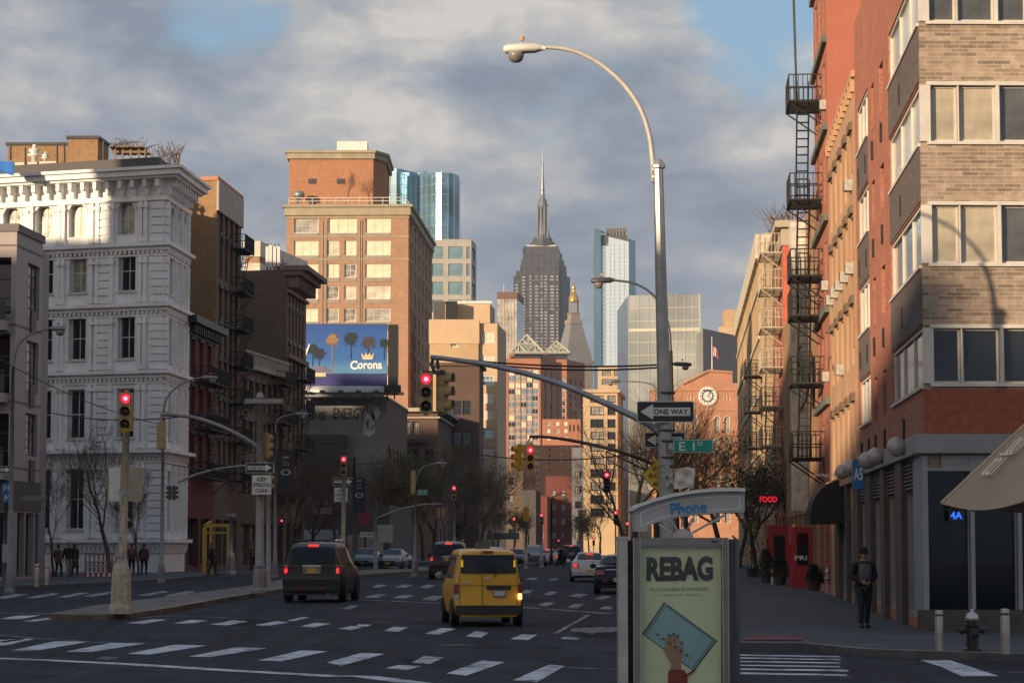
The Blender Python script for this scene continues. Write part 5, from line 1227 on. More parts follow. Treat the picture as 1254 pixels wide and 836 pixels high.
# ------------- orange building, red building behind it
Y2 = Yr + d1
p = b.foot[3]; d2 = 13.5
ft = row_foot((p.x, p.y + .05), 14, d2, 'R', AV)
b = Bld('orange_building', 'narrow orange rendered building with hooded windows and white air conditioners beside the corner brick building', 'building', ft, zof(98, 76), m_org)
L = b.L[3]
sto = dict(pm=[g_dark, g_cur, g_dark], fm=frame_w, nx=1, ny=2, rec=.2, fw=.07)
rz = [zof(y, 80) for y in (500, 400, 300, 215)]
b.regular(3, 5, [4.6, 7.6, 10.4, 13.0], 1.0, 1.8, sto, .5, .5)
b.regular(3, 3, [bh + .5], 3.2, 2.6, dict(pm=m_shop, fm=frame_d, nx=2, ny=1, rec=.3, fw=.1), .5, .5)
b.done(); ax = (b.U[3], b.N[3], (0, 0, 1))
k = MB()
for r_ in (4.6, 7.6, 10.4, 13.0):
 for i in range(5):
  u = .5 + (L - 1) / 5 * (i + .5); k.box(b.P(3, u, r_ + 2.0, .04), (1.25, .12, .26), ax=ax); k.build('window_hood', mat('dark_hood', (.16, .11, .075), .8, 0, .2, 2), b.root); k = MB()
k = MB(); b.band(k, b.z1 - .1, b.z1 + .1, .10)
for i in range(12): k.box(b.P(3, .4 + i * (L - .8) / 11, b.z1 - .3, .05), (.25, .14, .4), ax=ax)
k.box(b.P(3, L / 2, 4.1, .1), (L, .2, .3), ax=ax); k.build('cornice', m_org, b.root)
def aircon(b, fi, u, z, lab, grp):
 p = b.P(fi, u, z, .10); t = thing('air_conditioner', lab, 'air conditioner', tuple(p), 0, grp); ax = (b.U[fi], b.N[fi], (0, 0, 1))
 k = MB(); k.box(p, (.46, .26, .34), ax=ax); k.build('casing', mat('aged_white_metal', (.48, .46, .40), .6, 0, .25, 5, streak=.4), t)
 k = MB()
 for i in range(5): k.box(p + b.N[fi] * .135 + Vector((0, 0, -.14 + i * .07)), (.4, .02, .02), ax=ax)
 k.build('grille', steel_dk, t)
for i, (q, z) in enumerate(((4, 10.6), (3, 10.6), (2, 10.6), (1, 10.6), (0, 10.6), (4, 13.2), (2, 7.8))):
 aircon(b, 3, .5 + (L - 1) / 5 * (q + .5), z, 'white window air conditioner on the orange building, ' + ['nearest of the third-floor row', 'second nearest of the third-floor row', 'middle one of the third-floor row', 'fourth of the third-floor row', 'farthest of the third-floor row', 'the only one at the top floor', 'the only one at the second floor'][i], 'window air conditioners on the orange building')
OB = b
p = b.foot[3]
ft = row_foot((p.x, p.y + .05), 14, 8.5, 'R', AV)
b = Bld('red_wall_building', 'tall red-painted blank wall building rising above the orange one', 'building', ft, 25.5, mat('red_painted_brick', (.38, .13, .085), .85, 0, .10, .5, streak=.12))
stR = dict(pm=[g_dark, g_cur], fm=frame_g, nx=1, ny=2, rec=.2, fw=.07)
b.regular(3, 3, [4.6, 7.9, 11.2, 14.5, 17.8, 21], 1.0, 1.9, stR, .6, .6); b.regular(3, 2, [bh + .6], 3, 2.6, dict(pm=m_shop, fm=frame_d, nx=2, ny=1, rec=.3, fw=.1), .5, .5)
b.done(facemats={3: m_red})
k = MB(); L = b.L[3]; ax = (b.U[3], b.N[3], (0, 0, 1)); b.band(k, b.z1 - .3, b.z1 + .3, .3)
for z in (3.9, 7.2, 10.5, 13.8, 17.1, 20.3, 23.4): k.box(b.P(3, L / 2, z, .08), (L, .16, .25), ax=ax)
for i in range(9): k.box(b.P(3, .4 + i * (L - .8) / 8, b.z1 - .6, .1), (.3, .3, .7), ax=ax)
k.build('cornice', mat('weathered_green_trim', (.12, .15, .12), .7, 0, .3, 1.5), b.root)
for i, z in enumerate((11.4, 18.0, 8.1)): aircon(b, 3, L - .9, z, ['white air conditioner on the red building, below the middle platform', 'topmost white air conditioner on the red building', 'lowest white air conditioner on the red building'][i], 'air conditioners on the red building')
RB = b
fire_escape('tall black fire escape on the red building with wide top platform against the sky', b, 3, 2.2, 5.0, [zof(y, 92) for y in (560, 468, 385, 336, 243, 122)], 1.2, iron)
k = MB(); u = 3.4
P0 = b.P(3, u, zof(120, 92), .85); P1 = b.P(3, u, zof(-30, 92), .95)
for s_ in (-.0, .45): k.tube([P0 + b.U[3] * s_, P1 + b.U[3] * s_], .035, 6)
for i in range(12): k.tube([P0.lerp(P1, i / 12), P0.lerp(P1, i / 12) + b.U[3] * .45], .02, 5)
a = P0; t = thing('roof_ladder', 'thin black gooseneck ladder rising from the top fire escape platform', 'ladder', tuple(a)); k.build('ladder', iron, t)
# next: low brown/white mixed front
p = b.foot[3]
d3 = side_to((p.x, p.y), 975, AV, 12)
ft = row_foot((p.x, p.y + .05), 13, 7.5, 'R', AV)
b = Bld('patched_brown_building', 'brown building with peeling white chimney strip behind the black fire escapes', 'building', ft, zof(238, 98), m_brown)
b.regular(3, 3, [4.6, 7.7, 10.8, 13.2], .95, 1.8, stR, .5, .5); b.regular(3, 2, [bh + .6], 2.6, 2.6, dict(pm=m_shop, fm=frame_d, nx=2, ny=1, rec=.3, fw=.1), .5, .5); b.done()
k = MB(); k.prism([tuple((b.foot[3] + Vector((-.65, -.3)))), tuple((b.foot[3] + Vector((.2, -.3)))), tuple((b.foot[3] + Vector((.25, .8)))), tuple((b.foot[3] + Vector((-.6, .8))))], 3.5, b.z1 - .3); k.build('white_flue', mat('peeling_white', (.60, .57, .50), .8, 0, .3, 2.5, streak=.3), b.root)
MBB = b
k = MB(); k.box(b.P(3, 3, 9.6, .75), (.5, 1.3, 4.4), ax=(b.U[3], b.N[3], (0, 0, 1)));
t = thing('green_tarpaulin', 'dark green netting hanging over the black fire escape', 'netting', tuple(b.P(3, 3, 8, .75)))
k = MB(); rr = random.Random(4); g_ = {}
for i in range(7):
 for j in range(12): g_[i, j] = b.P(3, 4.3 + i * .38, 10.2 - j * .22 - .1 * i, .35 + .2 * sin(j * .5 + i * .4) + rr.uniform(0, .1))
for i in range(6):
 for j in range(11): k.quad(g_[i, j], g_[i + 1, j], g_[i + 1, j + 1], g_[i, j + 1])
k.build('net', mat('dark_green_net', (.008, .028, .022), .8, 0, .3, 4), t, smooth=True)
# red-patch building
p = b.foot[3]; Y4 = p.y
d4 = side_to((p.x, Y4), 921, AV, 12)
ft = row_foot((p.x, Y4 + .05), 13, 22, 'R', AV)
b = Bld('garden_roof_building', 'tan-topped building with red painted wall and rooftop shrubs, farther along the right row', 'building', ft, 13.2, m_brown)
GRB = b; b.regular(3, 8, [4.6, 7.6, 10.4], .95, 1.8, stR, .6, .6); b.regular(3, 5, [gz(110) + .6], 3, 2.6, dict(pm=m_shop, fm=frame_d, nx=2, ny=1, rec=.3, fw=.1), .5, .5); b.done()
p = b.foot[3]
ft = row_foot((p.x, p.y + .05), 13, 14, 'R', AV)
b = Bld('red_patch_building', 'building with bright red painted front wall under a tan cornice, behind the cream fire escape', 'building', ft, zof(281, 128), mat('bright_red_paint', (.55, .13, .07), .8, 0, .2, .9, streak=.2))
b.regular(3, 5, [4.6, 7.6, 10.6, 13.6], .95, 1.8, stR, .6, .6); b.regular(3, 3, [gz(130) + .6], 3, 2.6, dict(pm=m_shop, fm=frame_d, nx=2, ny=1, rec=.3, fw=.1), .5, .5)
b.done(facemats={3: m_red})
k = MB(); b.band(k, b.z1 - .1, b.z1 + .25, .4); b.band(k, b.z1 - 1.0, b.z1 - .1, .08); k.build('cornice', mat('tan_stone', (.42, .36, .27)), b.root)
RP = b
cream_iron = mat('cream_iron', (.48, .42, .31), .6, .1, .15, 5)
p = b.foot[3]
ft = row_foot((p.x, p.y + .05), 13, 22, 'R', AV)
b = Bld('cream_stair_building', 'plain tan building just past the cream fire escape', 'building', ft, zof(325, 150), m_tanb)
b.regular(3, 7, [4.6, 7.8, 11, 14.2, 17.2], .95, 1.8, stR, .6, .6); b.regular(3, 5, [gz(150) + .6], 3, 2.6, dict(pm=m_shop, fm=frame_d, nx=2, ny=1, rec=.3, fw=.1), .5, .5); b.done()
fire_escape('cream painted fire escape zigzagging down the sunlit far front', RP, 3, 8.5, 13, [zof(y, 130) for y in (590, 547, 500, 453, 405, 358, 315)], 1.1, cream_iron)
fire_escape('small black fire escape beyond the cream one', b, 3, 1.5, 4.5, [zof(y, 155) for y in (600, 545, 500, 455)], 1.1, iron)
p = b.foot[3]; d5 = side_to((p.x, p.y), 903, AV, 20)
ft = row_foot((p.x, p.y + .05), 16, max(20, d5), 'R', AV)
b = Bld('banded_brown_building', 'long brown building with pale belt courses closing the right row', 'building', ft, zof(345, 190), m_tanb)
nw = 12; b.regular(3, nw, [4.8, 8.6, 12.4, 16.2, 19.4], 1.2, 2.2, dict(pm=[g_dark, g_cur], fm=frame_d, nx=1, ny=2, rec=.2, fw=.1), .6, .6); b.done()
k = MB(); b.band(k, b.z1 - 1.4, b.z1 + .2, .25)
for z in (4.3, 8.0, 11.8, 15.6, 18.9): b.band(k, z, z + .22, .12)
k.build('belt_course', cream, b.root)
# awnings, shop fronts ---------------------------------------------------------------
b = OB; p = b.P(3, L / 2, 3.3);
t = thing('black_awning', 'black rounded shop awning with white lettering beyond the corner building', 'awning', tuple(b.P(3, 11, 3, .5)))
k = MB(); n_ = 8; L2 = b.L[3]
ua, ub = 4.6, 7.5
prof = [(0.02, 4.2)] + [(1.15 * sin(pi / 2 * i / n_), 3.0 + 1.2 * cos(pi / 2 * i / n_)) for i in range(1, n_ + 1)] + [(1.15, 2.75)]
for (o0, z0_), (o1, z1_) in zip(prof, prof[1:]): k.quad(b.P(3, ua, z0_, o0), b.P(3, ub, z0_, o0), b.P(3, ub, z1_, o1), b.P(3, ua, z1_, o1))
for u in (ua, ub): k.poly([b.P(3, u, z_, o_) for o_, z_ in prof] + [b.P(3, u, 2.75, .02)])
k.build('canvas', mat('black_canvas', (.014, .014, .016), .75), t, smooth=False)
tn = at(1016, 597, 76.0)
lettering('patagonia', b.P(3, ub, 4.32, .62) + b.U[3] * .03, uu, (0, 0, 1), .15, .80, white, t, bold=.015)
def storefront(lab, m_, b, fi, u0, u1, z1_, out, txt=None):
 ax = (b.U[fi], b.N[fi], (0, 0, 1)); t = thing('storefront', lab, 'shop front', tuple(b.P(fi, u0, bh, out)))
 k = MB(); h = z1_ - .3
 for u in (u0, u1): k.box(b.P(fi, u, .3 + h / 2, out / 2), (.25, out, h), ax=ax)
 k.box(b.P(fi, (u0 + u1) / 2, z1_ - .3, out / 2), (u1 - u0 + .3, out + .04, .7), ax=ax)
 k.box(b.P(fi, (u0 + u1) / 2, .8, out / 2), (u1 - u0 - .3, out - .05, .9), ax=ax)
 k.quad(b.P(fi, u1 + .126, .3, 0), b.P(fi, u1 + .126, .3, out), b.P(fi, u1 + .126, z1_, out), b.P(fi, u1 + .126, z1_, 0)); k.build('frame', m_, t)
 k = MB(); k.box(b.P(fi, (u0 + u1) / 2, 2, out - .15), (u1 - u0 - .26, .03, 1.8), ax=ax); k.box(b.P(fi, u1 + .14, 1.9, out / 2), (.02, out * .55, 1.3), ax=ax); k.build('glass', g_dark, t); return t
m_rsh = mat('red_shop_paint', (.36, .018, .03), .4, 0, .15, 2)
t = storefront('bright red shop front with glazed door, beside the black awning building', m_rsh, MBB, 3, 1.0, 3.6, 2.75, .85)
lettering('PRI', MBB.P(3, 3.76, 1.55, .5), uu, (0, 0, 1), .18, .5, white, t, bold=.02)
storefront('second red shop front, farther along behind the potted shrubs', m_rsh, GRB, 3, .8, 4.4, 3.0, 1.0)
p = at(941, 611, 112); t = thing('neon_sign', 'glowing red illuminated sign box above the red shop fronts', 'sign', tuple(p))
k = MB(); k.box(p, (.2, .95, .46), ax=(MBB.U[3], MBB.N[3], (0, 0, 1))); k.build('box', black, t)
lettering('PEKING', p + MBB.U[3] * .11, uu, (0, 0, 1), .34, 1.45, emis('red_neon', (1, .02, .05), 2.2), t, bold=.03) if False else lettering('FOOD', p + MBB.U[3] * .11, uu, (0, 0, 1), .27, .78, emis('red_neon', (.9, .01, .03), .55), t, bold=.03)
# tan cart umbrella at the right edge --------------------------------------------------
m_can = mat('tan_canvas', (.40, .30, .21), .85, 0, .10, .9, streak=.15)
Yu = 17.0; Ru = 1.3; cu_ = at(1381, 402, Yu); zr_ = at(1149, 616.5, Yu).z
t = thing('cart_umbrella', 'large tan octagonal canvas umbrella with pale slanted numerals before the corner shop', 'umbrella', (cu_.x, Yu, .15))
P8 = [Vector((cu_.x - Ru * cos(q * pi / 4), Yu - Ru * sin(q * pi / 4), zr_)) for q in range(8)]
k = MB()
for q in range(8):
 A, B_ = P8[q], P8[(q + 1) % 8]; n_ = 8
 for i in range(n_):
  for j in range(n_):
   def P_(u, v): p = A.lerp(B_, u).lerp(cu_, v); return p + Vector((0, 0, -.05 * sin(pi * u) * (1 - v)))
   k.quad(P_(i / n_, j / n_), P_((i + 1) / n_, j / n_), P_((i + 1) / n_, (j + 1) / n_), P_(i / n_, (j + 1) / n_))
k.build('canopy', m_can, t)
for q in range(8):
 k = MB(); k.tube([P8[q] + Vector((0, 0, .004)), P8[q].lerp(cu_, .5) + Vector((0, 0, .004)), cu_], .011, 6); k.build('seam', mat('pale_tan_canvas', (.55, .43, .27), .8), t)
 k = MB(); k.tube([P8[q] + Vector((0, 0, -.03)), (cu_.x, Yu, zr_ + .35)], .012, 6); k.build('rib', black, t)
k = MB(); k.tube([(cu_.x, Yu, .15), (cu_.x, Yu, cu_.z + .06)], .024, 10); k.lathe([(.28, .0), (.28, .06), (.05, .1)], (cu_.x, Yu, .15), 16); k.build('pole', steel_dk, t)
pn = (P8[1] - P8[0]).normalized(); mid_ = (P8[0] + P8[1]) / 2; nn = (cu_ - mid_); nn = (nn - pn * nn.dot(pn)).normalized(); Nn = pn.cross(nn)
def awt(s_, x, y, h, w):
 O = onplane(x, y, mid_, Nn) - Vector((0, .03, -.0)); lettering(s_, O, pn, nn, h, w, mat('pale_yellow_script', (.85, .75, .5), .6), t, shear=.3, bold=.004, thick=.01)
awt('021', 1217, 572, .17, .15); awt('_', 1232, 557, .014, .16); awt('001', 1246, 546, .17, .16)
# ------------------------------------------------------------------ ground, road, pavements, markings
def sheet(name, poly, h, m, thick=0, lab=None, kerb=None, dz=0):
 """flat polygon following the street's slope; poly in world x,y"""
 bm = bmesh.new(); vs = [bm.verts.new((p[0], p[1], 0)) for p in poly]; bm.faces.new(vs)
 ys = [60, 80, 100, 120, 140] + ([] if thick == 0 else [])
 for y in ys: bmesh.ops.bisect_plane(bm, geom=bm.verts[:] + bm.edges[:] + bm.faces[:], plane_co=(0, y, 0), plane_no=(0, 1, 0))
 if thick:
  ed = [e for e in bm.edges if len(e.link_faces) == 1]
  r = bmesh.ops.extrude_edge_only(bm, edges=ed); low = set(v for v in r['geom'] if isinstance(v, bmesh.types.BMVert))
  for f in bm.faces: f.material_index = 1
  for f in bm.faces:
   if not any(v in low for v in f.verts): f.material_index = 0
 else: low = set()
 for v in bm.verts: v.co.z = gz(v.co.y) + (h if v not in low else h - thick)
 bmesh.ops.recalc_face_normals(bm, faces=bm.faces[:])
 me = bpy.data.meshes.new(name); uvl = bm.loops.layers.uv.new('UVMap')
 for f in bm.faces:
  for l in f.loops: l[uvl].uv = (l.vert.co.x, l.vert.co.y)
 bm.to_mesh(me); bm.free(); me.materials.append(m); me.materials.append(kerb or m)
 o = bpy.data.objects.new(name, me); C.objects.link(o); tag(o, lab, None, None, 'structure'); return o
def G(px, py): p = ground(px, py); return (p.x, p.y)
# earth to the horizon
k = MB(); ys = [-400, 60, 80, 100, 120, 140, 8000]
for a, c in zip(ys, ys[1:]): k.quad((-4000, a, gz(a) - .02), (4000, a, gz(a) - .02), (4000, c, gz(c) - .02), (-4000, c, gz(c) - .02))
tag(k.build('ground', mat('city_ground', (.12, .115, .11), .9, 0, .2, .05)), kind='structure')
sheet('road', [(-140, -60), (60, -60), (60, 60), (60, 300), (60, 1500), (-140, 1500)], 0, asphalt)
# right pavement: corner below the brick building, then along the avenue
kx = lambda Y: -.47 + .0668 * Y
kp = [G(1340, 812), G(1254, 810.5), G(1135, 807), G(1057, 804), G(983, 796.5), G(907, 796)]
c_ = [(kx(52) + .9, 48.6), (kx(52) + .2, 49.8), (kx(52), 52)]
poly = kp + c_ + [(kx(y), y) for y in (60, 80, 110, 150, 230)] + [(30, 230), (30, 52)]
kerb_w = .16
sheet('pavement', poly, .15, pavem, .25, None, kerbm)
# granite kerb strip on the same edge
def strip(name, pts, w, h, m, side=1, th=.2):
 k = MB(); n = len(pts)
 L_ = [];
 for i, p in enumerate(pts):
  a = Vector(pts[max(0, i - 1)]); c = Vector(pts[min(n - 1, i + 1)]); d = (c - a).normalized(); nn = Vector((-d.y, d.x)) * side
  q = Vector(p); L_.append((q, q + nn * w))
 for (a0, a1), (b0, b1) in zip(L_, L_[1:]):
  z0, z1 = gz(a0.y) + h, gz(b0.y) + h
  A0, A1, B0, B1 = (a0.x, a0.y, z0), (a1.x, a1.y, z0), (b0.x, b0.y, z1), (b1.x, b1.y, z1)
  k.quad(A0, B0, B1, A1)
  if th: k.quad(A0, B0, (b0.x, b0.y, z1 - th), (a0.x, a0.y, z0 - th)); k.quad(A1, B1, (b1.x, b1.y, z1 - th), (a1.x, a1.y, z0 - th))
 return tag(k.build(name, m), kind='structure')
edge = kp + c_ + [(kx(y), y) for y in (60, 80, 110, 150, 230)]
strip('kerb', edge, .18, .156, kerbm, -1)
k = MB(); q = [G(911, 793.2), G(983, 793.2), G(981, 788.5), G(913, 788.5)]
q = [(p[0], p[1], 0.166) for p in q]; k.poly(q); tag(k.build('tactile_paving', mat('brick_red_tactile', (.17, .035, .035), .8, 0, .2, 3)), kind='structure')
# left pavement by the white building
lp = [G(-60, 724), G(0, 721.5), G(84, 718.5), G(207, 711.7), G(262, 706), G(330, 701)]
x2 = lambda y: -19.6 + .0668 * (y - 140) + 4.2
pl = lp + [(x2(y), y) for y in (175, 200, 260, 330)]
sheet('pavement', pl + [(-18, 330), (-60, 330), (-60, 120)], .15, pavem, .25, None, kerbm)
strip('kerb', pl, .18, .156, kerbm, 1)
# traffic island
near = [G(60, 757.5), G(90, 759), G(130, 758.5), G(160, 757), G(205, 750.5), G(270, 738), G(345, 725), G(440, 707), G(530, 700.5), G(600, 697)]
far = [G(585, 694.8), G(500, 696.5), G(420, 702), G(345, 713), G(300, 722), G(240, 730), G(190, 737), G(150, 742), G(110, 748)]
sheet('traffic_island', near + far, .15, mat('island_concrete', (.15, .14, .13), .85, 0, .3, .8, streak=0), .25, None, mat('island_kerb', (.30, .25, .18), .8, 0, .3, 1.5))
strip('kerb', near, .17, .156, mat('island_kerb', (.30, .25, .18)), 1)
sheet('pavement', [(-30, -55), (40, -55), (40, 26), (-30, 26)], .15, pavem, .25, None, kerbm)
# painted markings -----------------------------------------------------------------
def mark(pts, h=.006, m=None, name='crosswalk_marking'):
 q = [ground(x, y) for x, y in pts]; q = [(p.x, p.y, gz(p.y) + h) for p in q]
 k = MB()
 k.poly(q); return tag(k.build(name, m or roadpaint), kind='structure')
c5 = lambda L_: [(x / 2.986, 700 + y / 2.986) for x, y in L_]
c6 = lambda L_: [(400 + x / 3.3, 680 + y / 3.3) for x, y in L_]
M5 = [[(-80, 262), (-20, 250), (100, 243), (125, 246), (20, 268), (-60, 272)], [(40, 287), (200, 254), (330, 254), (140, 287)], [(240, 291), (410, 258), (543, 260), (330, 293)], [(465, 299), (640, 266), (757, 269), (548, 302)], [(690, 309), (860, 276), (977, 279), (762, 312)], [(945, 323), (1105, 286), (1200, 290), (1030, 326)],
      [(460, 188), (560, 172), (612, 175), (520, 190)], [(630, 188), (700, 175), (762, 178), (690, 190)], [(765, 192), (850, 177), (907, 181), (830, 195)], [(930, 194), (1010, 180), (1060, 184), (980, 197)], [(1050, 178), (1110, 164), (1132, 166), (1072, 180)], [(1095, 200), (1150, 186), (1212, 188), (1150, 202)],
      [(0, 172), (60, 160), (148, 158), (80, 172)], [(80, 180), (150, 170), (222, 164), (200, 172), (120, 182)], [(0, 254), (60, 246), (100, 244), (70, 250), (10, 258)],
      [(-40, 97), (60, 80), (106, 82), (20, 98)], [(88, 95), (190, 77), (222, 80), (122, 97)], [(205, 93), (290, 75), (328, 77), (242, 94)], [(303, 88), (390, 73), (424, 76), (340, 90)], [(500, 85), (590, 70), (622, 72), (540, 87)], [(600, 86), (680, 70), (718, 72), (640, 88)], [(710, 86), (780, 72), (812, 74), (745, 89)], [(810, 90), (880, 75), (918, 77), (850, 92)],
      [(345, 316), (380, 310), (432, 313), (400, 320)]]
M6 = [[(0, 432), (140, 393), (235, 397), (60, 445)], [(240, 455), (290, 442), (385, 446), (325, 462)], [(345, 432), (390, 407), (476, 411), (420, 437)], [(485, 476), (630, 423), (718, 431), (565, 485)], [(752, 504), (900, 440), (962, 447), (850, 511)],
      [(45, 295), (100, 284), (147, 289), (100, 301)], [(118, 284), (130, 277), (182, 279), (160, 287)], [(230, 304), (270, 288), (330, 290), (290, 307)], [(398, 315), (465, 292), (522, 296), (450, 319)], [(562, 326), (600, 306), (657, 310), (625, 331)], [(740, 338), (790, 318), (852, 320), (815, 341)],
      [(155, 168), (200, 154), (247, 156), (200, 171)], [(268, 171), (310, 157), (360, 160), (318, 173)], [(380, 178), (425, 162), (480, 165), (440, 180)], [(180, 128), (210, 116), (247, 118), (215, 129)], [(273, 129), (310, 116), (350, 118), (318, 130)], [(372, 130), (405, 117), (442, 119), (412, 131)],
      [(780, 152), (805, 139), (837, 140), (815, 154)], [(873, 157), (905, 145), (937, 148), (905, 160)], [(976, 164), (1010, 154), (1057, 156), (1025, 168)], [(1080, 174), (1118, 162), (1150, 165), (1120, 178)], [(853, 201), (890, 187), (924, 190), (890, 205)], [(976, 208), (1005, 194), (1042, 197), (1015, 211)], [(1103, 215), (1120, 205), (1157, 207), (1146, 218)],
      [(800, 97), (825, 89), (857, 90), (840, 98)], [(893, 99), (922, 91), (940, 93), (915, 101)], [(945, 336), (960, 328), (1030, 332), (1010, 341)], [(60, 215), (100, 200), (130, 202), (95, 217)]]
for q in M5[:15] : mark(c5(q))
for q in M5[15:]: mark(c5(q), m=oldpaint)
for q in M6[:11]: mark(c6(q))
for q in M6[11:]: mark(c6(q), m=oldpaint)
def line(pts, w, m=None, h=.010):
 q = [ground(x, y) for x, y in pts]; return strip('stop_line', [(p.x, p.y) for p in q], w, h, m or roadpaint, -1, 0)
line(c5([(-60, 312), (200, 322), (400, 331), (620, 343), (850, 358), (1254, 380)]) + c6([(200, 487), (430, 517)]), .42)
line(c6([(60, 172), (185, 180), (455, 192)]), .35, oldpaint); line(c6([(795, 208), (1000, 222), (1175, 236)]), .35, oldpaint)
line(c5([(-30, 149), (120, 152), (330, 156)]), .3, oldpaint); line(c5([(500, 168), (620, 160), (800, 166), (905, 172)]), .2, oldpaint)
line(c6([(960, 452), (1170, 460)]), .12, oldpaint); line(c6([(915, 315), (1050, 240)]), .12, oldpaint); line(c5([(0, 232), (330, 256), (620, 264)]), .12, oldpaint)
c7 = lambda L_: [(880 + x / 2.824, 540 + y / 2.824) for x, y in L_]
for y in (737, 747, 759, 772): mark(c7([(40, y), (415, y + 6), (425, y + 10), (40, y + 4)]))
mark(c7([(40, 785), (448, 790), (450, 796), (40, 790)])); mark(c7([(60, 799), (442, 806), (445, 812), (60, 805)]))
mark(c7([(697, 757), (800, 757), (968, 812), (842, 813), (770, 780)])); line(c7([(900, 797), (1060, 799)]), .1, oldpaint)
# patches, manholes
k = MB()
for x, y, rx, ry in ((735, 776, 30, 6), (650, 735, 20, 3), (300, 762, 40, 5), (520, 808, 26, 4), (950, 818, 20, 4)):
 q = [ground(x + rx * cos(a_) * R.uniform(.75, 1.1), y - ry * sin(a_) * R.uniform(.75, 1.1)) for a_ in [2 * pi * i / 14 for i in range(14)]]
 k.poly([(p.x, p.y, gz(p.y) + .004) for p in q])
tag(k.build('road_patch', mat('fresh_asphalt_patch', (.020, .022, .027), .85, 0, .3, 1.5, spec=.08)), kind='structure')
k = MB(); q = [ground(734 + 36 * cos(a_) * R.uniform(.6, 1.1), 771 - 5 * sin(a_) * R.uniform(.5, 1.1)) for a_ in [2 * pi * i / 26 for i in range(26)]]; k.poly([(p.x, p.y, gz(p.y) + .008) for p in q])
tag(k.build('puddle', glassy('wet_road', (.035, .045, .06), .5, 0, .5, 5, .25)), kind='structure')
rs = random.Random(11); k = MB()
for i in range(26):
 x, y = rs.uniform(-40, 1000), rs.choice((rs.uniform(740, 832), rs.uniform(705, 760))); n_ = 9; ln = rs.uniform(40, 190); sl = rs.choice((rs.uniform(-.05, .05), rs.uniform(.25, .6) * (-1 if x > 700 else -1))); pts = []
 for j in range(n_): q = ground(x + ln * j / n_, max(702, min(840, y + sl * ln * j / n_ + rs.uniform(-.6, .6)))); pts.append((q.x, q.y))
 w_ = rs.uniform(.05, .13)
 for a, c in zip(pts, pts[1:]):
  d_ = (Vector(c) - Vector(a)).normalized(); nn = Vector((-d_.y, d_.x)) * w_; h_ = .0025
  k.quad((a[0] - nn.x, a[1] - nn.y, gz(a[1]) + h_), (a[0] + nn.x, a[1] + nn.y, gz(a[1]) + h_), (c[0] + nn.x, c[1] + nn.y, gz(c[1]) + h_), (c[0] - nn.x, c[1] - nn.y, gz(c[1]) + h_))
tag(k.build('road_tar_seam', mat('tar', (.010, .010, .012), .7, 0, .3, 3, spec=.1)), kind='structure')
k = MB()
for x, y, w_, h_ in ((180, 775, 70, 6), (420, 752, 60, 4), (690, 790, 60, 7), (520, 775, 36, 3), (90, 812, 90, 6), (360, 822, 70, 5), (980, 826, 60, 5)):
 q = [ground(a, c) for a, c in ((x, y), (x + w_, y - 1), (x + w_ * 1.15, y + h_), (x + w_ * .1, y + h_ + 1))]; k.poly([(p.x, p.y, gz(p.y) + .0035) for p in q])
tag(k.build('road_utility_cut', mat('pale_asphalt_patch', (.062, .066, .074), .9, 0, .3, 2, spec=.06)), kind='structure')
for i, (x, y) in enumerate(((470, 762), (700, 745), (560, 790))):
 p = ground(x, y); k = MB(); k.lathe([(.36, 0), (.36, .012), (.3, .014), (.3, .010), (.01, .010)], (p.x, p.y, gz(p.y) + .002), 20)
 tag(k.build('manhole_cover', mat('cast_iron', (.05, .048, .046), .6, .3, .2, 6), None, loc=(p.x, p.y, gz(p.y))), ['round manhole cover in the lane behind the yellow van', 'small manhole cover in the far right lane', 'manhole cover by the near crosswalk bars'][i], 'manhole cover')
# ------------------------------------------------------------------ street furniture
def signal_head(t, c, face=1, m=None, lit='red', sc=1.0, rz=0, back=False):
 """three-lamp head, centre c, facing the camera (or turned by rz); children of t"""
 m = m or tan_metal; T = Matrix.Translation(c) @ Matrix.Rotation(rz, 4, 'Z') @ Matrix.Scale(sc, 4)
 k = MB(); k.T = T
 for i in (-1, 0, 1): k.box((0, 0, i * .355), (.34, .2, .345))
 k.box((0, 0, .56), (.12, .12, .06)); k.box((0, 0, -.56), (.12, .12, .06)); k.box((0, .11, 0), (.26, .04, 1.0))
 ho = k.build('housing', m, t)
 for i, colr in zip((1, 0, -1), ('red', 'amber', 'green')):
  k = MB(); k.T = T @ Matrix.Translation((0, -.1, i * .355)); n = 12; r = .155
  for j in range(n):
   a0, a1 = radians(-35 + 250 * j / n), radians(-35 + 250 * (j + 1) / n)
   p = lambda a, y, rr=r: (rr * cos(a), y, rr * sin(a))
   k.quad(p(a0, 0), p(a1, 0), p(a1, -.2 - .0 * j), p(a0, -.2)); k.quad(p(a0, 0, r - .012), p(a1, 0, r - .012), p(a1, -.2, r - .012), p(a0, -.2, r - .012)); k.quad(p(a0, -.2), p(a1, -.2), p(a1, -.2, r - .012), p(a0, -.2, r - .012))
  k.build('visor', m, t)
  k = MB(); k.T = T @ Matrix.Translation((0, -.1, i * .355))
  on = (lit == colr)
  k.lathe([(.125, 0), (.115, .02), (.085, .038), (.045, .048), (.0, .05)], (0, 0, 0), 16, axis=(0, -1, 0))
  k.build('lens', redl if on else lens_dk, t, smooth=True)
  if on:
   k = MB(); k.T = T @ Matrix.Translation((0, -.1, i * .355)); k.lathe([(.06, .052), (.0, .056)], (0, 0, 0), 12, axis=(0, -1, 0)); k.build('lamp_core', redhot, t)
 return ho
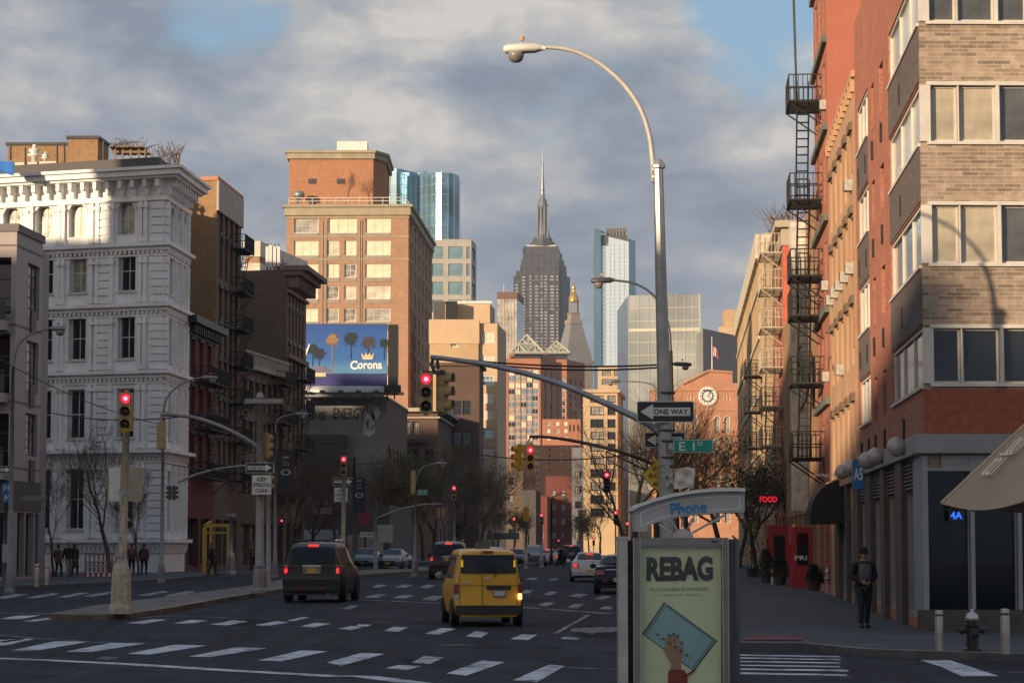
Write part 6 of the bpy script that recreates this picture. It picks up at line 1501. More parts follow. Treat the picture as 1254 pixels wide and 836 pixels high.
def pole(t, base, top, r0, r1, m, n=10, name='pole', collar=True, basebox=None):
 k = MB(); k.tube([base, base.lerp(top, .5), top], [r0, (r0 + r1) / 2, r1], n); o = k.build(name, m, t, smooth=True)
 if basebox:
  k = MB(); w, h = basebox
  k.lathe([(w * .72, 0), (w * .72, h * .12), (w * .62, h * .2), (w * .56, h * .8), (w * .5, h * .9), (r0 * 1.3, h), (r0 * 1.1, h * 1.04)], base, 8); k.build('pole_base', m, t)
 return o
def arm(t, pts, r0, r1, m, name='arm', n=8):
 P_ = [Vector(p) for p in pts]; out = []
 for i in range(len(P_) - 1):
  p0, p1, p2, p3 = P_[max(0, i - 1)], P_[i], P_[i + 1], P_[min(len(P_) - 1, i + 2)]
  for j in range(6):
   u = j / 6; out.append(.5 * ((2 * p1) + (p2 - p0) * u + (2 * p0 - 5 * p1 + 4 * p2 - p3) * u * u + (3 * p1 - p0 - 3 * p2 + p3) * u ** 3))
 out.append(P_[-1]); m_ = len(out)
 k = MB(); k.tube(out, [r0 + (r1 - r0) * i / (m_ - 1) for i in range(m_)], n); return k.build(name, m, t, smooth=True)
def cobra(t, p, d, m, L=.85, drop=True, lens=None):
 """cobra-head luminaire: neck at p, pointing along horizontal d"""
 d = Vector(d).normalized(); s_ = Vector((0, 0, 1)).cross(d); up = Vector((0, 0, 1)); k = MB(); rings = []
 for u, w, h, z in ((0, .05, .05, 0), (.12, .08, .08, 0), (.24, .14, .12, -.01), (.6, .17, .125, -.02), (.92, .16, .11, -.03), (1.0, .10, .07, -.03)):
  c = Vector(p) + d * L * u + up * z; rings.append([k.pt(c + s_ * w * cos(a) + up * (h * sin(a) if sin(a) > 0 else h * .55 * sin(a))) for a in [2 * pi * j / 12 for j in range(12)]])
 for a, b_ in zip(rings, rings[1:]):
  for j in range(12): k.face([a[j], a[(j + 1) % 12], b_[(j + 1) % 12], b_[j]])
 k.face(rings[0]); k.face(rings[-1]); o = k.build('luminaire', m, t, smooth=True)
 k = MB(); c = Vector(p) + d * L * .7 - up * .09
 k.lathe([(.15, .02), (.155, -.04), (.13, -.12), (.07, -.165), (0, -.175)], c, 14); k.build('lens_bowl', mat('lamp_bowl', (.22, .20, .18), .12, 0, .25, 8, spec=.9), o, smooth=True)
 k = MB(); c = Vector(p) + d * L * .55 + up * .16; k.lathe([(.04, 0), (.04, .07), (.0, .075)], c, 8); k.build('photocell', mat('photocell_orange', (.6, .2, .05), .5), o)
 return o
def flat_sign(name, label, c, w, h, m, U=(1, 0, 0), V=(0, 0, 1), border=None, cat='sign', group=None, rim=.02, thick=.02, round_=0):
 U = Vector(U).normalized(); V = Vector(V).normalized(); N = U.cross(V); t = thing(name, label, cat, tuple(c), 0, group); c = Vector(c)
 def plate(ww, hh, o, th, mm, nm):
  k = MB(); r_ = min(round_, ww / 2, hh / 2) if round_ else 0; pts = []
  if r_:
   for sx, sz, a0 in ((1, 1, 0), (-1, 1, 90), (-1, -1, 180), (1, -1, 270)):
    for j in range(5): a = radians(a0 + 90 * j / 4); pts.append(c + U * (sx * (ww / 2 - r_) + r_ * cos(a)) + V * (sz * (hh / 2 - r_) + r_ * sin(a)) + N * o)
  else: pts = [c + U * a * ww / 2 + V * b_ * hh / 2 + N * o for a, b_ in ((1, 1), (-1, 1), (-1, -1), (1, -1))]
  k.extrude(pts, N * th); return k.build(nm, mm, t)
 plate(w, h, 0, thick, border or m, 'panel')
 if border: plate(w - rim * 2, h - rim * 2, thick, .004, m, 'face')
 return t, N, c
def one_way(label, c, w, left=True, group='one way signs', U=(1, 0, 0)):
 h = w * .37; t, N, c = flat_sign('one_way_sign', label, c, w, h, signblack, U, border=signwhite, group=group, rim=w * .015, round_=w * .03)
 U = Vector(U); V = Vector((0, 0, 1)); s_ = -1 if left else 1; o = N * (.028); q = lambda a, b_: c + U * (a * w * s_) + V * (b_ * w) + o
 k = MB(); k.extrude([q(.44, 0), q(.22, .135), q(.22, .072), q(-.43, .072), q(-.43, -.072), q(.22, -.072), q(.22, -.135)], N * .004); k.build('arrow', signwhite, t)
 lettering('ONE WAY', c + U * (-s_ * .09 * w) + N * .034, U, V, w * .095, w * .60, signblack, t, bold=.02)
 return t
# --- main lamp ---------------------------------------------------------------------
Yl = 46.0
base = at(819, 600, Yl); base.z = .15; top = at(806, 206, Yl)
t = thing('street_lamp', 'tall octagonal street lamp with long curved arm behind the phone booth', 'street lamp', tuple(base))
base.x = at(821, 820, Yl).x
k = MB(); k.tube([base, base.lerp(top, .5), top], [.155, .125, .092], 8); k.build('pole', galv, t)
k = MB(); k.lathe([(.10, -.02), (.135, 0), (.135, .05), (.07, .16), (.0, .19)], top, 8); k.build('pole_cap', galv, t)
k = MB(); k.lathe([(.32, 0), (.32, .1), (.24, .25), (.2, .95), (.165, 1.05)], base, 8); k.build('pole_base', galv, t)
pal = mat('pale_lamp_paint', (.52, .49, .43), .5, .1, .12, 4)
arm(t, [at(801, 222, Yl), at(799.5, 200, Yl), at(795, 165, Yl), at(784, 133, Yl), at(765, 105, Yl), at(740, 82, Yl), at(712, 66, Yl), at(688, 59.5, Yl), at(666, 58, Yl)], .052, .038, pal)
k = MB();
for y in (212, 221): k.box(at(803, y, Yl), (.14, .12, .09))
k.build('bracket', galv, t)
cobra(t, at(668, 60, Yl), (-1, 0, 0), mat('cream_luminaire', (.66, .63, .56), .5, 0, .08, 3), L=.79)
k = MB(); p = at(824, 560, Yl)
for y in (540, 527, 481, 560, 571): k.lathe([(.16, -.02), (.165, 0), (.16, .02)], at(816.5 if y < 530 else 817.5, y, Yl), 10)
k.build('strap', steel_dk, t)
# mast arm carrying the near signals (part of the same pole)
arm(t, [at(818, 536, Yl), at(790, 517, Yl + .1), at(740, 493, Yl + .3), at(680, 468, Yl + .5), at(610, 449, Yl + .6), at(560, 441, Yl + .7), at(527, 437, Yl + .7)], .07, .045, mat('grey_mast_arm', (.34, .35, .37), .45, .5, .2, 3), 'mast_arm', 10)
# hanger bracket + twin heads
p = at(531, 449, Yl + .7)
k = MB(); k.tube([at(531, 438, Yl + .7), at(528, 446, Yl + .7), at(532, 455, Yl + .7)], .035, 8); k.tube([at(535, 438, Yl + .7), at(537, 452, Yl + .7)], .03, 8); k.box(at(531, 456, Yl + .7), (.42, .14, .06)); k.build('signal_hanger', steel_dk, t)
LAMP = t
def twin(label1, label2, x1, x2, y, Y, sc, m, lit='red', group=None):
 c1_ = at(x1, y, Y); t1 = thing('traffic_light', label1, 'traffic light', tuple(c1_), 0, group); signal_head(t1, c1_, sc=sc, m=m, lit=lit)
 c2_ = at(x2, y - 1, Y + .1); t2 = thing('traffic_light', label2, 'traffic light', tuple(c2_), 0, group); signal_head(t2, c2_, sc=sc, m=m, lit=None, rz=radians(68 if x2 > x1 else -68));
 if x2 < x1: pass
 return t1, t2
twin('red traffic light hanging from the near mast arm, facing the camera', 'side-facing tan traffic light hanging beside the red one on the near mast arm', 522, 542, 481, Yl + .7, .72, tan_metal, group='mast arm signals')
one_way('large white-on-black one way sign on the nearest lamp pole', at(815, 504, Yl - .2), 70 * Yl / F)
one_way('smaller shaded one way sign below the large one on the nearest lamp pole', at(814, 538.5, Yl + .35), 50 * Yl / F)
# street name
w_ = 48 * Yl / F; t, N, c = flat_sign('street_name_sign', 'green street name sign on the nearest lamp pole', at(849, 546, Yl - .25), w_, 15.5 * Yl / F, signgreen, border=signwhite, rim=.008)
s_ = Yl / F
lettering('E 1', c + Vector((-8 * s_, 0, -0.3 * s_)) + N * .026, (1, 0, 0), (0, 0, 1), 10.5 * s_, 19 * s_, signwhite, t, bold=.01)
lettering('ST', c + Vector((8.5 * s_, 0, 3.0 * s_)) + N * .026, (1, 0, 0), (0, 0, 1), 5 * s_, 7 * s_, signwhite, t, bold=.01)
k = MB(); k.box(c + Vector((-w_ / 2 - .04, .05, 0)), (.12, .06, .12)); k.build('bracket', galv, t)
# yellow diamond
cD = at(810, 582, Yl + .3); hw = 18 * Yl / F
U_ = Vector((1, 0, 1)).normalized(); V_ = Vector((-1, 0, 1)).normalized()
t, N, c = flat_sign('warning_sign', 'yellow diamond share the road sign half hidden behind the nearest lamp pole', cD, hw * 2, hw * 2, signyel, U_, V_, border=signblack, rim=.012, round_=.05)
for s2, dx, dz, w2 in (('SHARE', 0, 9, 24), ('ROAD', 0, -.5, 31), ('AHEAD', 0, -10, 22)): lettering(s2, c + Vector((dx * s_, 0, dz * s_)) + Vector((0, -.03, 0)), (1, 0, 0), (0, 0, 1), 6 * s_, w2 * s_, signblack, t, bold=.01)
# wrinkled white cloth
k = MB(); g_ = {}; a = at(838, 584, Yl - .2)
for i in range(31):
 for j in range(31):
  u_, v_ = i / 30, j / 30; x = 826 + 24.5 * u_ + .8 * sin(v_ * 6); y = 573 + 25 * v_ - 1.2 * u_ + .6 * sin(u_ * 8)
  p = at(x, y, Yl - .2); p.y += .022 * sin(u_ * 9 + v_ * 4) + .014 * sin(v_ * 11 - u_ * 5) + .03 * v_ * u_; g_[i, j] = p
for i in range(30):
 for j in range(30): k.quad(g_[i, j], g_[i + 1, j], g_[i + 1, j + 1], g_[i, j + 1])
o = k.build('cloth', mat('wrinkled_white_cloth', (.66, .58, .50), .8, 0, .12, 5), None, smooth=True, loc=a); tag(o, 'crumpled white cloth sheet tied to the nearest lamp pole below the green sign', 'cloth')
k = MB(); rr = random.Random(3)
for i in range(14):
 y = 572 + rr.uniform(-6, 22); p = at(817.5 + rr.uniform(-5, 5), y, Yl - .165 - .003 * i); k.box(p, (rr.uniform(.04, .1), .015, rr.uniform(.05, .12)))
tag(k.build('stickers', mat('torn_sticker', (.42, .40, .37), .7, 0, .3, 12), LAMP), None)
# --- other lamps -----------------------------------------------------------------------
dkl = mat('grey_lamp_paint', (.20, .21, .22), .5, .3, .2, 4)
def lamp(label, xb, yb, Y, pts, headdir, m=dkl, r=.1, top=None, L=.8, zb=None, grp='street lamps'):
 """pole column xb at ground; pts = photo points from pole top to arm end"""
 base = at(xb, 669, Y); base.z = gz(Y) + .15 if zb is None else zb
 t = thing('street_lamp', label, 'street lamp', tuple(base)); tp = at(pts[0][0], pts[0][1], Y)
 pole(t, base, tp, r, r * .6, m, basebox=(.28, .8)); arm(t, [at(x, y, Y) for x, y in pts], .045, .035, m)
 cobra(t, at(pts[-1][0], pts[-1][1], Y), (headdir, 0, 0), m, L=L); return t
lamp('dark street lamp standing just behind the nearest one, arm reaching left over the road', 827, 0, 80, [(821.5, 430), (819, 402), (811, 376), (795, 357), (775, 346.5), (754, 343.5)], -1, m=mat('dark_lamp_paint', (.09, .09, .10), .45, .3, .2, 4))
lamp('farther street lamp with short flat arm pointing right, seen behind the nearest pole', 812, 0, 110, [(811, 470), (811, 450), (813, 446.5), (822, 446)], 1, m=mat('dark_lamp_paint', (.09, .09, .10)), L=.9)
lamp('small distant street lamp whose pale head hangs over the lanes by the sandstone loft', 808, 0, 140, [(806, 500), (803, 476), (793, 469), (768, 466.5), (762, 466.5)], -1, L=.95)
lamp('street lamp in front of the modern corner building, its arm bent right', 13, 0, 92, [(16, 450), (22, 424), (38, 409), (60, 402.5)], 1, L=.6)
lamp('street lamp before the corner of the white building', 198, 0, 112, [(200, 512), (203, 490), (216, 474), (234, 465), (246, 462.5)], 1, L=.75)
lamp('slim street lamp behind the mast arm pole, beside the dark banner', 337, 0, 125, [(337.5, 530), (338, 520), (344, 511), (360, 507)], 1, L=.7)
lamp('street lamp above the green sign on the island, arm curving right', 508, 0, 128, [(509, 592), (512, 580), (520, 571), (533, 567.5)], 1, L=.6)
# gooseneck lamp far down
Yn = 210; t = thing('street_lamp', 'dark old-style gooseneck street lamp by the far crossing', 'street lamp', tuple(at(675, 669, Yn)))
b0 = at(675, 669, Yn); b0.z = .5; pole(t, b0, at(675, 615, Yn), .11, .07, black, basebox=(.3, .8)); arm(t, [at(675, 615, Yn), at(677, 609, Yn), at(684, 605, Yn), at(690, 603, Yn), at(693, 606, Yn)], .05, .04, black)
k = MB(); k.lathe([(.05, 0), (.2, -.1), (.28, -.35), (.2, -.45), (0, -.5)], at(693, 606, Yn), 12); k.build('luminaire', mat('lamp_glass_warm', (.7, .5, .2), .4), t)
# --- second mast arm with yellow heads -----------------------------------------------------
Y2m = 80; b0 = at(829, 669, Y2m + 1); b0.z = .25
t = thing('signal_mast', 'slim mast pole with long arm carrying the yellow signals, behind the nearest lamp', 'signal mast', tuple(b0)); pole(t, b0, at(827, 575, Y2m + 1), .13, .1, steel_dk, basebox=(.3, .8))
arm(t, [at(828, 584, Y2m + 1), at(800, 568, Y2m + 1), at(760, 553, Y2m), at(710, 541, Y2m), at(670, 535, Y2m), at(648, 534.5, Y2m)], .07, .045, steel_dk, 'mast_arm')
k = MB(); k.tube([at(650, 535, Y2m), at(647, 540, Y2m), at(646, 546, Y2m)], .03, 6); k.box(at(645, 545, Y2m), (.5, .1, .05)); k.build('signal_hanger', yel, t)
twin('small red traffic light on the far mast arm, yellow housing facing the camera', 'small side-on yellow traffic light on the far mast arm', 649.5, 635, 561, Y2m, .74, yel, group='far mast arm signals')
# --- pedestal signals --------------------------------------------------------------------
def pedestal(label, label2, xb, yb, xt, yt, sc, m, pm, hy, r0=.11, basebox=(.5, 1.0), lit='red', cx=None, face=0):
 g_ = ground(xb, yb, .15 if yb > 690 else .15); Y = g_.y; t = thing('signal_pole', label, 'signal pole', tuple(g_))
 pole(t, g_, at(xt, yt, Y), r0, r0 * .75, pm, basebox=basebox)
 c = at(cx or xt, hy, Y); h = thing('traffic_light', label2, 'traffic light', tuple(c), 0, 'signals on pedestal poles'); signal_head(h, c, sc=sc, m=m, lit=lit, rz=face)
 return Y, t
mp = mat('sunbleached_pole_paint', (.50, .44, .32), .7, 0, .3, 6, streak=.35)
Yq, tP = pedestal('cream pedestal pole with heavy bell base on the tip of the traffic island', 'red traffic light on top of the cream island pole', 148, 751, 154.5, 529, 1.0, tan_metal, mp, 504, .13, (.46, 1.35))
k = MB(); k.lathe([(.09, 0), (.14, .08), (.14, .2), (.06, .26)], at(154, 531, Yq), 10); k.build('collar', yel, tP)
k = MB(); rr = random.Random(9)
for i in range(26):
 y = rr.uniform(600, 735); r_ = .12; a_ = rr.uniform(-1.2, 1.2); p = at(148 + (751 - y) * .029, y, Yq); k.box(p + Vector((sin(a_) * (.125 + .002 * i), -cos(a_) * (.125 + .002 * i), 0)), (rr.uniform(.05, .14), .012, rr.uniform(.06, .16)), ax=((cos(a_), sin(a_), 0), (-sin(a_), cos(a_), 0), (0, 0, 1)))
k.build('sticker', [mat('torn_sticker', (.55, .53, .5))], tP)
t, N, c = flat_sign('plate_sign', 'blank back of a square metal sign behind the cream island pole', at(153, 593, Yq + 2), 1.0, .95, mat('sign_back', (.36, .32, .24), .5, .2, .15, 3))
t2, N, c = flat_sign('plate_sign', 'narrow grey sign plate at the left of the cream island pole', at(140.5, 593, Yq + 1.8), .32, .95, signwhite)
pedestal('slim cream pole of the second island signal, behind the grey SUV', 'red traffic light above the one way sign on the island', 420, 703, 421, 585, .97, tan_metal, mp, 570, .14, (.5, 1.0))
pedestal('thin grey pole of the distant signal left of the yellow van', 'distant red traffic light on a thin pole left of the yellow van', 556, 697, 556, 612, .85, tan_metal, galv, 603, .13, (.4, .8))
pedestal('thin grey pole of the signal in the middle of the avenue', 'distant red traffic light in the middle of the avenue', 663, 694, 663, 640, .75, tan_metal, galv, 635, .10, (.3, .6))
pedestal('thin pole of the yellow-backed signal right of the van', 'yellow signal seen edge-on right of the yellow van', 644, 696, 644, 640, .9, yel, galv, 630, .1, (.3, .6), lit=None, face=radians(150))
for i, (x, y, Y, s2) in enumerate(((743, 590, 105, .85), (754, 633, 190, 1.0), (768, 645, 260, 1.0), (629.5, 639, 280, 1.0), (727, 663, 320, .9), (684, 664, 350, .8), (345, 641, 175, .6))):
 c = at(x, y, Y)
 lab = ['small red traffic light hanging under the second arm, left of the yellow diamond sign', 'distant red traffic light just left of the phone booth roof', 'lower distant red light beside the phone booth roof', 'tiny orange-red light seen above the yellow van', 'tiny red light above the white car', 'tiny red light at the end of the avenue', 'tiny light in the shade beside the mast pole'][i]
 t = thing('traffic_light', lab, 'traffic light', tuple(c), 0, 'distant signals'); signal_head(t, c, sc=s2, m=[steel_dk, steel_dk, yel, yel, steel_dk, steel_dk, steel_dk][i])
 k = MB(); k.tube([c + Vector((0, .2, -.5 * s2)), (c.x, c.y + .2, gz(Y) if i != 0 else c.z - .6)], .06, 6);
 if i == 0: k.tube([c + Vector((0, .2, -.4)), c + Vector((0, .2, 1.3)), at(790, 575, 105)], .05, 6)
 k.build('mount', steel_dk, t)
# --- mast pole with crossbar -----------------------------------------------------------------
g_ = ground(318, 726, .15); Ym_ = g_.y; t = thing('mast_pole', 'tall grey mast pole with crossbar and long curved arm on the traffic island', 'mast pole', tuple(g_))
gm = mat('weathered_grey_pole', (.30, .29, .28), .55, .3, .25, 3, streak=.3)
pole(t, g_, at(318.5, 486, Ym_), .18, .12, gm, basebox=(.44, 1.0)); k = MB(); k.box(at(323, 491, Ym_ - .1), (1.4, .16, .17)); k.lathe([(.15, 0), (.17, .05), (.1, .2), (0, .25)], at(318.5, 488, Ym_), 10); k.build('crossbar', gm, t)
arm(t, [at(317, 548, Ym_), at(300, 537, Ym_), at(275, 524, Ym_), at(245, 513, Ym_), at(220, 508.5, Ym_), at(197, 507.5, Ym_)], .09, .06, gm, 'mast_arm')
c = at(197.5, 533, Ym_); h = thing('traffic_light', 'tan signal box seen from behind at the end of the long curved arm', 'traffic light', tuple(c), 0, None); signal_head(h, c, sc=.95, m=tan_metal, lit=None, rz=pi)
k = MB(); k.tube([at(197.5, 508, Ym_), at(197.5, 520, Ym_)], .04, 6); k.build('hanger', gm, h)
for x, y, lab in ((325.5, 546, 'upper tan signal box fixed behind the mast pole'), (327, 586, 'lower tan signal box fixed behind the mast pole')):
 c = at(x, y, Ym_ + .35); h = thing('traffic_light', lab, 'traffic light', tuple(c)); signal_head(h, c, sc=.85, m=tan_metal, lit=None, rz=pi * .75)
one_way('one way sign pointing right on the mast pole', at(318, 572.5, Ym_ - .3), 34 * Ym_ / F, left=False)
def keepclear(lab, px, py, Y, w_, h_):
 s2 = Y / F; t, N, c = flat_sign('keep_clear_sign', lab, at(px, py, Y), w_ * s2, h_ * s2, signwhite, border=signblack, rim=.02, group='keep clear signs')
 for tx, dz, ww in (('KEEP', .27, .45), ('INTERSECTION', 0, .85), ('CLEAR', -.27, .6)): lettering(tx, c + Vector((0, 0, dz * h_ * s2)) + N * .026, (1, 0, 0), (0, 0, 1), h_ * s2 * .19, w_ * s2 * ww, signblack, t, bold=.02)
keepclear('keep intersection clear sign below the one way sign on the mast pole', 320.5, 593.5, Ym_ - .35, 25, 25)
Yk = ground(420, 703).y
one_way('one way sign pointing right under the second island signal', at(420.5, 589.5, Yk - .3), 25 * Yk / F, left=False)
keepclear('keep intersection clear sign under the second island signal', 417.5, 605.5, Yk - .3, 17, 18)
# lower arm reaching left from behind the mast
Ya_ = 118; b0 = at(346, 669, Ya_);
t = thing('mast_pole', 'low curved signal arm reaching left behind the mast pole', 'mast pole', (at(330, 669, Ya_).x, Ya_, gz(Ya_))); pole(t, Vector((at(329, 669, Ya_).x, Ya_, gz(Ya_))), at(329, 560, Ya_), .13, .1, gm)
arm(t, [at(329, 566, Ya_), at(300, 570, Ya_), at(270, 573.5, Ya_), at(240, 581, Ya_), at(218, 591, Ya_)], .06, .05, gm, 'mast_arm')
for i, x in enumerate((208, 213)):
 c = at(x, 603, Ya_); h = thing('traffic_light', ['dark side-on signal at the end of the low curved arm', 'second dark signal, right of the other at the end of the low curved arm'][i], 'traffic light', tuple(c)); signal_head(h, c, sc=.6, m=steel_dk, lit=None, rz=radians(-80 + 160 * i))
# middle-distance mast right of SUV
Yc2 = 140; b0 = at(460, 669, Yc2); b0.z = .5
t = thing('mast_pole', 'thin mast pole with arm reaching right toward the paired signals, over the parked cars', 'mast pole', tuple(b0)); pole(t, b0, at(460, 612, Yc2), .13, .1, gm)
arm(t, [at(460, 635, Yc2), at(475, 629, Yc2), at(495, 622, Yc2), at(520, 617.5, Yc2), at(541, 617, Yc2)], .06, .045, gm, 'mast_arm')
for i, x in enumerate((537, 543)):
 c = at(x, 628, Yc2); h = thing('traffic_light', ['left one of the paired small tan signals hanging near the lone tree crown', 'right one of the paired small tan signals hanging near the lone tree crown'][i], 'traffic light', tuple(c)); signal_head(h, c, sc=.5, m=tan_metal, lit=None, rz=radians([-60, 60][i]))
t, N, c = flat_sign('plate_sign', 'grey blank sign panel between the parked cars and the island pole', at(472, 653, 138), .85, 1.0, mat('grey_sign_back', (.30, .30, .29), .5, .2, .15, 3))
t, N, c = flat_sign('street_name_sign', 'small green street sign on the far island pole', at(517.5, 602.5, 127.5), .5, .26, signgreen, border=signwhite, rim=.015); lettering('E 2', c + N * .026, (1, 0, 0), (0, 0, 1), .13, .3, signwhite, t)
k = MB(); c = at(509, 600, 127.7); k.box(at(506, 590, 127.6), (.22, .2, 1.2)); o = k.build('control_box', tan_metal, None, loc=c); tag(o, 'narrow tan box clamped to the far island pole', 'control box')
one_way('tiny one way sign on a pole beside the yellow scaffold', at(283, 630.5, 135), 13 * 135 / F, left=False)
t = thing('sign_pole', 'grey pole holding the tiny one way sign beside the yellow scaffold', 'pole', (at(283, 669, 135.2).x, 135.2, .5)); pole(t, Vector((at(283, 669, 135.2).x, 135.2, .45)), at(283.5, 630, 135.2), .12, .09, galv, basebox=(.4, 1.2))
one_way('one way sign at the far left edge beside the blue shop signs', at(2, 575, 100), 24 * 100 / F, left=False)
for i, (x, y) in enumerate(((8, 597), (9, 609))):
 t, N, c = flat_sign('plate_sign', ['upper small blue sign plate at the left edge', 'lower small blue sign plate at the left edge'][i], at(x, y, 101), .34, .36, mat('sign_blue', (.02, .16, .42))); lettering('M', c + N * .024, (1, 0, 0), (0, 0, 1), .18, .2, signwhite, t)
t = thing('sign_pole', 'pole with parking meter box at the left edge', 'pole', (at(6, 669, 101).x, 101.2, .3)); pole(t, Vector((at(6, 669, 101.2).x, 101.2, .2)), at(8, 590, 101.2), .09, .06, steel_dk); k = MB(); k.box(at(8, 677, 101), (.3, .25, .75)); k.build('meter_box', galv, t)
# dark banners
def banner(lab, px, py, w_, h_, Y):
 s2 = Y / F; t, N, c = flat_sign('banner', lab, at(px, py, Y), w_ * s2, h_ * s2, mat('banner_black', (.022, .024, .03), .7), group='lamp post banners', thick=.01)
 k = MB();
 for a0 in range(18):
  a1 = 2 * pi * a0 / 18; a2 = 2 * pi * (a0 + 1) / 18; f = lambda a, r: c + Vector((cos(a) * r * w_ * s2 * .38, 0, sin(a) * r * w_ * s2 * .22 - .0)) + N * .014
  k.quad(f(a1, 1), f(a2, 1), f(a2, .6), f(a1, .6))
 k.box(c + Vector((0, 0, h_ * s2 * .42)) + N * .014, (w_ * s2 * .4, .006, h_ * s2 * .04));
 for i in range(3): k.box(c + Vector((0, 0, h_ * s2 * (.32 - .06 * i))) + N * .014, (w_ * s2 * .5, .006, h_ * s2 * .012))
 k.build('emblem', mat('banner_grey', (.32, .34, .36), .7), t)
banner('black lamp post banner with pale oval emblem left of the mural wall', 350, 578, 17, 44, 124); banner('smaller black banner with oval emblem beside the second island signal', 440, 606, 14, 42, 138)
k = MB(); t = thing('sign_pole', 'thin dark pole between the two black banners', 'pole', (at(433, 669, 138.3).x, 138.3, .5)); pole(t, Vector((at(433, 669, 138.3).x, 138.3, .5)), at(434, 560, 138.3), .1, .07, steel_dk)
# bollards, hydrant -----------------------------------------------------------------------------
bolm = mat('stainless_bollard', (.38, .37, .34), .35, .6, .15, 5)
def bollard(lab, px, py, h, r, grp):
 p = ground(px, py, .15); t = thing('bollard', lab, 'bollard', tuple(p), 0, grp)
 k = MB(); k.lathe([(r, 0), (r, h * .95), (r * .9, h), (0, h * 1.01)], p, 16); o = k.build('post', bolm, t); smooth_by_angle(weld(o)); k = MB(); k.lathe([(r * 1.02, h * .86), (r * 1.04, h * .87), (r * 1.04, h * .9), (r * 1.02, h * .91)], p, 16); k.build('ring', steel_dk, t)
bollard('steel bollard left of the black fire hydrant', 1150.5, 796.5, .72, .075, 'bollards by the hydrant'); bollard('steel bollard right of the black fire hydrant', 1231.5, 800.5, .78, .08, 'bollards by the hydrant')
bollard('left steel bollard before the dark shop at the far left', 45, 718, .95, .12, 'bollards on the left pavement'); bollard('right steel bollard before the dark shop at the far left', 57.5, 716, .85, .12, 'bollards on the left pavement')
p = ground(1191, 796.5, .15); t = thing('fire_hydrant', 'black fire hydrant with silver dome cap between two steel bollards', 'fire hydrant', tuple(p))
hb = mat('hydrant_black', (.02, .02, .022), .35, .1, .2, 8); hs = mat('hydrant_silver', (.50, .50, .50), .35, .6, .1, 8)
k = MB(); k.lathe([(.16, 0), (.16, .04), (.11, .06), (.105, .42), (.14, .44), (.14, .48), (.12, .5), (.12, .54)], p, 18); smooth_by_angle(weld(k.build('barrel', hb, t)))
k = MB(); k.lathe([(.13, .54), (.12, .60), (.08, .67), (.03, .69), (.03, .74), (0, .745)], p, 16); k.build('cap', hs, t, smooth=True)
for d_ in ((-1, 0, 0), (1, 0, 0), (0, -1, 0)):
 k = MB(); r_ = .05 if d_[1] == 0 else .07; k.lathe([(r_, .08), (r_, .16), (r_ * 1.25, .17), (r_ * 1.25, .21), (.025, .22), (.025, .25), (0, .25)], p + Vector((0, 0, .36 if d_[1] == 0 else .30)), 10, axis=d_); k.build('nozzle', hb, t)
# small pole/standpipe near shops, planter boxes -------------------------------------------------
p = ground(1014, 727, .15); t = thing('standpipe', 'short grey standpipe against the shop wall by the black awning', 'pipe', tuple(p)); k = MB(); k.tube([p, p + Vector((0, 0, .8))], .07, 8); k.lathe([(.1, .5), (.14, .55), (.1, .6)], p, 10); k.lathe([(.1, .75), (.12, .8), (.05, .95)], p, 10); k.build('pipe', galv, t)
for i, (x, y, h) in enumerate(((946, 715, .7), (961, 713, .9), (975, 716, .7), (989, 714, .6))):
 p = ground(x, y, .15); t = thing('bollard', ['pale thin post before the potted shrubs', 'dark stubby post among the potted shrubs', 'pale thin post before the second red front', 'small dark post near the black awning'][i], 'post', tuple(p), 0, 'posts by the red fronts'); k = MB(); k.tube([p, p + Vector((0, 0, h))], .06, 8); k.build('post', [cream, black, cream, black][i], t)
# barrier at the white building --------------------------------------------------------------------
p = ground(126, 706, .15); Yb_ = p.y
t = thing('barrier', 'low brown lattice railing with red and white striped board before the white building', 'barrier', tuple(p))
s2 = Yb_ / F; k = MB()
for i in range(9): k.box(p + Vector(((i - 4) * 5.4 * s2, 0, .6)), (.06, .06, 1.15))
for h in (.35, .75, 1.15): k.box(p + Vector((0, 0, h)), (44 * s2, .05, .05))
for i in range(8):
 x = (i - 3.5) * 5.4 * s2
 for s3 in (-1, 1): k.tube([p + Vector((x - .1, 0, .36 if s3 > 0 else .74)), p + Vector((x + .1, 0, .74 if s3 > 0 else .36))], .015, 4)
k.build('railing', mat('brown_railing', (.20, .11, .06), .7, 0, .2, 3), t)
k = MB()
for i in range(14): k.box(p + Vector(((i - 6.5) * 3.3 * s2, -.08, .12)), (3.28 * s2, .05, .2), mi=i % 2)
k.build('striped_board', [mat('barrier_red', (.42, .05, .04), .6), signwhite], t)
# yellow scaffold frame -----------------------------------------------------------------------------
Yf = 139; t = thing('scaffold_frame', 'yellow painted scaffold frame around a dark doorway on the left pavement', 'scaffold', (at(262, 669, Yf).x, Yf, .5))
k = MB(); z0 = gz(Yf) + .15
def fb(x0, y0, x1, y1, w=.16, dy=0): k.tube([at(x0, y0, Yf + dy), at(x1, y1, Yf + dy)], w / 2, 6)
xl, xr = at(250.5, 669, Yf).x, at(282, 669, Yf).x
for x in (250.5, 258, 279): k.box((at(x, 669, Yf).x, Yf, (z0 + zof(645, Yf)) / 2), (.22 if x < 255 else .12, .2, zof(645, Yf) - z0))
k.box((at(266, 669, Yf).x, Yf, zof(643, Yf)), (1.5, .2, .18)); k.box((at(266, 669, Yf).x, Yf, zof(652, Yf)), (1.4, .1, .1)); k.tube([at(250, 643, Yf), at(258, 638, Yf + 1)], .06, 6)
k.build('frame', mat('scaffold_yellow', (.52, .34, .03), .55, 0, .2, 3), t)
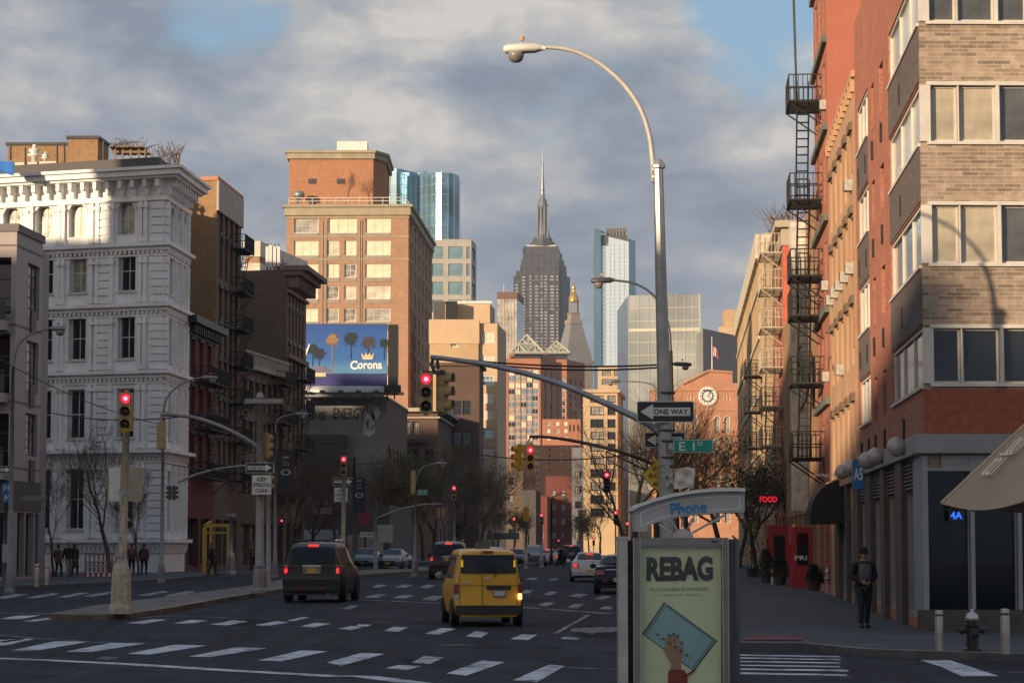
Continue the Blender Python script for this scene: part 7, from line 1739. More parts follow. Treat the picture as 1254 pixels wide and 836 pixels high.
# white marquee / awnings on the left ----------------------------------------------------------------
def shop_awning(lab, px0, px1, y0, y1, Y, m, dep=1.3):
 a, c = at(px0, y1, Y), at(px1, y0, Y); t = thing('awning', lab, 'awning', (a.x, Y, a.z)); k = MB()
 k.extrude([(a.x, Y, a.z), (a.x, Y, a.z + .12), (a.x, Y + dep, c.z), (a.x, Y + dep, c.z - .1)], (c.x - a.x, 0, 0)); k.build('canvas', m, t); k = MB()
 for x in (a.x + .1, c.x - .1): k.tube([(x, Y + .05, a.z + .05), (x, Y + .05, a.z - .25), (x, Y + dep, a.z - .25)], .025, 5)
 k.build('frame', steel_dk, t)
shop_awning('dark awning over the shop door of the modern corner building', 24, 52, 606, 616, 116, m_dark); shop_awning('wide grey awning on the far left row above the parked cars', 370, 412, 648, 662, 205, mat('grey_canvas', (.16, .17, .18), .8, 0, .15, 1), 2)
shop_awning('dark green awning below the beige building', 596, 636, 652, 660, 330, mat('dark_green_canvas', (.02, .05, .04), .8), 3)
for i, (x, y, w_, h_, m_, lab, tx) in enumerate(((395, 625, 22, 7, mat('sign_pale_red', (.45, .28, .28), .6), 'pale shop sign with red letters behind the bare trees', 'LIQUORS'), (446, 634, 12, 18, mat('sign_magenta', (.30, .04, .10), .6), 'small magenta shop sign behind the second island signal', None), (452, 654, 22, 6, signwhite, 'long whitish shop sign above the blue parked car', 'DELI'), (432, 634, 12, 8, mat('sign_dark_grey', (.07, .07, .08), .6), 'dark shop sign near the second island signal', None))):
 t, N, c = flat_sign('shop_sign', lab, at(x, y, 200), w_ * 200 / F, h_ * 200 / F, m_)
 if tx: lettering(tx, c + N * .03, (1, 0, 0), (0, 0, 1), h_ * .5 * 200 / F, w_ * .8 * 200 / F, mat('sign_letter_dark', (.12, .03, .03), .6) if i == 0 else (signblack if i == 2 else signwhite), t)
b0 = at(400, 669, 206); t = thing('shop_row', 'single-storey dark shops below the lettered wall', 'building', (b0.x, 206, 0.3))
k = MB(); x0, x1 = at(368, 669, 206).x, at(474, 669, 206).x; k.prism([(x0, 210), (x1, 210), (x1 + 1, 231), (x0, 231)], 0.2, zof(618, 210)); k.build('wall', m_dark, t)
k = MB()
for i in range(8): k.box((x0 + .6 + i * (x1 - x0 - 1) / 7.5, 209.95, 1.9), (.6, .08, 2.2))
k.build('window', g_cur, t)
# overhead wires ----------------------------------------------------------------------------------------
wm = mat('cable_black', (.02, .02, .022), .6)
def wire(lab, a, c, sag=.6, r=.018):
 pts = [Vector(a).lerp(Vector(c), i / 16) - Vector((0, 0, sag * 4 * (i / 16) * (1 - i / 16))) for i in range(17)]
 k = MB(); k.tube(pts, r, 5); o = k.build('cable', wm, None, loc=tuple(a)); tag(o, lab, 'cable')
wire('upper overhead cable crossing behind the twin pyramid towers to the nearest lamp', at(540, 437, 48), at(818, 446, 47), .1); wire('lower overhead cable crossing behind the twin pyramid towers', at(560, 441, 49), at(818, 449, 48), .12)
wire('thin cable sloping down from the far mast arm to the right', at(560, 552, 85), at(820, 548, 81), .35, .02); wire('thin cable from the mast pole crossbar to the white building', at(320, 492, Ym_), at(60, 505, 120), .5, .025)
wire('second thin cable from the mast pole crossbar toward the street lamp', at(318, 494, Ym_), at(204, 505, 112), .25, .02); wire('long low cable across the shaded left row', at(318, 575, Ym_), at(200, 566, 112), .15, .02)
wire('cable spanning above the second island signal', at(330, 560, 118), at(508, 560, 128), .35, .02); wire('cable crossing in front of the white building lower floors', at(0, 440, 90), at(200, 520, 112), .3, .02)
wire('thin drooping cable right of the yellow signals', at(735, 555, 84), at(826, 585, 81), .3, .02)
# ------------------------------------------------------------------ phone booth
Yz = 18.5; zs_ = Yz / F
def K(x, y, o=0.0): p = at(x, y, Yz); p.y = Yz - o; return p
base = K(832, 669); base.z = .15
t = thing('phone_booth', 'grey street phone booth with arched canopy and green-yellow handbag poster in the foreground', 'phone booth', tuple(base))
km = mat('kiosk_steel', (.26, .25, .24), .38, .65, .18, 5, streak=.25); kl = mat('kiosk_light_steel', (.50, .48, .45), .4, .5, .15, 5, streak=.25); kd = mat('kiosk_dark', (.03, .032, .036), .4, .4, .15, 5)
def kx_(x): return K(x, 669).x
zt = K(832, 658).z
k = MB(); k.box(((kx_(757) + kx_(768)) / 2, Yz + .1, (zt + .15) / 2), (kx_(768) - kx_(757), .35, zt - .15)); k.box(((kx_(757) + kx_(768)) / 2, Yz + .1, zt), (kx_(768) - kx_(757) + .012, .37, .02)); k.build('side_panel', kl, t)
k = MB(); k.box(((kx_(768) + kx_(892)) / 2, Yz + .36, (zt + .13) / 2), (kx_(892) - kx_(768), .62, zt - .17)); k.build('cabinet', kd, t)
k = MB()
for x0, x1 in ((775, 784), (883.5, 891)): k.box(((kx_(x0) + kx_(x1)) / 2, Yz, (zt + .35) / 2), (kx_(x1) - kx_(x0), .10, zt - .35))
z668 = K(830, 668).z; xm, xw = (kx_(784) + kx_(883.5)) / 2, kx_(883.5) - kx_(784)
k.box((xm, Yz, (zt + z668) / 2), (xw, .10, zt - z668)); k.box((xm, Yz, .42), (xw, .10, .14)); smooth_by_angle(k.build('frame', km, t))
k = MB()
for x in (775.2, 783.6, 884, 891): k.box((kx_(x), Yz - .052, (zt + .35) / 2), (.006, .008, zt - .36))
k.build('trim', kl, t)
k = MB(); n_ = 10; xr0, xr1 = kx_(891.5), kx_(907.5); pts = [(xr0, Yz - .03)]
for i in range(n_ + 1): a_ = -pi / 2 + pi / 2 * i / n_; pts.append((xr0 + .02 + (xr1 - xr0 - .02) * cos(a_), Yz + .16 + .19 * sin(a_)))
pts += [(xr1, Yz + .62), (xr0, Yz + .62)]; k.prism(pts, .15, zt - .01); o = smooth_by_angle(k.build('rounded_side', mat('kiosk_blue_steel', (.075, .08, .09), .35, .5, .15, 4), t), 30)
k = MB(); k.box((kx_(911), Yz + .5, 1.05), (.018, .03, 1.75)); k.tube([(kx_(908), Yz + .3, zt - .02), (kx_(899), Yz + .1, zt + .01)], .008, 6); k.build('edge_rail', kd, t)
k = MB()
for z in (K(0, 690).z, K(0, 760).z, K(0, 820).z): k.lathe([(.012, 0), (.012, .012), (0, .013)], (kx_(772), Yz - .0, z), 10, axis=(0, -1, 0))
k.box((kx_(874), Yz - .056, K(0, 662.5).z), (.045, .012, .012)); k.box((kx_(771.5), Yz - .02, K(0, 718).z), (.02, .05, .04)); k.build('lock', kd, t)
# poster
pp = mat('poster_green_yellow', (.72, .78, .50), .5, 0, .05, 3); yb = 905
k = MB(); k.quad(K(784, yb, -.02), K(883.5, yb, -.02), K(883.5, 668, -.02), K(784, 668, -.02)); po = k.build('poster', pp, t)
def lay(name, pts, m, o): k = MB(); k.poly([K(x, y, o - .02) for x, y in pts]); return k.build(name, m, po)
ink = mat('poster_ink', (.012, .022, .035), .5, 0, .05, 5); tN = mat('poster_teal', (.30, .48, .52), .5, 0, .06, 4)
lettering('REBAG', K(832.5, 696, -.016), (1, 0, .012), (0, 0, 1), 30 * zs_, 81 * zs_, ink, po, bold=.05)
lettering('SELL YOUR HANDBAGS. GET PAID INSTANTLY', K(832, 721, -.016), (1, 0, .01), (0, 0, 1), 4.2 * zs_, 71 * zs_, mat('poster_grey_ink', (.16, .18, .12), .5), po)
lettering('575 MADISON AVE    REBAG.COM', K(833, 728, -.016), (1, 0, .01), (0, 0, 1), 2.0 * zs_, 50 * zs_, mat('poster_grey_ink', (.16, .18, .12), .5), po)
bag = [(788, 776), (849.5, 820.5), (877.3, 784), (814, 738)]
def inset(f): cx_, cy_ = sum(p[0] for p in bag) / 4, sum(p[1] for p in bag) / 4; return [(cx_ + (x - cx_) * f, cy_ + (y - cy_) * f) for x, y in bag]
lay('printed_bag_edge', inset(1.03), mat('poster_bag_dark', (.02, .03, .035), .5), .002); lay('printed_bag', inset(.985), tN, .004)
k = MB(); q = inset(.93)
for a, c in zip(q, q[1:] + q[:1]):
 n_ = int(sqrt((a[0] - c[0]) ** 2 + (a[1] - c[1]) ** 2) / 2.6); dx, dy = (c[0] - a[0]) / n_, (c[1] - a[1]) / n_
 if a == q[0]: continue
 nx_, ny_ = -dy / 2.6, dx / 2.6
 for i in range(n_):
  x, y = a[0] + dx * (i + .5), a[1] + dy * (i + .5); k.poly([K(x + sx * dx * .27 + sy * nx_ * .85, y + sx * dy * .27 + sy * ny_ * .85, -.014) for sx, sy in ((-1, -1), (-1, 1), (1, 1), (1, -1))])
k.build('printed_studs', ink, po)
sk = mat('poster_skin', (.40, .24, .16), .55, 0, .08, 6); nail = mat('poster_nail', (.03, .02, .05), .4)
lay('printed_wrist', [(820, 826), (822, 812), (815.5, 802), (813, 794), (816, 788), (836, 792), (836, 800), (834, 812), (835, 826)], sk, .008)
def cap(x0, y0, x1, y1, w, o, m, name, parent=None):
 d = Vector((x1 - x0, y1 - y0)); d.normalize(); nn = Vector((-d.y, d.x)); pts = []
 for i in range(7): a_ = pi * i / 6; q = Vector((x1, y1)) + nn * cos(a_) * w + d * sin(a_) * w; pts.append((q.x, q.y))
 q = Vector((x0, y0)) - nn * w; pts.append((q.x, q.y)); q = Vector((x0, y0)) + nn * w; pts.append((q.x, q.y)); return lay(name, pts, m, o)
for i, (x0, y0, x1, y1) in enumerate(((816, 795, 819.6, 779), (821.5, 794, 824.6, 777.5), (827, 795, 829.6, 779.5), (832.5, 797, 834.6, 788))):
 cap(x0, y0, x1, y1, 2.1, .010 + .0015 * i, sk, 'printed_finger'); cap(x1 - .1, y1 - .3, x1 + (x1 - x0) * .06, y1 - 2.0, 1.3, .0165, nail, 'printed_nail')
k = MB()
for i in range(13):
 f = i / 12; x, y = 802 + 43 * f, 774 + 30 * f; k.poly([K(x + a, y + b_, -.0015) for a, b_ in ((-2, .2), (-.4, -1.5), (2, 0.2), (.4, 1.5))], i % 2)
k.build('printed_chain', [mat('poster_chain_gold', (.55, .42, .06), .5), ink], po)
lay('printed_sleeve', [(818, 905), (818.5, 822), (822, 819), (838, 820), (842, 826), (842, 905)], mat('poster_red_knit', (.30, .05, .03), .7, 0, .35, 40), .012)
cap(842, 826, 851, 820, 1.4, .014, MATS['poster_red_knit'], 'printed_cord')
k = MB(); k.quad(K(784, yb, .0), K(883.5, yb, .0), K(883.5, 668, .0), K(784, 668, .0))
def poster_glass():
 m = bpy.data.materials.new('poster_glass'); n = nt(m); g = node(n, 'ShaderNodeBsdfGlossy'); g.inputs['Roughness'].default_value = .03; tr = node(n, 'ShaderNodeBsdfTransparent'); mx = node(n, 'ShaderNodeMixShader'); mx.inputs[0].default_value = .06
 tr.inputs[0].default_value = (.94, .96, .94, 1); o = node(n, 'ShaderNodeOutputMaterial'); n.links.new(tr.outputs[0], mx.inputs[1]); n.links.new(g.outputs[0], mx.inputs[2]); n.links.new(mx.outputs[0], o.inputs[0]); return m
k.build('glass', poster_glass(), t)
# canopy
cm_ = mat('canopy_grey', (.46, .46, .45), .5, .2, .08, 3, streak=.2); cl_ = mat('canopy_lip', (.74, .73, .70), .45, .2, .08, 3)
topc = [(773, 625.5), (784, 620), (800, 614.5), (825, 608), (850, 604), (875, 602), (895, 601.5), (911, 602)]
botc = [(911, 627), (887, 627.5), (853, 630), (825, 634), (808, 638), (794, 643), (792, 650.5), (779, 650.5), (777, 628)]
k = MB(); k.extrude([K(x, y, .06) for x, y in topc + botc[:0:-1][::-1][:0] + botc], (0, .55, 0)); smooth_by_angle(k.build('canopy', cm_, t), 30)
k = MB()
for (x0, y0), (x1, y1) in zip(topc, topc[1:]):
 A, B_ = K(x0, y0, .12), K(x1, y1, .12); D = Vector((0, .7, 0)); H = Vector((0, 0, 4.2 * zs_))
 k.quad(A, B_, B_ + H, A + H); k.quad(A + H, B_ + H, B_ + H + D, A + H + D); k.quad(A, B_, B_ + D, A + D)
A, H = K(*topc[0], .12), Vector((0, 0, 4.2 * zs_)); k.quad(A, A + H, A + H + D, A + D); A = K(*topc[-1], .12); k.quad(A, A + H, A + H + D, A + D)
k.build('canopy_lip', cl_, t)
k = MB()
rim_o = [(783, 627.5), (800, 620.5), (825, 613.5), (850, 609.3), (875, 607.3), (905, 606.8)]; rim_i = [(905, 608.2), (875, 608.7), (850, 610.7), (825, 615), (800, 622), (783, 629)]
k.poly([K(x, y, .064) for x, y in rim_o + rim_i]); k.poly([K(x, y, .064) for x, y in ((783, 629), (784.5, 629), (785.5, 645), (784, 645))]); k.poly([K(x, y, .064) for x, y in ((904, 608), (905.5, 608), (905.5, 623), (904, 623))]); k.poly([K(x, y, .064) for x, y in ((786, 642), (810, 632.5), (853, 624.5), (905, 622), (905, 623.3), (853, 626), (810, 634), (786, 643.5))]); k.build('canopy_molding', cl_, t)
lettering('Phone', K(842.5, 621.5, .066), Vector((1, 0, .09)), Vector((-.09, 0, 1)), 14.5 * zs_, 44 * zs_, mat('phone_blue', (.005, .25, .60), .45), t, bold=.02)
k = MB(); hc = K(836, 659.5, .03)
k.extrude([hc + Vector((cos(pi * i / 16) * 13 * zs_, 0, sin(pi * i / 16) * 12.5 * zs_)) for i in range(17)], (0, .1, 0)); k.build('half_disc', kl, t)
for x0, y0, x1, y1 in ((822, 651.5, 806, 641), (828.5, 648, 823, 639), (835.5, 646, 835.8, 634), (842.5, 647, 848.5, 634.5), (848, 652, 888, 630)):
 k = MB(); A, B_ = K(x0, y0, .0), K(x1, y1, .0); d_ = (B_ - A); n2 = Vector((-d_.z, 0, d_.x)).normalized(); k.box((A + B_) / 2, (d_.length, .05, .016), ax=(tuple(d_.normalized()), (0, 1, 0), tuple(n2))); k.build('spoke', kl, t)
# ------------------------------------------------------------------ vehicles
def interp(tab, x):
 if x <= tab[0][0]: return tab[0][1]
 for (a, u), (b_, v) in zip(tab, tab[1:]):
  if x <= b_: return u + (v - u) * (x - a) / (b_ - a)
 return tab[-1][1]
carglass = glassy('car_glass', (.008, .011, .015), .08, 0, .02, .8, .30); chrome = mat('chrome', (.75, .75, .75), .12, 1, .05, 5); dkplastic = mat('dark_plastic', (.022, .022, .024), .6, 0, .15, 8)
rimm = mat('alloy_rim', (.35, .35, .36), .3, .8, .1, 6); tlens = mat('tail_lens', (.25, .012, .012), .2, 0, .1, 20, spec=.8); plate_w = mat('plate_white', (.5, .5, .52), .4, 0, .1, 20); plate_y = mat('plate_yellow', (.55, .36, .05), .4, 0, .1, 20)
def paint(name, c, metal=.3, rough=.28):
 if name in MATS: return MATS[name]
 m = bpy.data.materials.new(name); n = nt(m); v = coords(n); f = noise(n, v, 3, 5, .6)
 cc = mixc(n, ramp(n, f, [(.4, 0), (.8, .25)]), tuple(c), tuple(x * .6 + .02 for x in c)); rr = mth(n, 'ADD', mth(n, 'MULTIPLY', f, .25), rough - .1)
 MATS[name] = finish(m, n, cc, rr, metal, None, 0, .35, coat=.12); return MATS[name]
def vehicle(kind, label, body_m, loc, rz, sc=(1, 1, 1), lit=True, cat=None, plate=None, group=None, taxi=False, name=None):
 if kind == 'van':
  Ln, W, H = 4.7, .865, 1.87; wr = .70; belt = [(0, 1.12), (3.4, 1.12), (3.9, 1.05), (4.7, .72)]; roof = [(0, 1.80), (.25, 1.85), (2.6, 1.87), (3.3, 1.78), (4.05, 1.08), (4.4, .98), (4.7, .72)]
  rear = [(.2, .10), (.26, .0), (.52, 0), (.56, .05), (1.1, .07), (1.6, .14), (1.87, .30)]; wheels = (.72, 3.65); wr_ = .33; ty = .20
 elif kind == 'suv':
  Ln, W, H = 4.85, .985, 1.80; wr = .74; belt = [(0, 1.12), (3.3, 1.08), (4.85, .85)]; roof = [(0, 1.66), (.3, 1.76), (.9, 1.80), (2.4, 1.78), (3.0, 1.62), (3.7, 1.15), (4.5, 1.02), (4.85, .85)]
  rear = [(.25, .1), (.32, 0), (.60, 0), (.66, .08), (1.1, .10), (1.55, .30), (1.8, .48)]; wheels = (.95, 3.75); wr_ = .37; ty = .24
 else:
  Ln, W, H = 4.75, .915, 1.45; wr = .56; belt = [(0, .98), (1.0, .98), (3.2, .93), (4.75, .66)]; roof = [(0, .98), (.55, 1.04), (.75, 1.06), (1.45, 1.38), (2.0, 1.45), (2.6, 1.43), (3.45, 1.02), (4.3, .88), (4.75, .66)]
  rear = [(.2, .1), (.28, .02), (.5, 0), (.75, .02), (.95, .10), (1.05, .16), (1.45, .16)]; wheels = (.95, 3.75); wr_ = .33; ty = .22
 t = thing(name or {'van': 'van', 'suv': 'suv', 'sedan': 'car'}[kind], label, cat or {'van': 'van', 'suv': 'suv', 'sedan': 'car'}[kind], loc, rz, group); t.scale = sc
 wid = lambda y: 1 - .10 * max(0, (y - (Ln - .9)) / .9) ** 2 - .035 * max(0, (.5 - y) / .5) ** 2
 def half(y):
  zb_, zr = interp(belt, y), interp(roof, y); zr = max(zr, zb_ + .015); g = wid(y); w = W * g; wb_ = w - .035
  wt = w - .05 - (w - .05 - wr * g) * min(1, (zr - zb_) / .45); hh = max(.004, min(.09, (zr - zb_) * .4))
  return [(0, .24), (w - .14, .24), (w - .06, .30), (w - .01, .50), (w, .72 if zb_ > .9 else zb_ * .8), (w - .01, zb_ - .08), (wb_ - .01, zb_), (wt + .02, zr - hh), (wt - .03, zr - hh * .35), (wt - .16, zr - .0), (0, zr + .02)]
 def surfx(y, z):
  h_ = half(y)
  for (x0, z0), (x1, z1) in zip(h_[1:], h_[2:]):
   if z0 <= z <= z1: return x0 + (x1 - x0) * (z - z0) / max(1e-6, z1 - z0)
  return h_[-3][0]
 ys = [0, .03, .12, .3] + [.3 + (Ln - .6) * i / 26 for i in range(1, 27)] + [Ln - .15, Ln - .04, Ln]
 k = MB(); rings = []
 for i, y in enumerate(ys):
  h_ = half(y); q = h_ + [(-x, z) for x, z in h_[-2:0:-1]]; f = max(0, 1 - y / 1.4)
  fr = max(0, (y - Ln + .5) / .5)
  shr = 1 - (.015 if i in (0, len(ys) - 1) else 0)
  rings.append([k.pt((x * shr, y + interp(rear, z) * f - fr * (.12 * (x / W) ** 2 + (.10 if z < .35 else 0)) + .05 * (x / W) ** 4 * max(0, 1 - y / .4), z)) for x, z in q])
 for a, b_ in zip(rings, rings[1:]):
  n_ = len(a)
  for j in range(n_): k.face([a[j], b_[j], b_[(j + 1) % n_], a[(j + 1) % n_]])
 n_ = len(rings[0]); hN = n_ // 2
 for R_ in (rings[0], rings[-1]):
  for j in range(hN):
   a_, b_, c__, d_ = R_[j], R_[j + 1], R_[(n_ - j - 1) % n_], R_[(n_ - j) % n_]
   if j == 0: k.face([a_, b_, c__])
   elif j == hN - 1: k.face([a_, b_, d_])
   else: k.face([a_, b_, c__, d_])
 bd = smooth_by_angle(weld(k.build('body', body_m, t, world=False)), 28)
 bm = bmesh.new(); bm.from_mesh(bd.data); bmesh.ops.recalc_face_normals(bm, faces=bm.faces); bm.to_mesh(bd.data); bm.free()
 def B(name_, m, parent=t, **kw):
  o = k.build(name_, m, parent, world=False, **kw); return o
 ry = lambda x, z: interp(rear, z) + .05 * (x / W) ** 4
 # rear glass
 def rpatch(x0, x1, z0, z1, off, n=8, nz=4, tap=0.0):
  for i in range(n):
   for j in range(nz):
    def P_(u, v):
     z = z0 + (z1 - z0) * v; s_ = 1 - tap * v; x = (x0 + (x1 - x0) * u); xx = ((x0 + x1) / 2) + (x - (x0 + x1) / 2) * s_; return (xx, ry(xx, z) - off, z)
    k.quad(P_(i / n, j / nz), P_((i + 1) / n, j / nz), P_((i + 1) / n, (j + 1) / nz), P_(i / n, (j + 1) / nz))
 if kind == 'van':
  k = MB(); rpatch(-.71, .71, 1.29, 1.73, .012, tap=.06); B('rear_window', carglass)
  k = MB(); rpatch(-.168, -.152, .48, 1.28, .006, 1); rpatch(-.168, -.152, 1.73, 1.80, .006, 1); rpatch(-.74, -.73, .48, 1.25, .005, 1); rpatch(.73, .74, .48, 1.25, .005, 1); rpatch(-.78, .78, .99, 1.0, .005); B('door_seam', black)
  k = MB(); rpatch(-.80, .80, .30, .52, .03); k.box((0, .12, .40), (1.66, .2, .22)); B('bumper', dkplastic)
  for s_ in (-1, 1):
   k = MB(); rpatch(s_ * .80 - .045, s_ * .80 + .045, .80, 1.03, .015, 2); k.box((s_ * .835, .10, .915), (.06, .2, .24)); tl = B('tail_lamp', tlens)
   k = MB(); k.box((s_ * .80, ry(.8, .7) - .01, .73), (.09, .05, .13)); B('signal_lamp', amberl if s_ > 0 else plate_w, tl)
   k = MB(); k.box((s_ * .665, ry(.66, 1.5) - .02, 1.52), (.045, .01, .17)); B('amber_reflection_strip', mat('glowing_amber_reflection', (.75, .42, .02), .3, 0, .1, 9, emit=(1, .5, .02), es=.35))  # amber reflections in the rear glass, made as faintly glowing strips
  k = MB(); k.box((0, ry(0, 1.8) - .01, 1.795), (.26, .04, .06)); B('brake_lamp', mat('dull_red_lens', (.22, .03, .02), .3))
  k = MB(); k.box((.26, ry(.2, .95) - .012, .945), (.62, .03, .085)); B('handle_strip', dkplastic)
  k = MB(); k.box((.28, ry(.2, .79) - .012, .80), (.31, .015, .16)); pl = B('plate', mat('plate_frame', (.12, .12, .12), .5)); k = MB(); k.box((.28, ry(.2, .79) - .024, .80), (.27, .006, .12)); B('plate_face', plate_w, pl)
  lt = lettering('T68 2841C', (.28, ry(.2, .79) - .028, .80), (1, 0, 0), (0, 0, 1), .06, .22, ink, None) if False else None
  k = MB(); k.box((-.01, ry(0, 1.17) - .02, 1.165), (.15, .03, .035)); k.box((-.55, ry(.5, 1.07) - .006, 1.065), (.2, .012, .03)); B('handle', chrome)
  k = MB(); k.tube([(.13, ry(.1, 1.2) - .03, 1.20), (.30, ry(.3, 1.38) - .035, 1.37)], .012, 6); k.box((.28, ry(.2, 1.36) - .03, 1.36), (.10, .02, .02)); B('wiper', black)
  k = MB(); k.box((0.02, 1.9, 1.95), (.34, .5, .14)); k.box((.02, 1.9, 2.04), (.28, .3, .05)); B('roof_light', mat('roof_light_plastic', (.10, .10, .10), .4))
  # what sits behind the rear glass: seat backs
  sides = [(1.0, 2.0), (2.08, 2.95), (3.0, 3.5)]
 elif kind == 'suv':
  k = MB(); rpatch(-.76, .76, 1.16, 1.62, .012, tap=.12); B('rear_window', carglass)
  k = MB(); rpatch(-.93, .93, .50, .70, .03); k.box((0, .12, .59), (1.9, .24, .20)); B('bumper', body_m)
  k = MB(); rpatch(-.9, .9, .22, .50, .045); k.box((0, .10, .36), (1.86, .16, .26)); B('bumper_valance', dkplastic)  # dark valance enlarged to stand in for the shadow under the body
  for s_ in (-1, 1):
   k = MB(); rpatch(s_ * .865 - .075, s_ * .865 + .075, .84, 1.12, .02, 3); k.box((s_ * .93, .18, .98), (.07, .24, .26)); tl = B('tail_lamp', tlens)
   if lit: k = MB(); k.ball((s_ * .86, ry(.86, .95) - .03, .95), (.055, .03, .075), 12, 8); B('tail_lamp_glow', taill, tl, smooth=True)
   k = MB(); k.box((s_ * .33, ry(.3, .47) - .05, .43), (.16, .02, .035)); B('reflector', mat('dim_red_reflector', (.35, .03, .03), .3))
  k = MB(); k.box((0, ry(0, 1.7) - .0, 1.70), (.34, .05, .06)); B('brake_lamp', taill if lit else tlens)
  k = MB(); k.box((0, ry(0, 1.1) - .015, 1.09), (.62, .04, .055)); B('chrome_strip', chrome)
  k = MB(); k.box((0, ry(0, .95) - .008, .95), (.60, .02, .20)); pl = B('plate_recess', mat('plate_surround', (.20, .20, .22), .5)); k = MB(); k.box((0, ry(0, .95) - .022, .955), (.31, .012, .155)); B('plate', plate or plate_y, pl)
  k = MB(); k.tube([(.1, ry(.1, 1.2) - .03, 1.19), (.5, ry(.4, 1.23) - .03, 1.23)], .012, 6); B('wiper', black)
  k = MB(); k.lathe([(.05, 0), (.05, .16), (.035, .16), (.035, 0)], (.55, .16, .27), 12, axis=(0, -1, 0)); B('exhaust', chrome)
  for s_ in (-1, 1):
   k = MB(); k.tube([(s_ * .66, .8, 1.83), (s_ * .68, 1.0, 1.87), (s_ * .68, 2.4, 1.86), (s_ * .66, 2.6, 1.81)], .022, 6); B('roof_rail', chrome if s_ > 0 else dkplastic)
  sides = [(.55, 1.3), (1.4, 2.25), (2.35, 3.1)]
 else:
  k = MB()
  for i in range(8):      # sloping rear screen follows the roof line
   for j in range(4):
    def P_(u, v): y = .82 + (1.42 - .82) * v; z = interp(roof, y) + .022; x = (-1 + 2 * u) * (.62 - .10 * v); return (x, y + .0, z + .008 - .02 * (x / .6) ** 4)
    k.quad(P_(i / 8, j / 4), P_((i + 1) / 8, j / 4), P_((i + 1) / 8, (j + 1) / 4), P_(i / 8, (j + 1) / 4))
  B('rear_window', carglass)
  k = MB()
  for i in range(8):
   for j in range(4):
    def P_(u, v): y = 2.68 + (3.38 - 2.68) * v; z = interp(roof, y) + .022; x = (-1 + 2 * u) * (.56 + .12 * v); return (x, y, z + .008 - .02 * (x / .6) ** 4)
    k.quad(P_(i / 8, j / 4), P_((i + 1) / 8, j / 4), P_((i + 1) / 8, (j + 1) / 4), P_(i / 8, (j + 1) / 4))
  B('windscreen', carglass)
  k = MB(); rpatch(-.87, .87, .28, .55, .02); B('bumper', body_m)
  k = MB(); rpatch(-.80, .80, .22, .33, .03); B('bumper_valance', dkplastic)
  for s_ in (-1, 1):
   k = MB(); rpatch(s_ * .70 - .16, s_ * .70 + .16, .72, .88, .02, 4); tl = B('tail_lamp', tlens)
   if lit: k = MB(); k.ball((s_ * .72, ry(.72, .8) - .03, .80), (.11, .03, .055), 12, 8); B('tail_lamp_glow', taill, tl, smooth=True)
   k = MB(); k.box((s_ * .68, Ln - .10, .66), (.30, .12, .12)); hl = B('headlight', mat('headlamp_lens', (.5, .5, .5), .12, .3, .1, 9))
   k = MB(); k.box((s_ * .5, -.01, .45), (.2, .02, .03)); B('reflector', MATS.get('dim_red_reflector') or mat('dim_red_reflector', (.35, .03, .03), .3))
  k = MB(); k.box((0, 1.28, 1.345), (.36, .06, .04)); B('brake_lamp', taill if lit else tlens)
  k = MB(); k.box((0, -.008, .48 if False else .52), (.34, .02, .15)); B('plate', plate or plate_w)
  k = MB(); k.box((0, Ln - .02, .50), (.9, .05, .16)); gr = B('grille', black); k = MB(); k.box((0, Ln + .01, .52), (.30, .015, .14)); B('front_plate', plate_y, gr)
  k = MB(); rpatch(-.5, .5, .885, .905, .02); B('chrome_strip', chrome)
  sides = [(1.35, 2.15), (2.22, 3.0)]
 # side glass
 for s_ in (-1, 1):
  for a, c__ in sides:
   k = MB(); n_ = 5
   for i in range(n_):
    y0, y1 = a + (c__ - a) * i / n_, a + (c__ - a) * (i + 1) / n_
    def P_(y, v):
     z0, z1 = interp(belt, y) + .03, interp(roof, y) - .14; z1 = max(z1, z0 + .01); z = z0 + (z1 - z0) * v; return (s_ * (surfx(y, z) + .008), y, z)
    for j in range(3): k.quad(P_(y0, j / 3), P_(y1, j / 3), P_(y1, (j + 1) / 3), P_(y0, (j + 1) / 3))
   B('side_window', carglass)
  # mirror
  ym = sides[-1][1] - .05; zm = interp(belt, ym) + .08; k = MB(); k.ball((s_ * (W + .12), ym, zm), (.12, .07, .10), 12, 8); k.box((s_ * (W + .02), ym, zm - .03), (.12, .05, .05)); mo = B('mirror', body_m if kind != 'van' else mat('mirror_grey', (.25, .25, .25), .4, .3), smooth=False)
  k = MB();
  for a in [c_[1] + .04 for c_ in sides[:-1]] + [sides[0][0] - .06, sides[-1][1] + .02]:
   for i in range(6):
    z0, z1 = .35 + i * .12, .35 + (i + 1) * .12; k.quad((s_ * (surfx(a, z0) + .004), a, z0), (s_ * (surfx(a, z0) + .004), a + .012, z0), (s_ * (surfx(a, z1) + .004), a + .012, z1), (s_ * (surfx(a, z1) + .004), a, z1))
  B('door_seam', black)
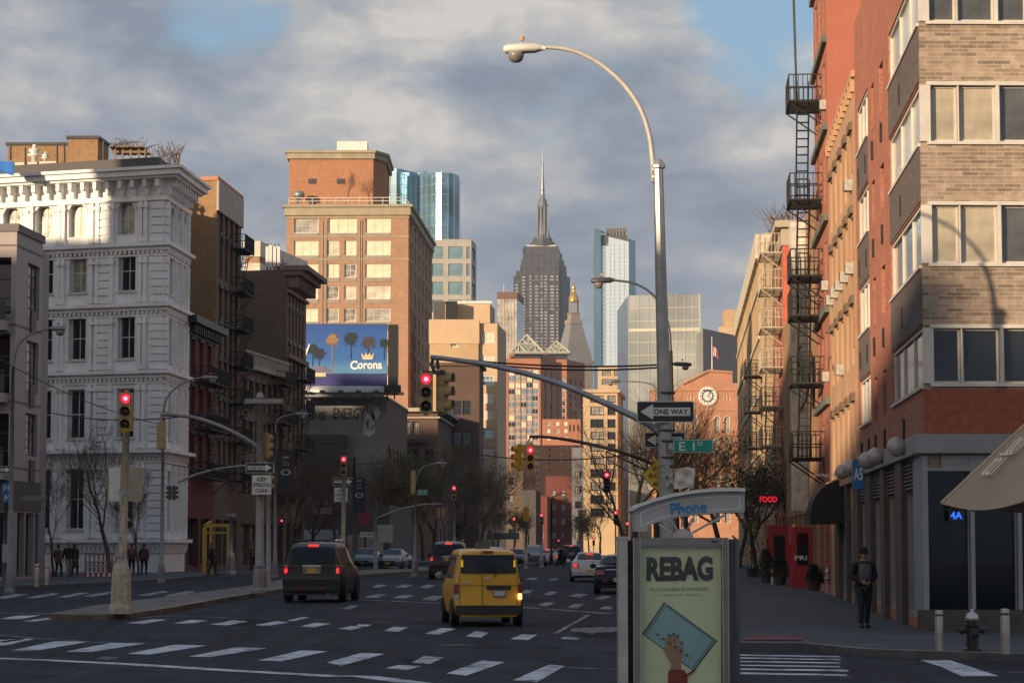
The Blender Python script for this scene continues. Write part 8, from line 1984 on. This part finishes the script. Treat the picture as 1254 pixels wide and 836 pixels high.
 for y in wheels:
  for s_ in (-1, 1):
   k = MB(); n_ = 20; k.lathe([(wr_ * 1.10, 0), (wr_ * 1.10, .02), (wr_ * 1.0, .022)], (s_ * (W - .015), y, wr_), n_, axis=(s_, 0, 0));
   B('wheel_arch', black)
   k = MB(); r = wr_; k.lathe([(r * .62, 0), (r * .93, .0), (r, .03), (r, ty - .03), (r * .95, ty), (r * .66, ty + .0)], (s_ * (W - ty + .045), y, r), 28, axis=(s_, 0, 0)); wh = B('wheel', rubber); smooth_by_angle(weld(wh))
   k = MB(); k.lathe([(r * .64, 0), (r * .66, .03), (r * .58, .02), (r * .5, -.02)], (s_ * (W + .02), y, r), 24, axis=(s_, 0, 0))
   for q in range(7):
    a_ = 2 * pi * q / 7; k.box((s_ * (W + .02), y + cos(a_) * r * .32, r + sin(a_) * r * .32), (.03, r * .55, .05), ax=((1, 0, 0), (0, cos(a_), sin(a_)), (0, -sin(a_), cos(a_))))
   k.lathe([(r * .14, .0), (r * .14, .03), (0, .035)], (s_ * (W + .01), y, r), 12, axis=(s_, 0, 0)); B('rim', rimm, wh)
 return t
def place(px, py, h=0): p = ground(px, py); return (p.x, p.y, gz(p.y) + .006)
p = place(598.5, 767.5); tv = vehicle('van', 'yellow taxi van seen from behind with a lit amber signal', paint('taxi_yellow', (.70, .365, .010), .0, .3), p, radians(6.0), (.985, 1, 1.03), name='taxi_van', cat='taxi')
p = place(381, 737.5); vehicle('suv', 'dark grey SUV with lit brake lamps beside the traffic island', paint('suv_brown_grey', (.012, .0115, .012), .0, .35), p, radians(-4.9), (1.04, 1, 1.13), name='suv')
p = place(549, 709); vehicle('suv', 'dark maroon-black SUV with lit brake lamps just beyond the yellow van', paint('suv_black', (.016, .009, .012), .1, .25), p, radians(-1), (1.02, 1, 1.08), name='suv')
p = place(722.5, 712.5); vehicle('sedan', 'white sedan with bright brake lamps in the far right lane', paint('car_white', (.55, .56, .58), .1, .3), p, radians(-1.0), (1, 1, 1.0), plate=plate_y, name='car')
p = place(757, 727); vehicle('sedan', 'black sedan half hidden behind the phone booth', paint('car_black', (.012, .014, .022), .4, .2), p, radians(-3), (1, 1, 1.05), lit=False, name='car')
p = place(600, 722); vehicle('sedan', 'silver car mostly hidden ahead of the yellow van', paint('car_silver', (.35, .35, .35), .5, .3), (p[0], p[1] + 8, p[2]), radians(0), (1, 1, 1.22), lit=False, name='car')
p = place(450, 699.5); vehicle('sedan', 'dark blue parked car facing the camera right of the grey SUV', paint('car_blue', (.02, .05, .09), .4, .25), (p[0], p[1] + 4.8, p[2]), pi - .10, (1.05, 1, 1.06), lit=False, name='car')
p = place(486, 699.0); vehicle('sedan', 'silver-grey parked car facing the camera, left of the island lamp pole', paint('car_grey', (.14, .15, .16), .5, .25), (p[0], p[1] + 4.8, p[2]), pi - .14, (1.0, 1, 1.02), lit=False, name='car')
cols_ = [('dark', (.02, .02, .025)), ('grey', (.2, .2, .2)), ('white', (.5, .5, .5)), ('brown', (.06, .04, .03)), ('red', (.12, .02, .02))]
for i, (x, y, c_i, lit, rz, lab) in enumerate(((671, 692.5, 2, True, 0, 'small distant white car at the far crossing'), (655, 692, 1, False, pi, 'small distant grey car facing the camera left of the far crossing'), (632, 693.5, 0, False, pi, 'small distant dark car near the thin signal pole'), (700, 691, 0, True, 0, 'small distant dark car with red lamps beyond the white sedan'), (689, 689.5, 3, True, 0, 'tiny distant brown car at the end of the lanes'))):
 p = place(x, y); kind = 'sedan' if i % 2 == 0 else 'suv'
 vehicle(kind, lab, paint('car_' + cols_[c_i][0] + '_far', cols_[c_i][1]), p, rz, (1, 1, 1), lit=lit, name='car' if kind == 'sedan' else 'suv')
# ------------------------------------------------------------------ people
skinm = mat('skin', (.36, .20, .14), .6, 0, .08, 8)
def skinmesh(name, verts, edges, rad, m, parent, sub=2, root=0):
 me = bpy.data.meshes.new(name); me.from_pydata(verts, edges, []); o = bpy.data.objects.new(name, me); C.objects.link(o)
 md = o.modifiers.new('skin', 'SKIN'); sv = me.skin_vertices
 if not sv: me.skin_vertices;
 if len(me.skin_vertices) == 0:
  bm = bmesh.new(); bm.from_mesh(me); bm.verts.layers.skin.verify(); bm.to_mesh(me); bm.free()
 for i, v in enumerate(me.skin_vertices[0].data):
  r = rad[i]; v.radius = r if hasattr(r, '__len__') else (r, r); v.use_root = (i == root)
 md.use_smooth_shade = True; s = o.modifiers.new('sub', 'SUBSURF'); s.levels = sub; s.render_levels = sub
 dg = bpy.context.evaluated_depsgraph_get(); ev = bpy.data.meshes.new_from_object(o.evaluated_get(dg)); ev.name = name
 bpy.data.objects.remove(o); ev.materials.clear(); ev.materials.append(m)
 for p in ev.polygons: p.use_smooth = True
 q = bpy.data.objects.new(name, ev); C.objects.link(q); q.parent = parent; return q
def person(label, loc, rz, H=1.75, stride=.35, arms='down', jacket=None, trousers=None, hat=None, hair=None, pack=None, bag=None, coat=False, phase=1, group=None):
 """local: faces -Y, feet at 0; stride = half step length along y"""
 t = thing('person', label, 'person', loc, rz, group); t.scale = (H / 1.75,) * 3
 jk = jacket or black; tr = trousers or black
 s = stride / 2; hip = (0, 0, .95); fl, fr = (-.10, -s * phase, .08), (.10, s * phase, .08)
 def knee(f, fwd): return (f[0] * .98, f[1] * .5 - .07 - (.05 if fwd else 0), .50)
 kl, kr = knee(fl, fl[1] < 0), knee(fr, fr[1] < 0)
 sh = .19
 if arms == 'front':
  el, er = (-.27, .02, 1.13), (.27, .02, 1.13); hl, hr = (-.07, -.24, 1.02), (.07, -.24, 1.00)
 elif arms == 'phone':
  el, er = (-.26, .0, 1.13), (.26, .03, 1.13); hl, hr = (-.08, -.28, 1.22), (.26, -.05, .86)
 else:
  el, er = (-.26, .05 + s * .4 * phase, 1.13), (.26, .05 - s * .4 * phase, 1.13); hl, hr = (-.26, -.02 + s * .9 * phase, .87), (.26, -.02 - s * .9 * phase, .87)
 # continuous body
 V = [hip, (0, 0, 1.15), (0, .01, 1.33), (0, .0, 1.44), (0, -.01, 1.50), (0, -.03, 1.58), (0, -.035, 1.66), (0, -.03, 1.72),
         (-sh, 0, 1.40), el, hl, (sh, 0, 1.40), er, hr, (-.10, 0, .88), kl, fl, (fl[0], fl[1] - .13, .04), (.10, 0, .88), kr, fr, (fr[0], fr[1] - .13, .04)]
 E = [(0, 1), (1, 2), (2, 3), (3, 4), (4, 5), (5, 6), (6, 7), (3, 8), (8, 9), (9, 10), (3, 11), (11, 12), (12, 13), (0, 14), (14, 15), (15, 16), (16, 17), (0, 18), (18, 19), (19, 20), (20, 21)]
 Rr = [(.13, .09), (.12, .085), (.15, .09), (.07, .07), .052, (.062, .075), (.078, .092), (.05, .06), .055, .042, .028, .055, .042, .028, .08, .055, .04, (.04, .03), .08, .055, .04, (.04, .03)]
 bo = skinmesh('body', V, E, Rr, skinm, t)
 # jacket: torso + sleeves
 lo = .70 if coat else .90
 V = [(0, 0, lo), (0, 0, 1.10), (0, .01, 1.33), (0, 0, 1.43), (-sh, 0, 1.39), el, tuple(Vector(el).lerp(Vector(hl), .88)), (sh, 0, 1.39), er, tuple(Vector(er).lerp(Vector(hr), .88)), (0, .0, 1.49)]
 E = [(0, 1), (1, 2), (2, 3), (3, 4), (4, 5), (5, 6), (3, 7), (7, 8), (8, 9), (3, 10)]
 Rr = [(.215, .16) if not coat else (.24, .20), (.20, .145), (.215, .145), (.13, .11), .095, .078, .056, .095, .078, .056, (.078, .078)]
 skinmesh('jacket', V, E, Rr, jk, t, root=1)
 V = [(0, 0, .98), (-.095, 0, .88), tuple(Vector(kl)), (fl[0], fl[1], .07), (.095, 0, .88), tuple(Vector(kr)), (fr[0], fr[1], .07)]
 skinmesh('trousers', V, [(0, 1), (1, 2), (2, 3), (0, 4), (4, 5), (5, 6)], [(.16, .12), (.105, .115), .078, .058, (.105, .115), .078, .058], tr, t)
 for f in (fl, fr):
  k = MB(); k.ball((f[0], f[1] - .06, .05), (.05, .15, .052), 12, 8); k.build('shoe', black, t, world=False, smooth=True)
 for h_ in (hl, hr):      # hands with separate fingers
  h_ = Vector(h_); d_ = (h_ - Vector(el if h_ == Vector(hl) else er)).normalized(); k = MB(); k.ball(h_ + d_ * .04, (.035, .03, .045), 10, 7)
  side = d_.cross(Vector((0, 1, .3))).normalized(); bend = d_.cross(side)
  for q in range(4):
   b0_ = h_ + d_ * .07 + side * (q - 1.5) * .017; L_ = (.06, .07, .065, .05)[q]
   k.tube([b0_, b0_ + d_ * L_ * .5 + bend * .006, b0_ + d_ * L_ * .9 + bend * .026], [.009, .0085, .007], 6)
  b0_ = h_ + d_ * .025 + side * .032; k.tube([b0_, b0_ + side * .02 + d_ * .03, b0_ + side * .018 + d_ * .055 + bend * .01], [.011, .010, .008], 6)
  k.build('hand', skinm, t, world=False, smooth=True)
 k = MB(); k.ball((0, -.125, 1.615), (.014, .02, .022), 8, 6)
 for s_ in (-1, 1): k.ball((s_ * .078, -.03, 1.62), (.012, .02, .032), 8, 6)
 k.build('nose_and_ears', skinm, t, world=False, smooth=True)
 k = MB()
 for s_ in (-1, 1): k.ball((s_ * .03, -.108, 1.635), (.011, .008, .007), 8, 5)
 k.box((0, -.112, 1.575), (.04, .012, .007)); k.build('face_features', mat('face_dark', (.04, .02, .02), .5), t, world=False)
 if hat:
  k = MB(); k.lathe([(.094, 1.655), (.098, 1.69), (.09, 1.75), (.06, 1.79), (0, 1.80)], (0, -.025, 0), 16); k.lathe([(.096, 1.645), (.102, 1.65), (.102, 1.68), (.096, 1.685)], (0, -.025, 0), 16); k.build('hat', hat, t, world=False, smooth=True)
 else:
  k = MB(); k.ball((0, .0, 1.665), (.09, .095, .10), 14, 10); k.ball((0, .05, 1.60), (.075, .05, .09), 12, 8); k.build('hair', hair or mat('dark_hair', (.03, .02, .015), .6), t, world=False, smooth=True)
 if pack:
  k = MB(); y = -.19 if pack == 'front' else .20
  k.lathe([(.05, -.19), (.15, -.17), (.165, 0), (.15, .15), (.08, .20), (0, .21)], (0, 0, 0), 14)
  o = k.build('bag', mat('grey_pack', (.10, .10, .11), .8, 0, .2, 6), t, world=False, smooth=True); o.location = (0, y, 1.22); o.scale = (.9, .45, 1)
  k = MB()
  for s_ in (-1, 1): k.tube([(s_ * .09, y * .6, 1.40), (s_ * .10, 0, 1.475), (s_ * .10, .10 if y < 0 else -.13, 1.35), (s_ * .11, .12 if y < 0 else -.14, 1.2)], .016, 6)
  k.build('strap', mat('grey_strap', (.14, .14, .15), .7), t, world=False)
 if bag:
  k = MB(); hx = Vector(hr); k.box(hx + Vector((.02, 0, -.28)), (.10, .28, .26)); k.tube([hx + Vector((.02, -.1, -.16)), hx + Vector((.02, 0, -.02)), hx + Vector((.02, .1, -.16))], .01, 5); k.build('carried_bag', bag, t, world=False)
 return t
jk1 = mat('jacket_black', (.010, .010, .012), .75, 0, .25, 6); jn = mat('dark_jeans', (.012, .016, .028), .85, 0, .25, 8)
p = ground(1058, 768, .15)
person('man in black jacket and knit cap walking toward the camera, backpack worn on his chest', tuple(p), radians(4), 1.80, .34, 'front', jk1, jn, hat=mat('knit_cap', (.012, .012, .014), .9), pack='front', phase=1)
def at_g(px, py): return tuple(ground(px, py, .15))
tn = mat('tan_coat', (.20, .13, .08), .8, 0, .2, 4); rd = mat('red_jacket', (.30, .035, .03), .7, 0, .2, 5); bw = mat('brown_jacket', (.12, .05, .035), .8, 0, .2, 5)
person('person in tan coat beside the thin tree before the white building', at_g(71, 705.5), radians(150), 1.66, .2, 'down', tn, jk1, coat=True)
person('person in black jacket and beige trousers carrying a dark bag by the lattice railing', at_g(84, 706.5), radians(25), 1.78, .35, 'down', jk1, mat('beige_trousers', (.28, .20, .14), .8), bag=black, hair=mat('dark_hair', (.03, .02, .015)))
person('person in long black coat half behind the one in beige trousers', at_g(91, 704.5), radians(160), 1.68, .2, 'down', jk1, jk1, coat=True)
person('person in red jacket with tan backpack walking away before the white building', at_g(161, 704), radians(185), 1.70, .25, 'down', rd, jk1, pack='back')
person('person in brown jacket walking away beside the red-jacketed one', at_g(176, 704), radians(175), 1.70, .22, 'down', bw, jk1)
person('dark figure striding past the yellow scaffold frame', at_g(259, 703.5), radians(90), 1.72, .45, 'down', jk1, jk1)
person('person standing in shade under the mast pole arm, beside the shop doors', at_g(309, 699), radians(20), 1.70, .1, 'phone', bw, jk1)
person('tiny pedestrian in black crossing the avenue left of the white sedan', (at(686.5, 698, 205).x, 205, gz(205)), radians(-80), 1.75, .6, 'down', jk1, jk1)
person('second tiny pedestrian just behind the first at the far crossing', (at(691, 696, 225).x, 225, gz(225)), radians(160), 1.70, .2, 'down', mat('grey_coat', (.12, .12, .13), .8), jk1)
# ------------------------------------------------------------------ trees
bark = mat('bark', (.085, .065, .05), .9, 0, .3, 3); twig = mat('twig', (.12, .085, .06), .9, 0, .25, 2); twig_w = mat('warm_twig', (.17, .11, .07), .9, 0, .25, 2)
leafm = mat('withered_leaf', (.13, .09, .03), .8, 0, .5, 1.5); leafg = mat('olive_leaf', (.06, .07, .025), .8, 0, .5, 1.5)
def make_tree(label, loc, H, seed, spread=.5, leaves=0, lm=None, tw=None, lean=0, depth=6, trunk_h=.28, nbr=3, group=None, thin=1.0, name='bare_tree'):
 rr = random.Random(seed); t = thing(name, label, 'tree', loc, 0, group); tr = MB(); cr = MB(); tips = []
 def branch(p, d, L, r, lv):
  n = 4 if lv < 3 else 3; pts = [Vector(p)]; dd = Vector(d)
  for i in range(n):
   dd = (dd + Vector((rr.uniform(-1, 1), rr.uniform(-1, 1), rr.uniform(-.5, .9))) * (.16 if lv == 0 else .24)).normalized(); pts.append(pts[-1] + dd * L / n)
  r1 = r * (.68 if lv else .75); mb = tr if lv == 0 else cr
  mb.tube(pts, [r + (r1 - r) * i / n for i in range(n + 1)], 8 if lv == 0 else (6 if lv < 3 else 3), cap=False)
  if lv >= depth - 2: tips.extend(pts[1:])
  if lv >= depth: return
  nb = nbr + (1 if lv in (1, 2) else 0) if lv < depth - 1 else nbr
  for j in range(nb):
   u = 1.0 if j == 0 else rr.uniform(.35, 1.0) if lv else rr.uniform(.72, 1.0)
   q = u * n; i0 = min(n - 1, int(q)); p0 = pts[i0].lerp(pts[i0 + 1], q - i0)
   a = rr.uniform(0, 2 * pi); side = dd.orthogonal().normalized(); side.rotate(Matrix.Rotation(a, 3, dd))
   k_ = rr.uniform(.35, .75) * (spread / .5) if j else rr.uniform(.05, .3)
   nd = (dd * (1 - k_ * .35) + side * k_ + Vector((0, 0, .12))).normalized(); branch(p0, nd, L * rr.uniform(.62, .84), max(.0055, r1 * rr.uniform(.5, .75) if j else r1 * .9), lv + 1)
 L0 = H * trunk_h
 branch((0, 0, 0), Vector((lean, 0, 1)).normalized(), L0, H * .016 * thin, 0)
 tr.build('trunk', bark, t, world=False, smooth=True); cr.build('crown', tw or twig, t, world=False)
 if leaves:
  k = MB()
  for i in range(leaves):
   p = rr.choice(tips) + Vector((rr.gauss(0, .16), rr.gauss(0, .16), rr.gauss(0, .16))); s_ = rr.uniform(.05, .13)
   a = Vector((rr.uniform(-1, 1), rr.uniform(-1, 1), rr.uniform(-1, 1))).normalized(); b_ = a.orthogonal().normalized()
   k.quad(p - a * s_, p - b_ * s_ * .6, p + a * s_, p + b_ * s_ * .6)
  k.build('leaves', lm or leafm, t, world=False)
 return t
def tp(px, Y, h=.15): q = at(px, 669, Y); return (q.x, Y, gz(Y) + h)
make_tree('bare dark tree with crooked trunk before the white building, behind the cream island pole', tp(135, 131), 9.0, 3, .62, depth=6, lean=-.05, thin=.9)
make_tree('slender young bare tree before the corner of the white building', tp(170, 131), 6.2, 12, .40, depth=6, nbr=3, thin=.7)
make_tree('thin bare tree at the kerb before the modern corner building', tp(66, 128), 7.0, 21, .42, depth=6, thin=.7)
for i, (px, Y, H, sd, lab) in enumerate(((352, 170, 10, 5, 'dark bare tree under the black oval banner'), (382, 195, 10.5, 6, 'bare tree before the lettered grey wall, under its first letters'), (410, 205, 11, 17, 'bare tree before the lettered grey wall, behind the second island signal'), (446, 214, 10, 8, 'bare tree at the corner of the lettered grey wall'))):
 make_tree(lab, tp(px, Y), H, sd, .6, depth=6)
for i, (px, Y, H, sd, lab) in enumerate(((365, 182, 10.5, 61, 'bare tree between the black oval banner tree and the lettered wall trees'), (395, 212, 11.5, 62, 'tall bare tree close to the lettered grey wall, behind the others'), (428, 222, 11, 63, 'bare tree with forked trunk under the end of the lettering'), (462, 236, 12, 64, 'bare tree just left of the brownish leafy one'), (518, 260, 13, 65, 'bare-crowned tree deep in the left row behind the paired signals'), (548, 285, 14, 66, 'tall bare tree before the shaded dark brown block'), (606, 300, 13, 67, 'last bare tree of the left row, above the van roof'))):
 make_tree(lab, tp(px, Y), H, sd, .65, depth=6, name='bare_tree')
for i, (px, Y, H, sd, lab, lv, lm_) in enumerate(((475, 225, 11, 31, 'brownish tree with thin withered leaves left of the low brownstone block', 3000, leafm), (503, 232, 12, 32, 'olive-leaved street tree behind the island lamp pole', 5500, leafg), (532, 245, 12.5, 33, 'withered brown street tree behind the paired signals', 4500, leafm), (562, 250, 13, 34, 'sparse brown tree above the yellow van', 2600, leafm), (588, 270, 13.5, 35, 'tall bare-topped brown tree at the end of the left tree row', 1500, leafm))):
 make_tree(lab, tp(px, Y), H, sd, .6, lv, lm_, depth=6, name='street_tree')
for i, (px, Y, H, sd, lab, lv, lm_, tw_) in enumerate((
  (776, 165, 14.5, 41, 'sunlit bare tree left of the nearest lamp, before the sandstone loft', 0, None, twig_w), (802, 118, 10.5, 42, 'bare tree directly behind the nearest lamp pole', 0, None, twig_w), (851, 135, 12.0, 43, 'bare tree with warm lit twigs below the round clock', 0, None, twig_w),
  (884, 150, 11.5, 44, 'bare tree below the arched windows of the red sandstone building', 0, None, twig_w), (926, 128, 8.4, 45, 'olive-leaved tree under the cream fire escape', 1500, leafg, twig), (905, 175, 10.5, 46, 'bare tree between the clock building and the long banded brown building', 500, leafm, twig_w), (766, 240, 15, 47, 'tall bare tree right of the sandstone loft', 0, None, twig_w), (735, 330, 10, 48, 'small distant bare tree under the sandstone loft', 600, leafm, twig), (830, 190, 13, 49, 'bare tree between the nearest lamp and the round clock, farther back', 0, None, twig_w))):
 make_tree(lab, tp(px, Y), H, sd, .62, lv, lm_, tw_, depth=6)
for i, (px, Y, H, sd) in enumerate(((610, 330, 9, 51), (628, 370, 9, 52), (646, 420, 9, 53), (705, 380, 8, 54), (722, 420, 9, 55))):
 make_tree(['leafy dark tree beyond the yellow van roof', 'second leafy dark tree beyond the van, left of the yellow signals', 'small dark tree below the yellow signals', 'small dark tree beyond the white sedan', 'small dark tree at the foot of the sandstone loft'][i], tp(px, Y), H, sd, .6, 1800, leafm, depth=5, name='street_tree')
# potted shrubs by the red fronts
def shrub(label, px, Y, h, w, seed, m):
 p = tp(px, Y); t = thing('potted_shrub', label, 'plant', p, 0, 'potted shrubs by the red fronts'); rr = random.Random(seed)
 k = MB(); k.lathe([(.2, 0), (.28, .4), (.3, .42), (.26, .42), (.0, .36)], (0, 0, 0), 14); k.build('pot', mat('dark_pot', (.05, .045, .04), .7, 0, .2, 4), t, world=False)
 k = MB()
 for i in range(1300):
  z = .35 + (h - .35) * rr.random() ** .8; r_ = w * (1 - .75 * (z / h) ** 1.6) * sqrt(rr.random()) * rr.uniform(.7, 1.15); a = rr.uniform(0, 2 * pi); c = Vector((r_ * cos(a), r_ * sin(a), z)); s_ = rr.uniform(.03, .07)
  u = Vector((rr.uniform(-1, 1), rr.uniform(-1, 1), rr.uniform(-1, 1))).normalized(); v = u.orthogonal().normalized(); k.quad(c - u * s_, c - v * s_ * .5, c + u * s_, c + v * s_ * .5)
 k.build('foliage', m, t, world=False); k = MB(); k.tube([(0, 0, .3), (0, 0, h * .8)], .03, 5); k.build('stem', bark, t, world=False)
ev = mat('evergreen_leaf', (.018, .035, .016), .7, 0, .4, 3)
shrub('tall conical evergreen in a pot right of the phone booth', 920, 128, 3.6, .85, 1, ev); shrub('low round potted shrub before the first red front', 938, 112, 1.5, .6, 2, ev); shrub('low potted shrub between the two red fronts', 955, 106, 1.25, .65, 3, ev); shrub('low dark potted shrub by the black awning door', 996, 96, 1.0, .5, 4, ev)
# rooftop growth
for i, (px, py, Y, lab) in enumerate(((205, 196, 160, 'bare shrub on the roof right of the timber pergola'), (960, 276, 130, 'scrubby bushes on the roof of the red patch building'))):
 p = at(px, py, Y); t = thing('roof_shrub', lab, 'plant', tuple(p)); rr = random.Random(i); k = MB()
 for j in range(60):
  a = rr.uniform(0, 2 * pi); b0_ = Vector((rr.uniform(-.8, .8), 0, -.4)); k.tube([b0_, b0_ + Vector((cos(a) * .3, sin(a) * .3, .6)), b0_ + Vector((cos(a) * .8, sin(a) * .8, rr.uniform(.8, 1.6)))], .018, 3)
 k.build('branches', twig_w, t, world=False)
a = at(424, 250, 344); make_tree('slim bare roof tree against the brick penthouse wall', (a.x, 344, a.z - .3), 6.5, 77, .35, depth=5, thin=.7, name='bare_tree')
k = MB(); k.box((0, 1430, 210), (2400, 3100, 440));
hz = bpy.data.materials.new('haze_air'); n = nt(hz); vv = node(n, 'ShaderNodeVolumePrincipled'); vv.inputs['Density'].default_value = .00010; vv.inputs['Color'].default_value = (.72, .82, .95, 1); vv.inputs['Anisotropy'].default_value = .2
oo = node(n, 'ShaderNodeOutputMaterial'); n.links.new(vv.outputs[0], oo.inputs['Volume']); HZ = k.build('haze', hz); tag(HZ, kind='stuff')
# ------------------------------------------------------------------ unseen blocks added out of view, shaped to shade street and walls
sA, cA = sin(SAZ), cos(SAZ)
def shader(label, s0, s1, r0, r1, z):
 f = lambda s, r: (s * cA + r * sA, -s * sA + r * cA)
 ft = [f(s0, r0), f(s1, r0), f(s1, r1), f(s0, r1)]
 b = Bld('shadow_block', label, 'building', ft, z, m_brown, z0=-.2)
 b.regular(2, max(3, int((s1 - s0) / 3)), [1.5 + 3.4 * i for i in range(max(1, int((z - 2) / 3.4)))], 1.2, 1.8, stL2); b.done(); return b
te = tan(SEL)
shader('tall unseen block added to shade the right part of the white building', -115.7, -107.9, 20, 34, 26.5 + te * (94 - 27))
shader('lower unseen block added to shade the lower left of the white building', -134.1, -115.7, 20, 34.1, 20.0 + te * (93 - 34))
shader('long unseen block added to shade the dark left row', -166, -134.1, 26, 40, 23 + te * (128 - 40))
shader('narrow unseen block added to shade the lettered wall', -180, -166, 26, 40, 15.2 + te * 118)
shader('tall unseen block added to shade the low brownstone block', -222, -180, 26, 40.1, 16.3 + te * 175)
shader('unseen block added to shade the road and the lower right row', -107.9, -59.8, -40, -26, 9.5 + te * (112 + 26))
shader('unseen block added to shade the lower floors of the corner brick building', -49.3, -29.2, -92, -78, 8.3 + te * (47 + 78))
shader('taller unseen block added to shade the right row past the corner building', -59.8, -50.9, -92.3, -78, 8.6 + te * (60 + 78))
shader('narrow low unseen block shaped to let a strip of sun onto the right row', -50.9, -49.3, -92.1, -78, 4.6 + te * (64 + 78))
shader('lower unseen block added to shade the corner shop and the phone booth', -29.2, 8, -92.5, -78, 6.2 + te * (47 + 78))
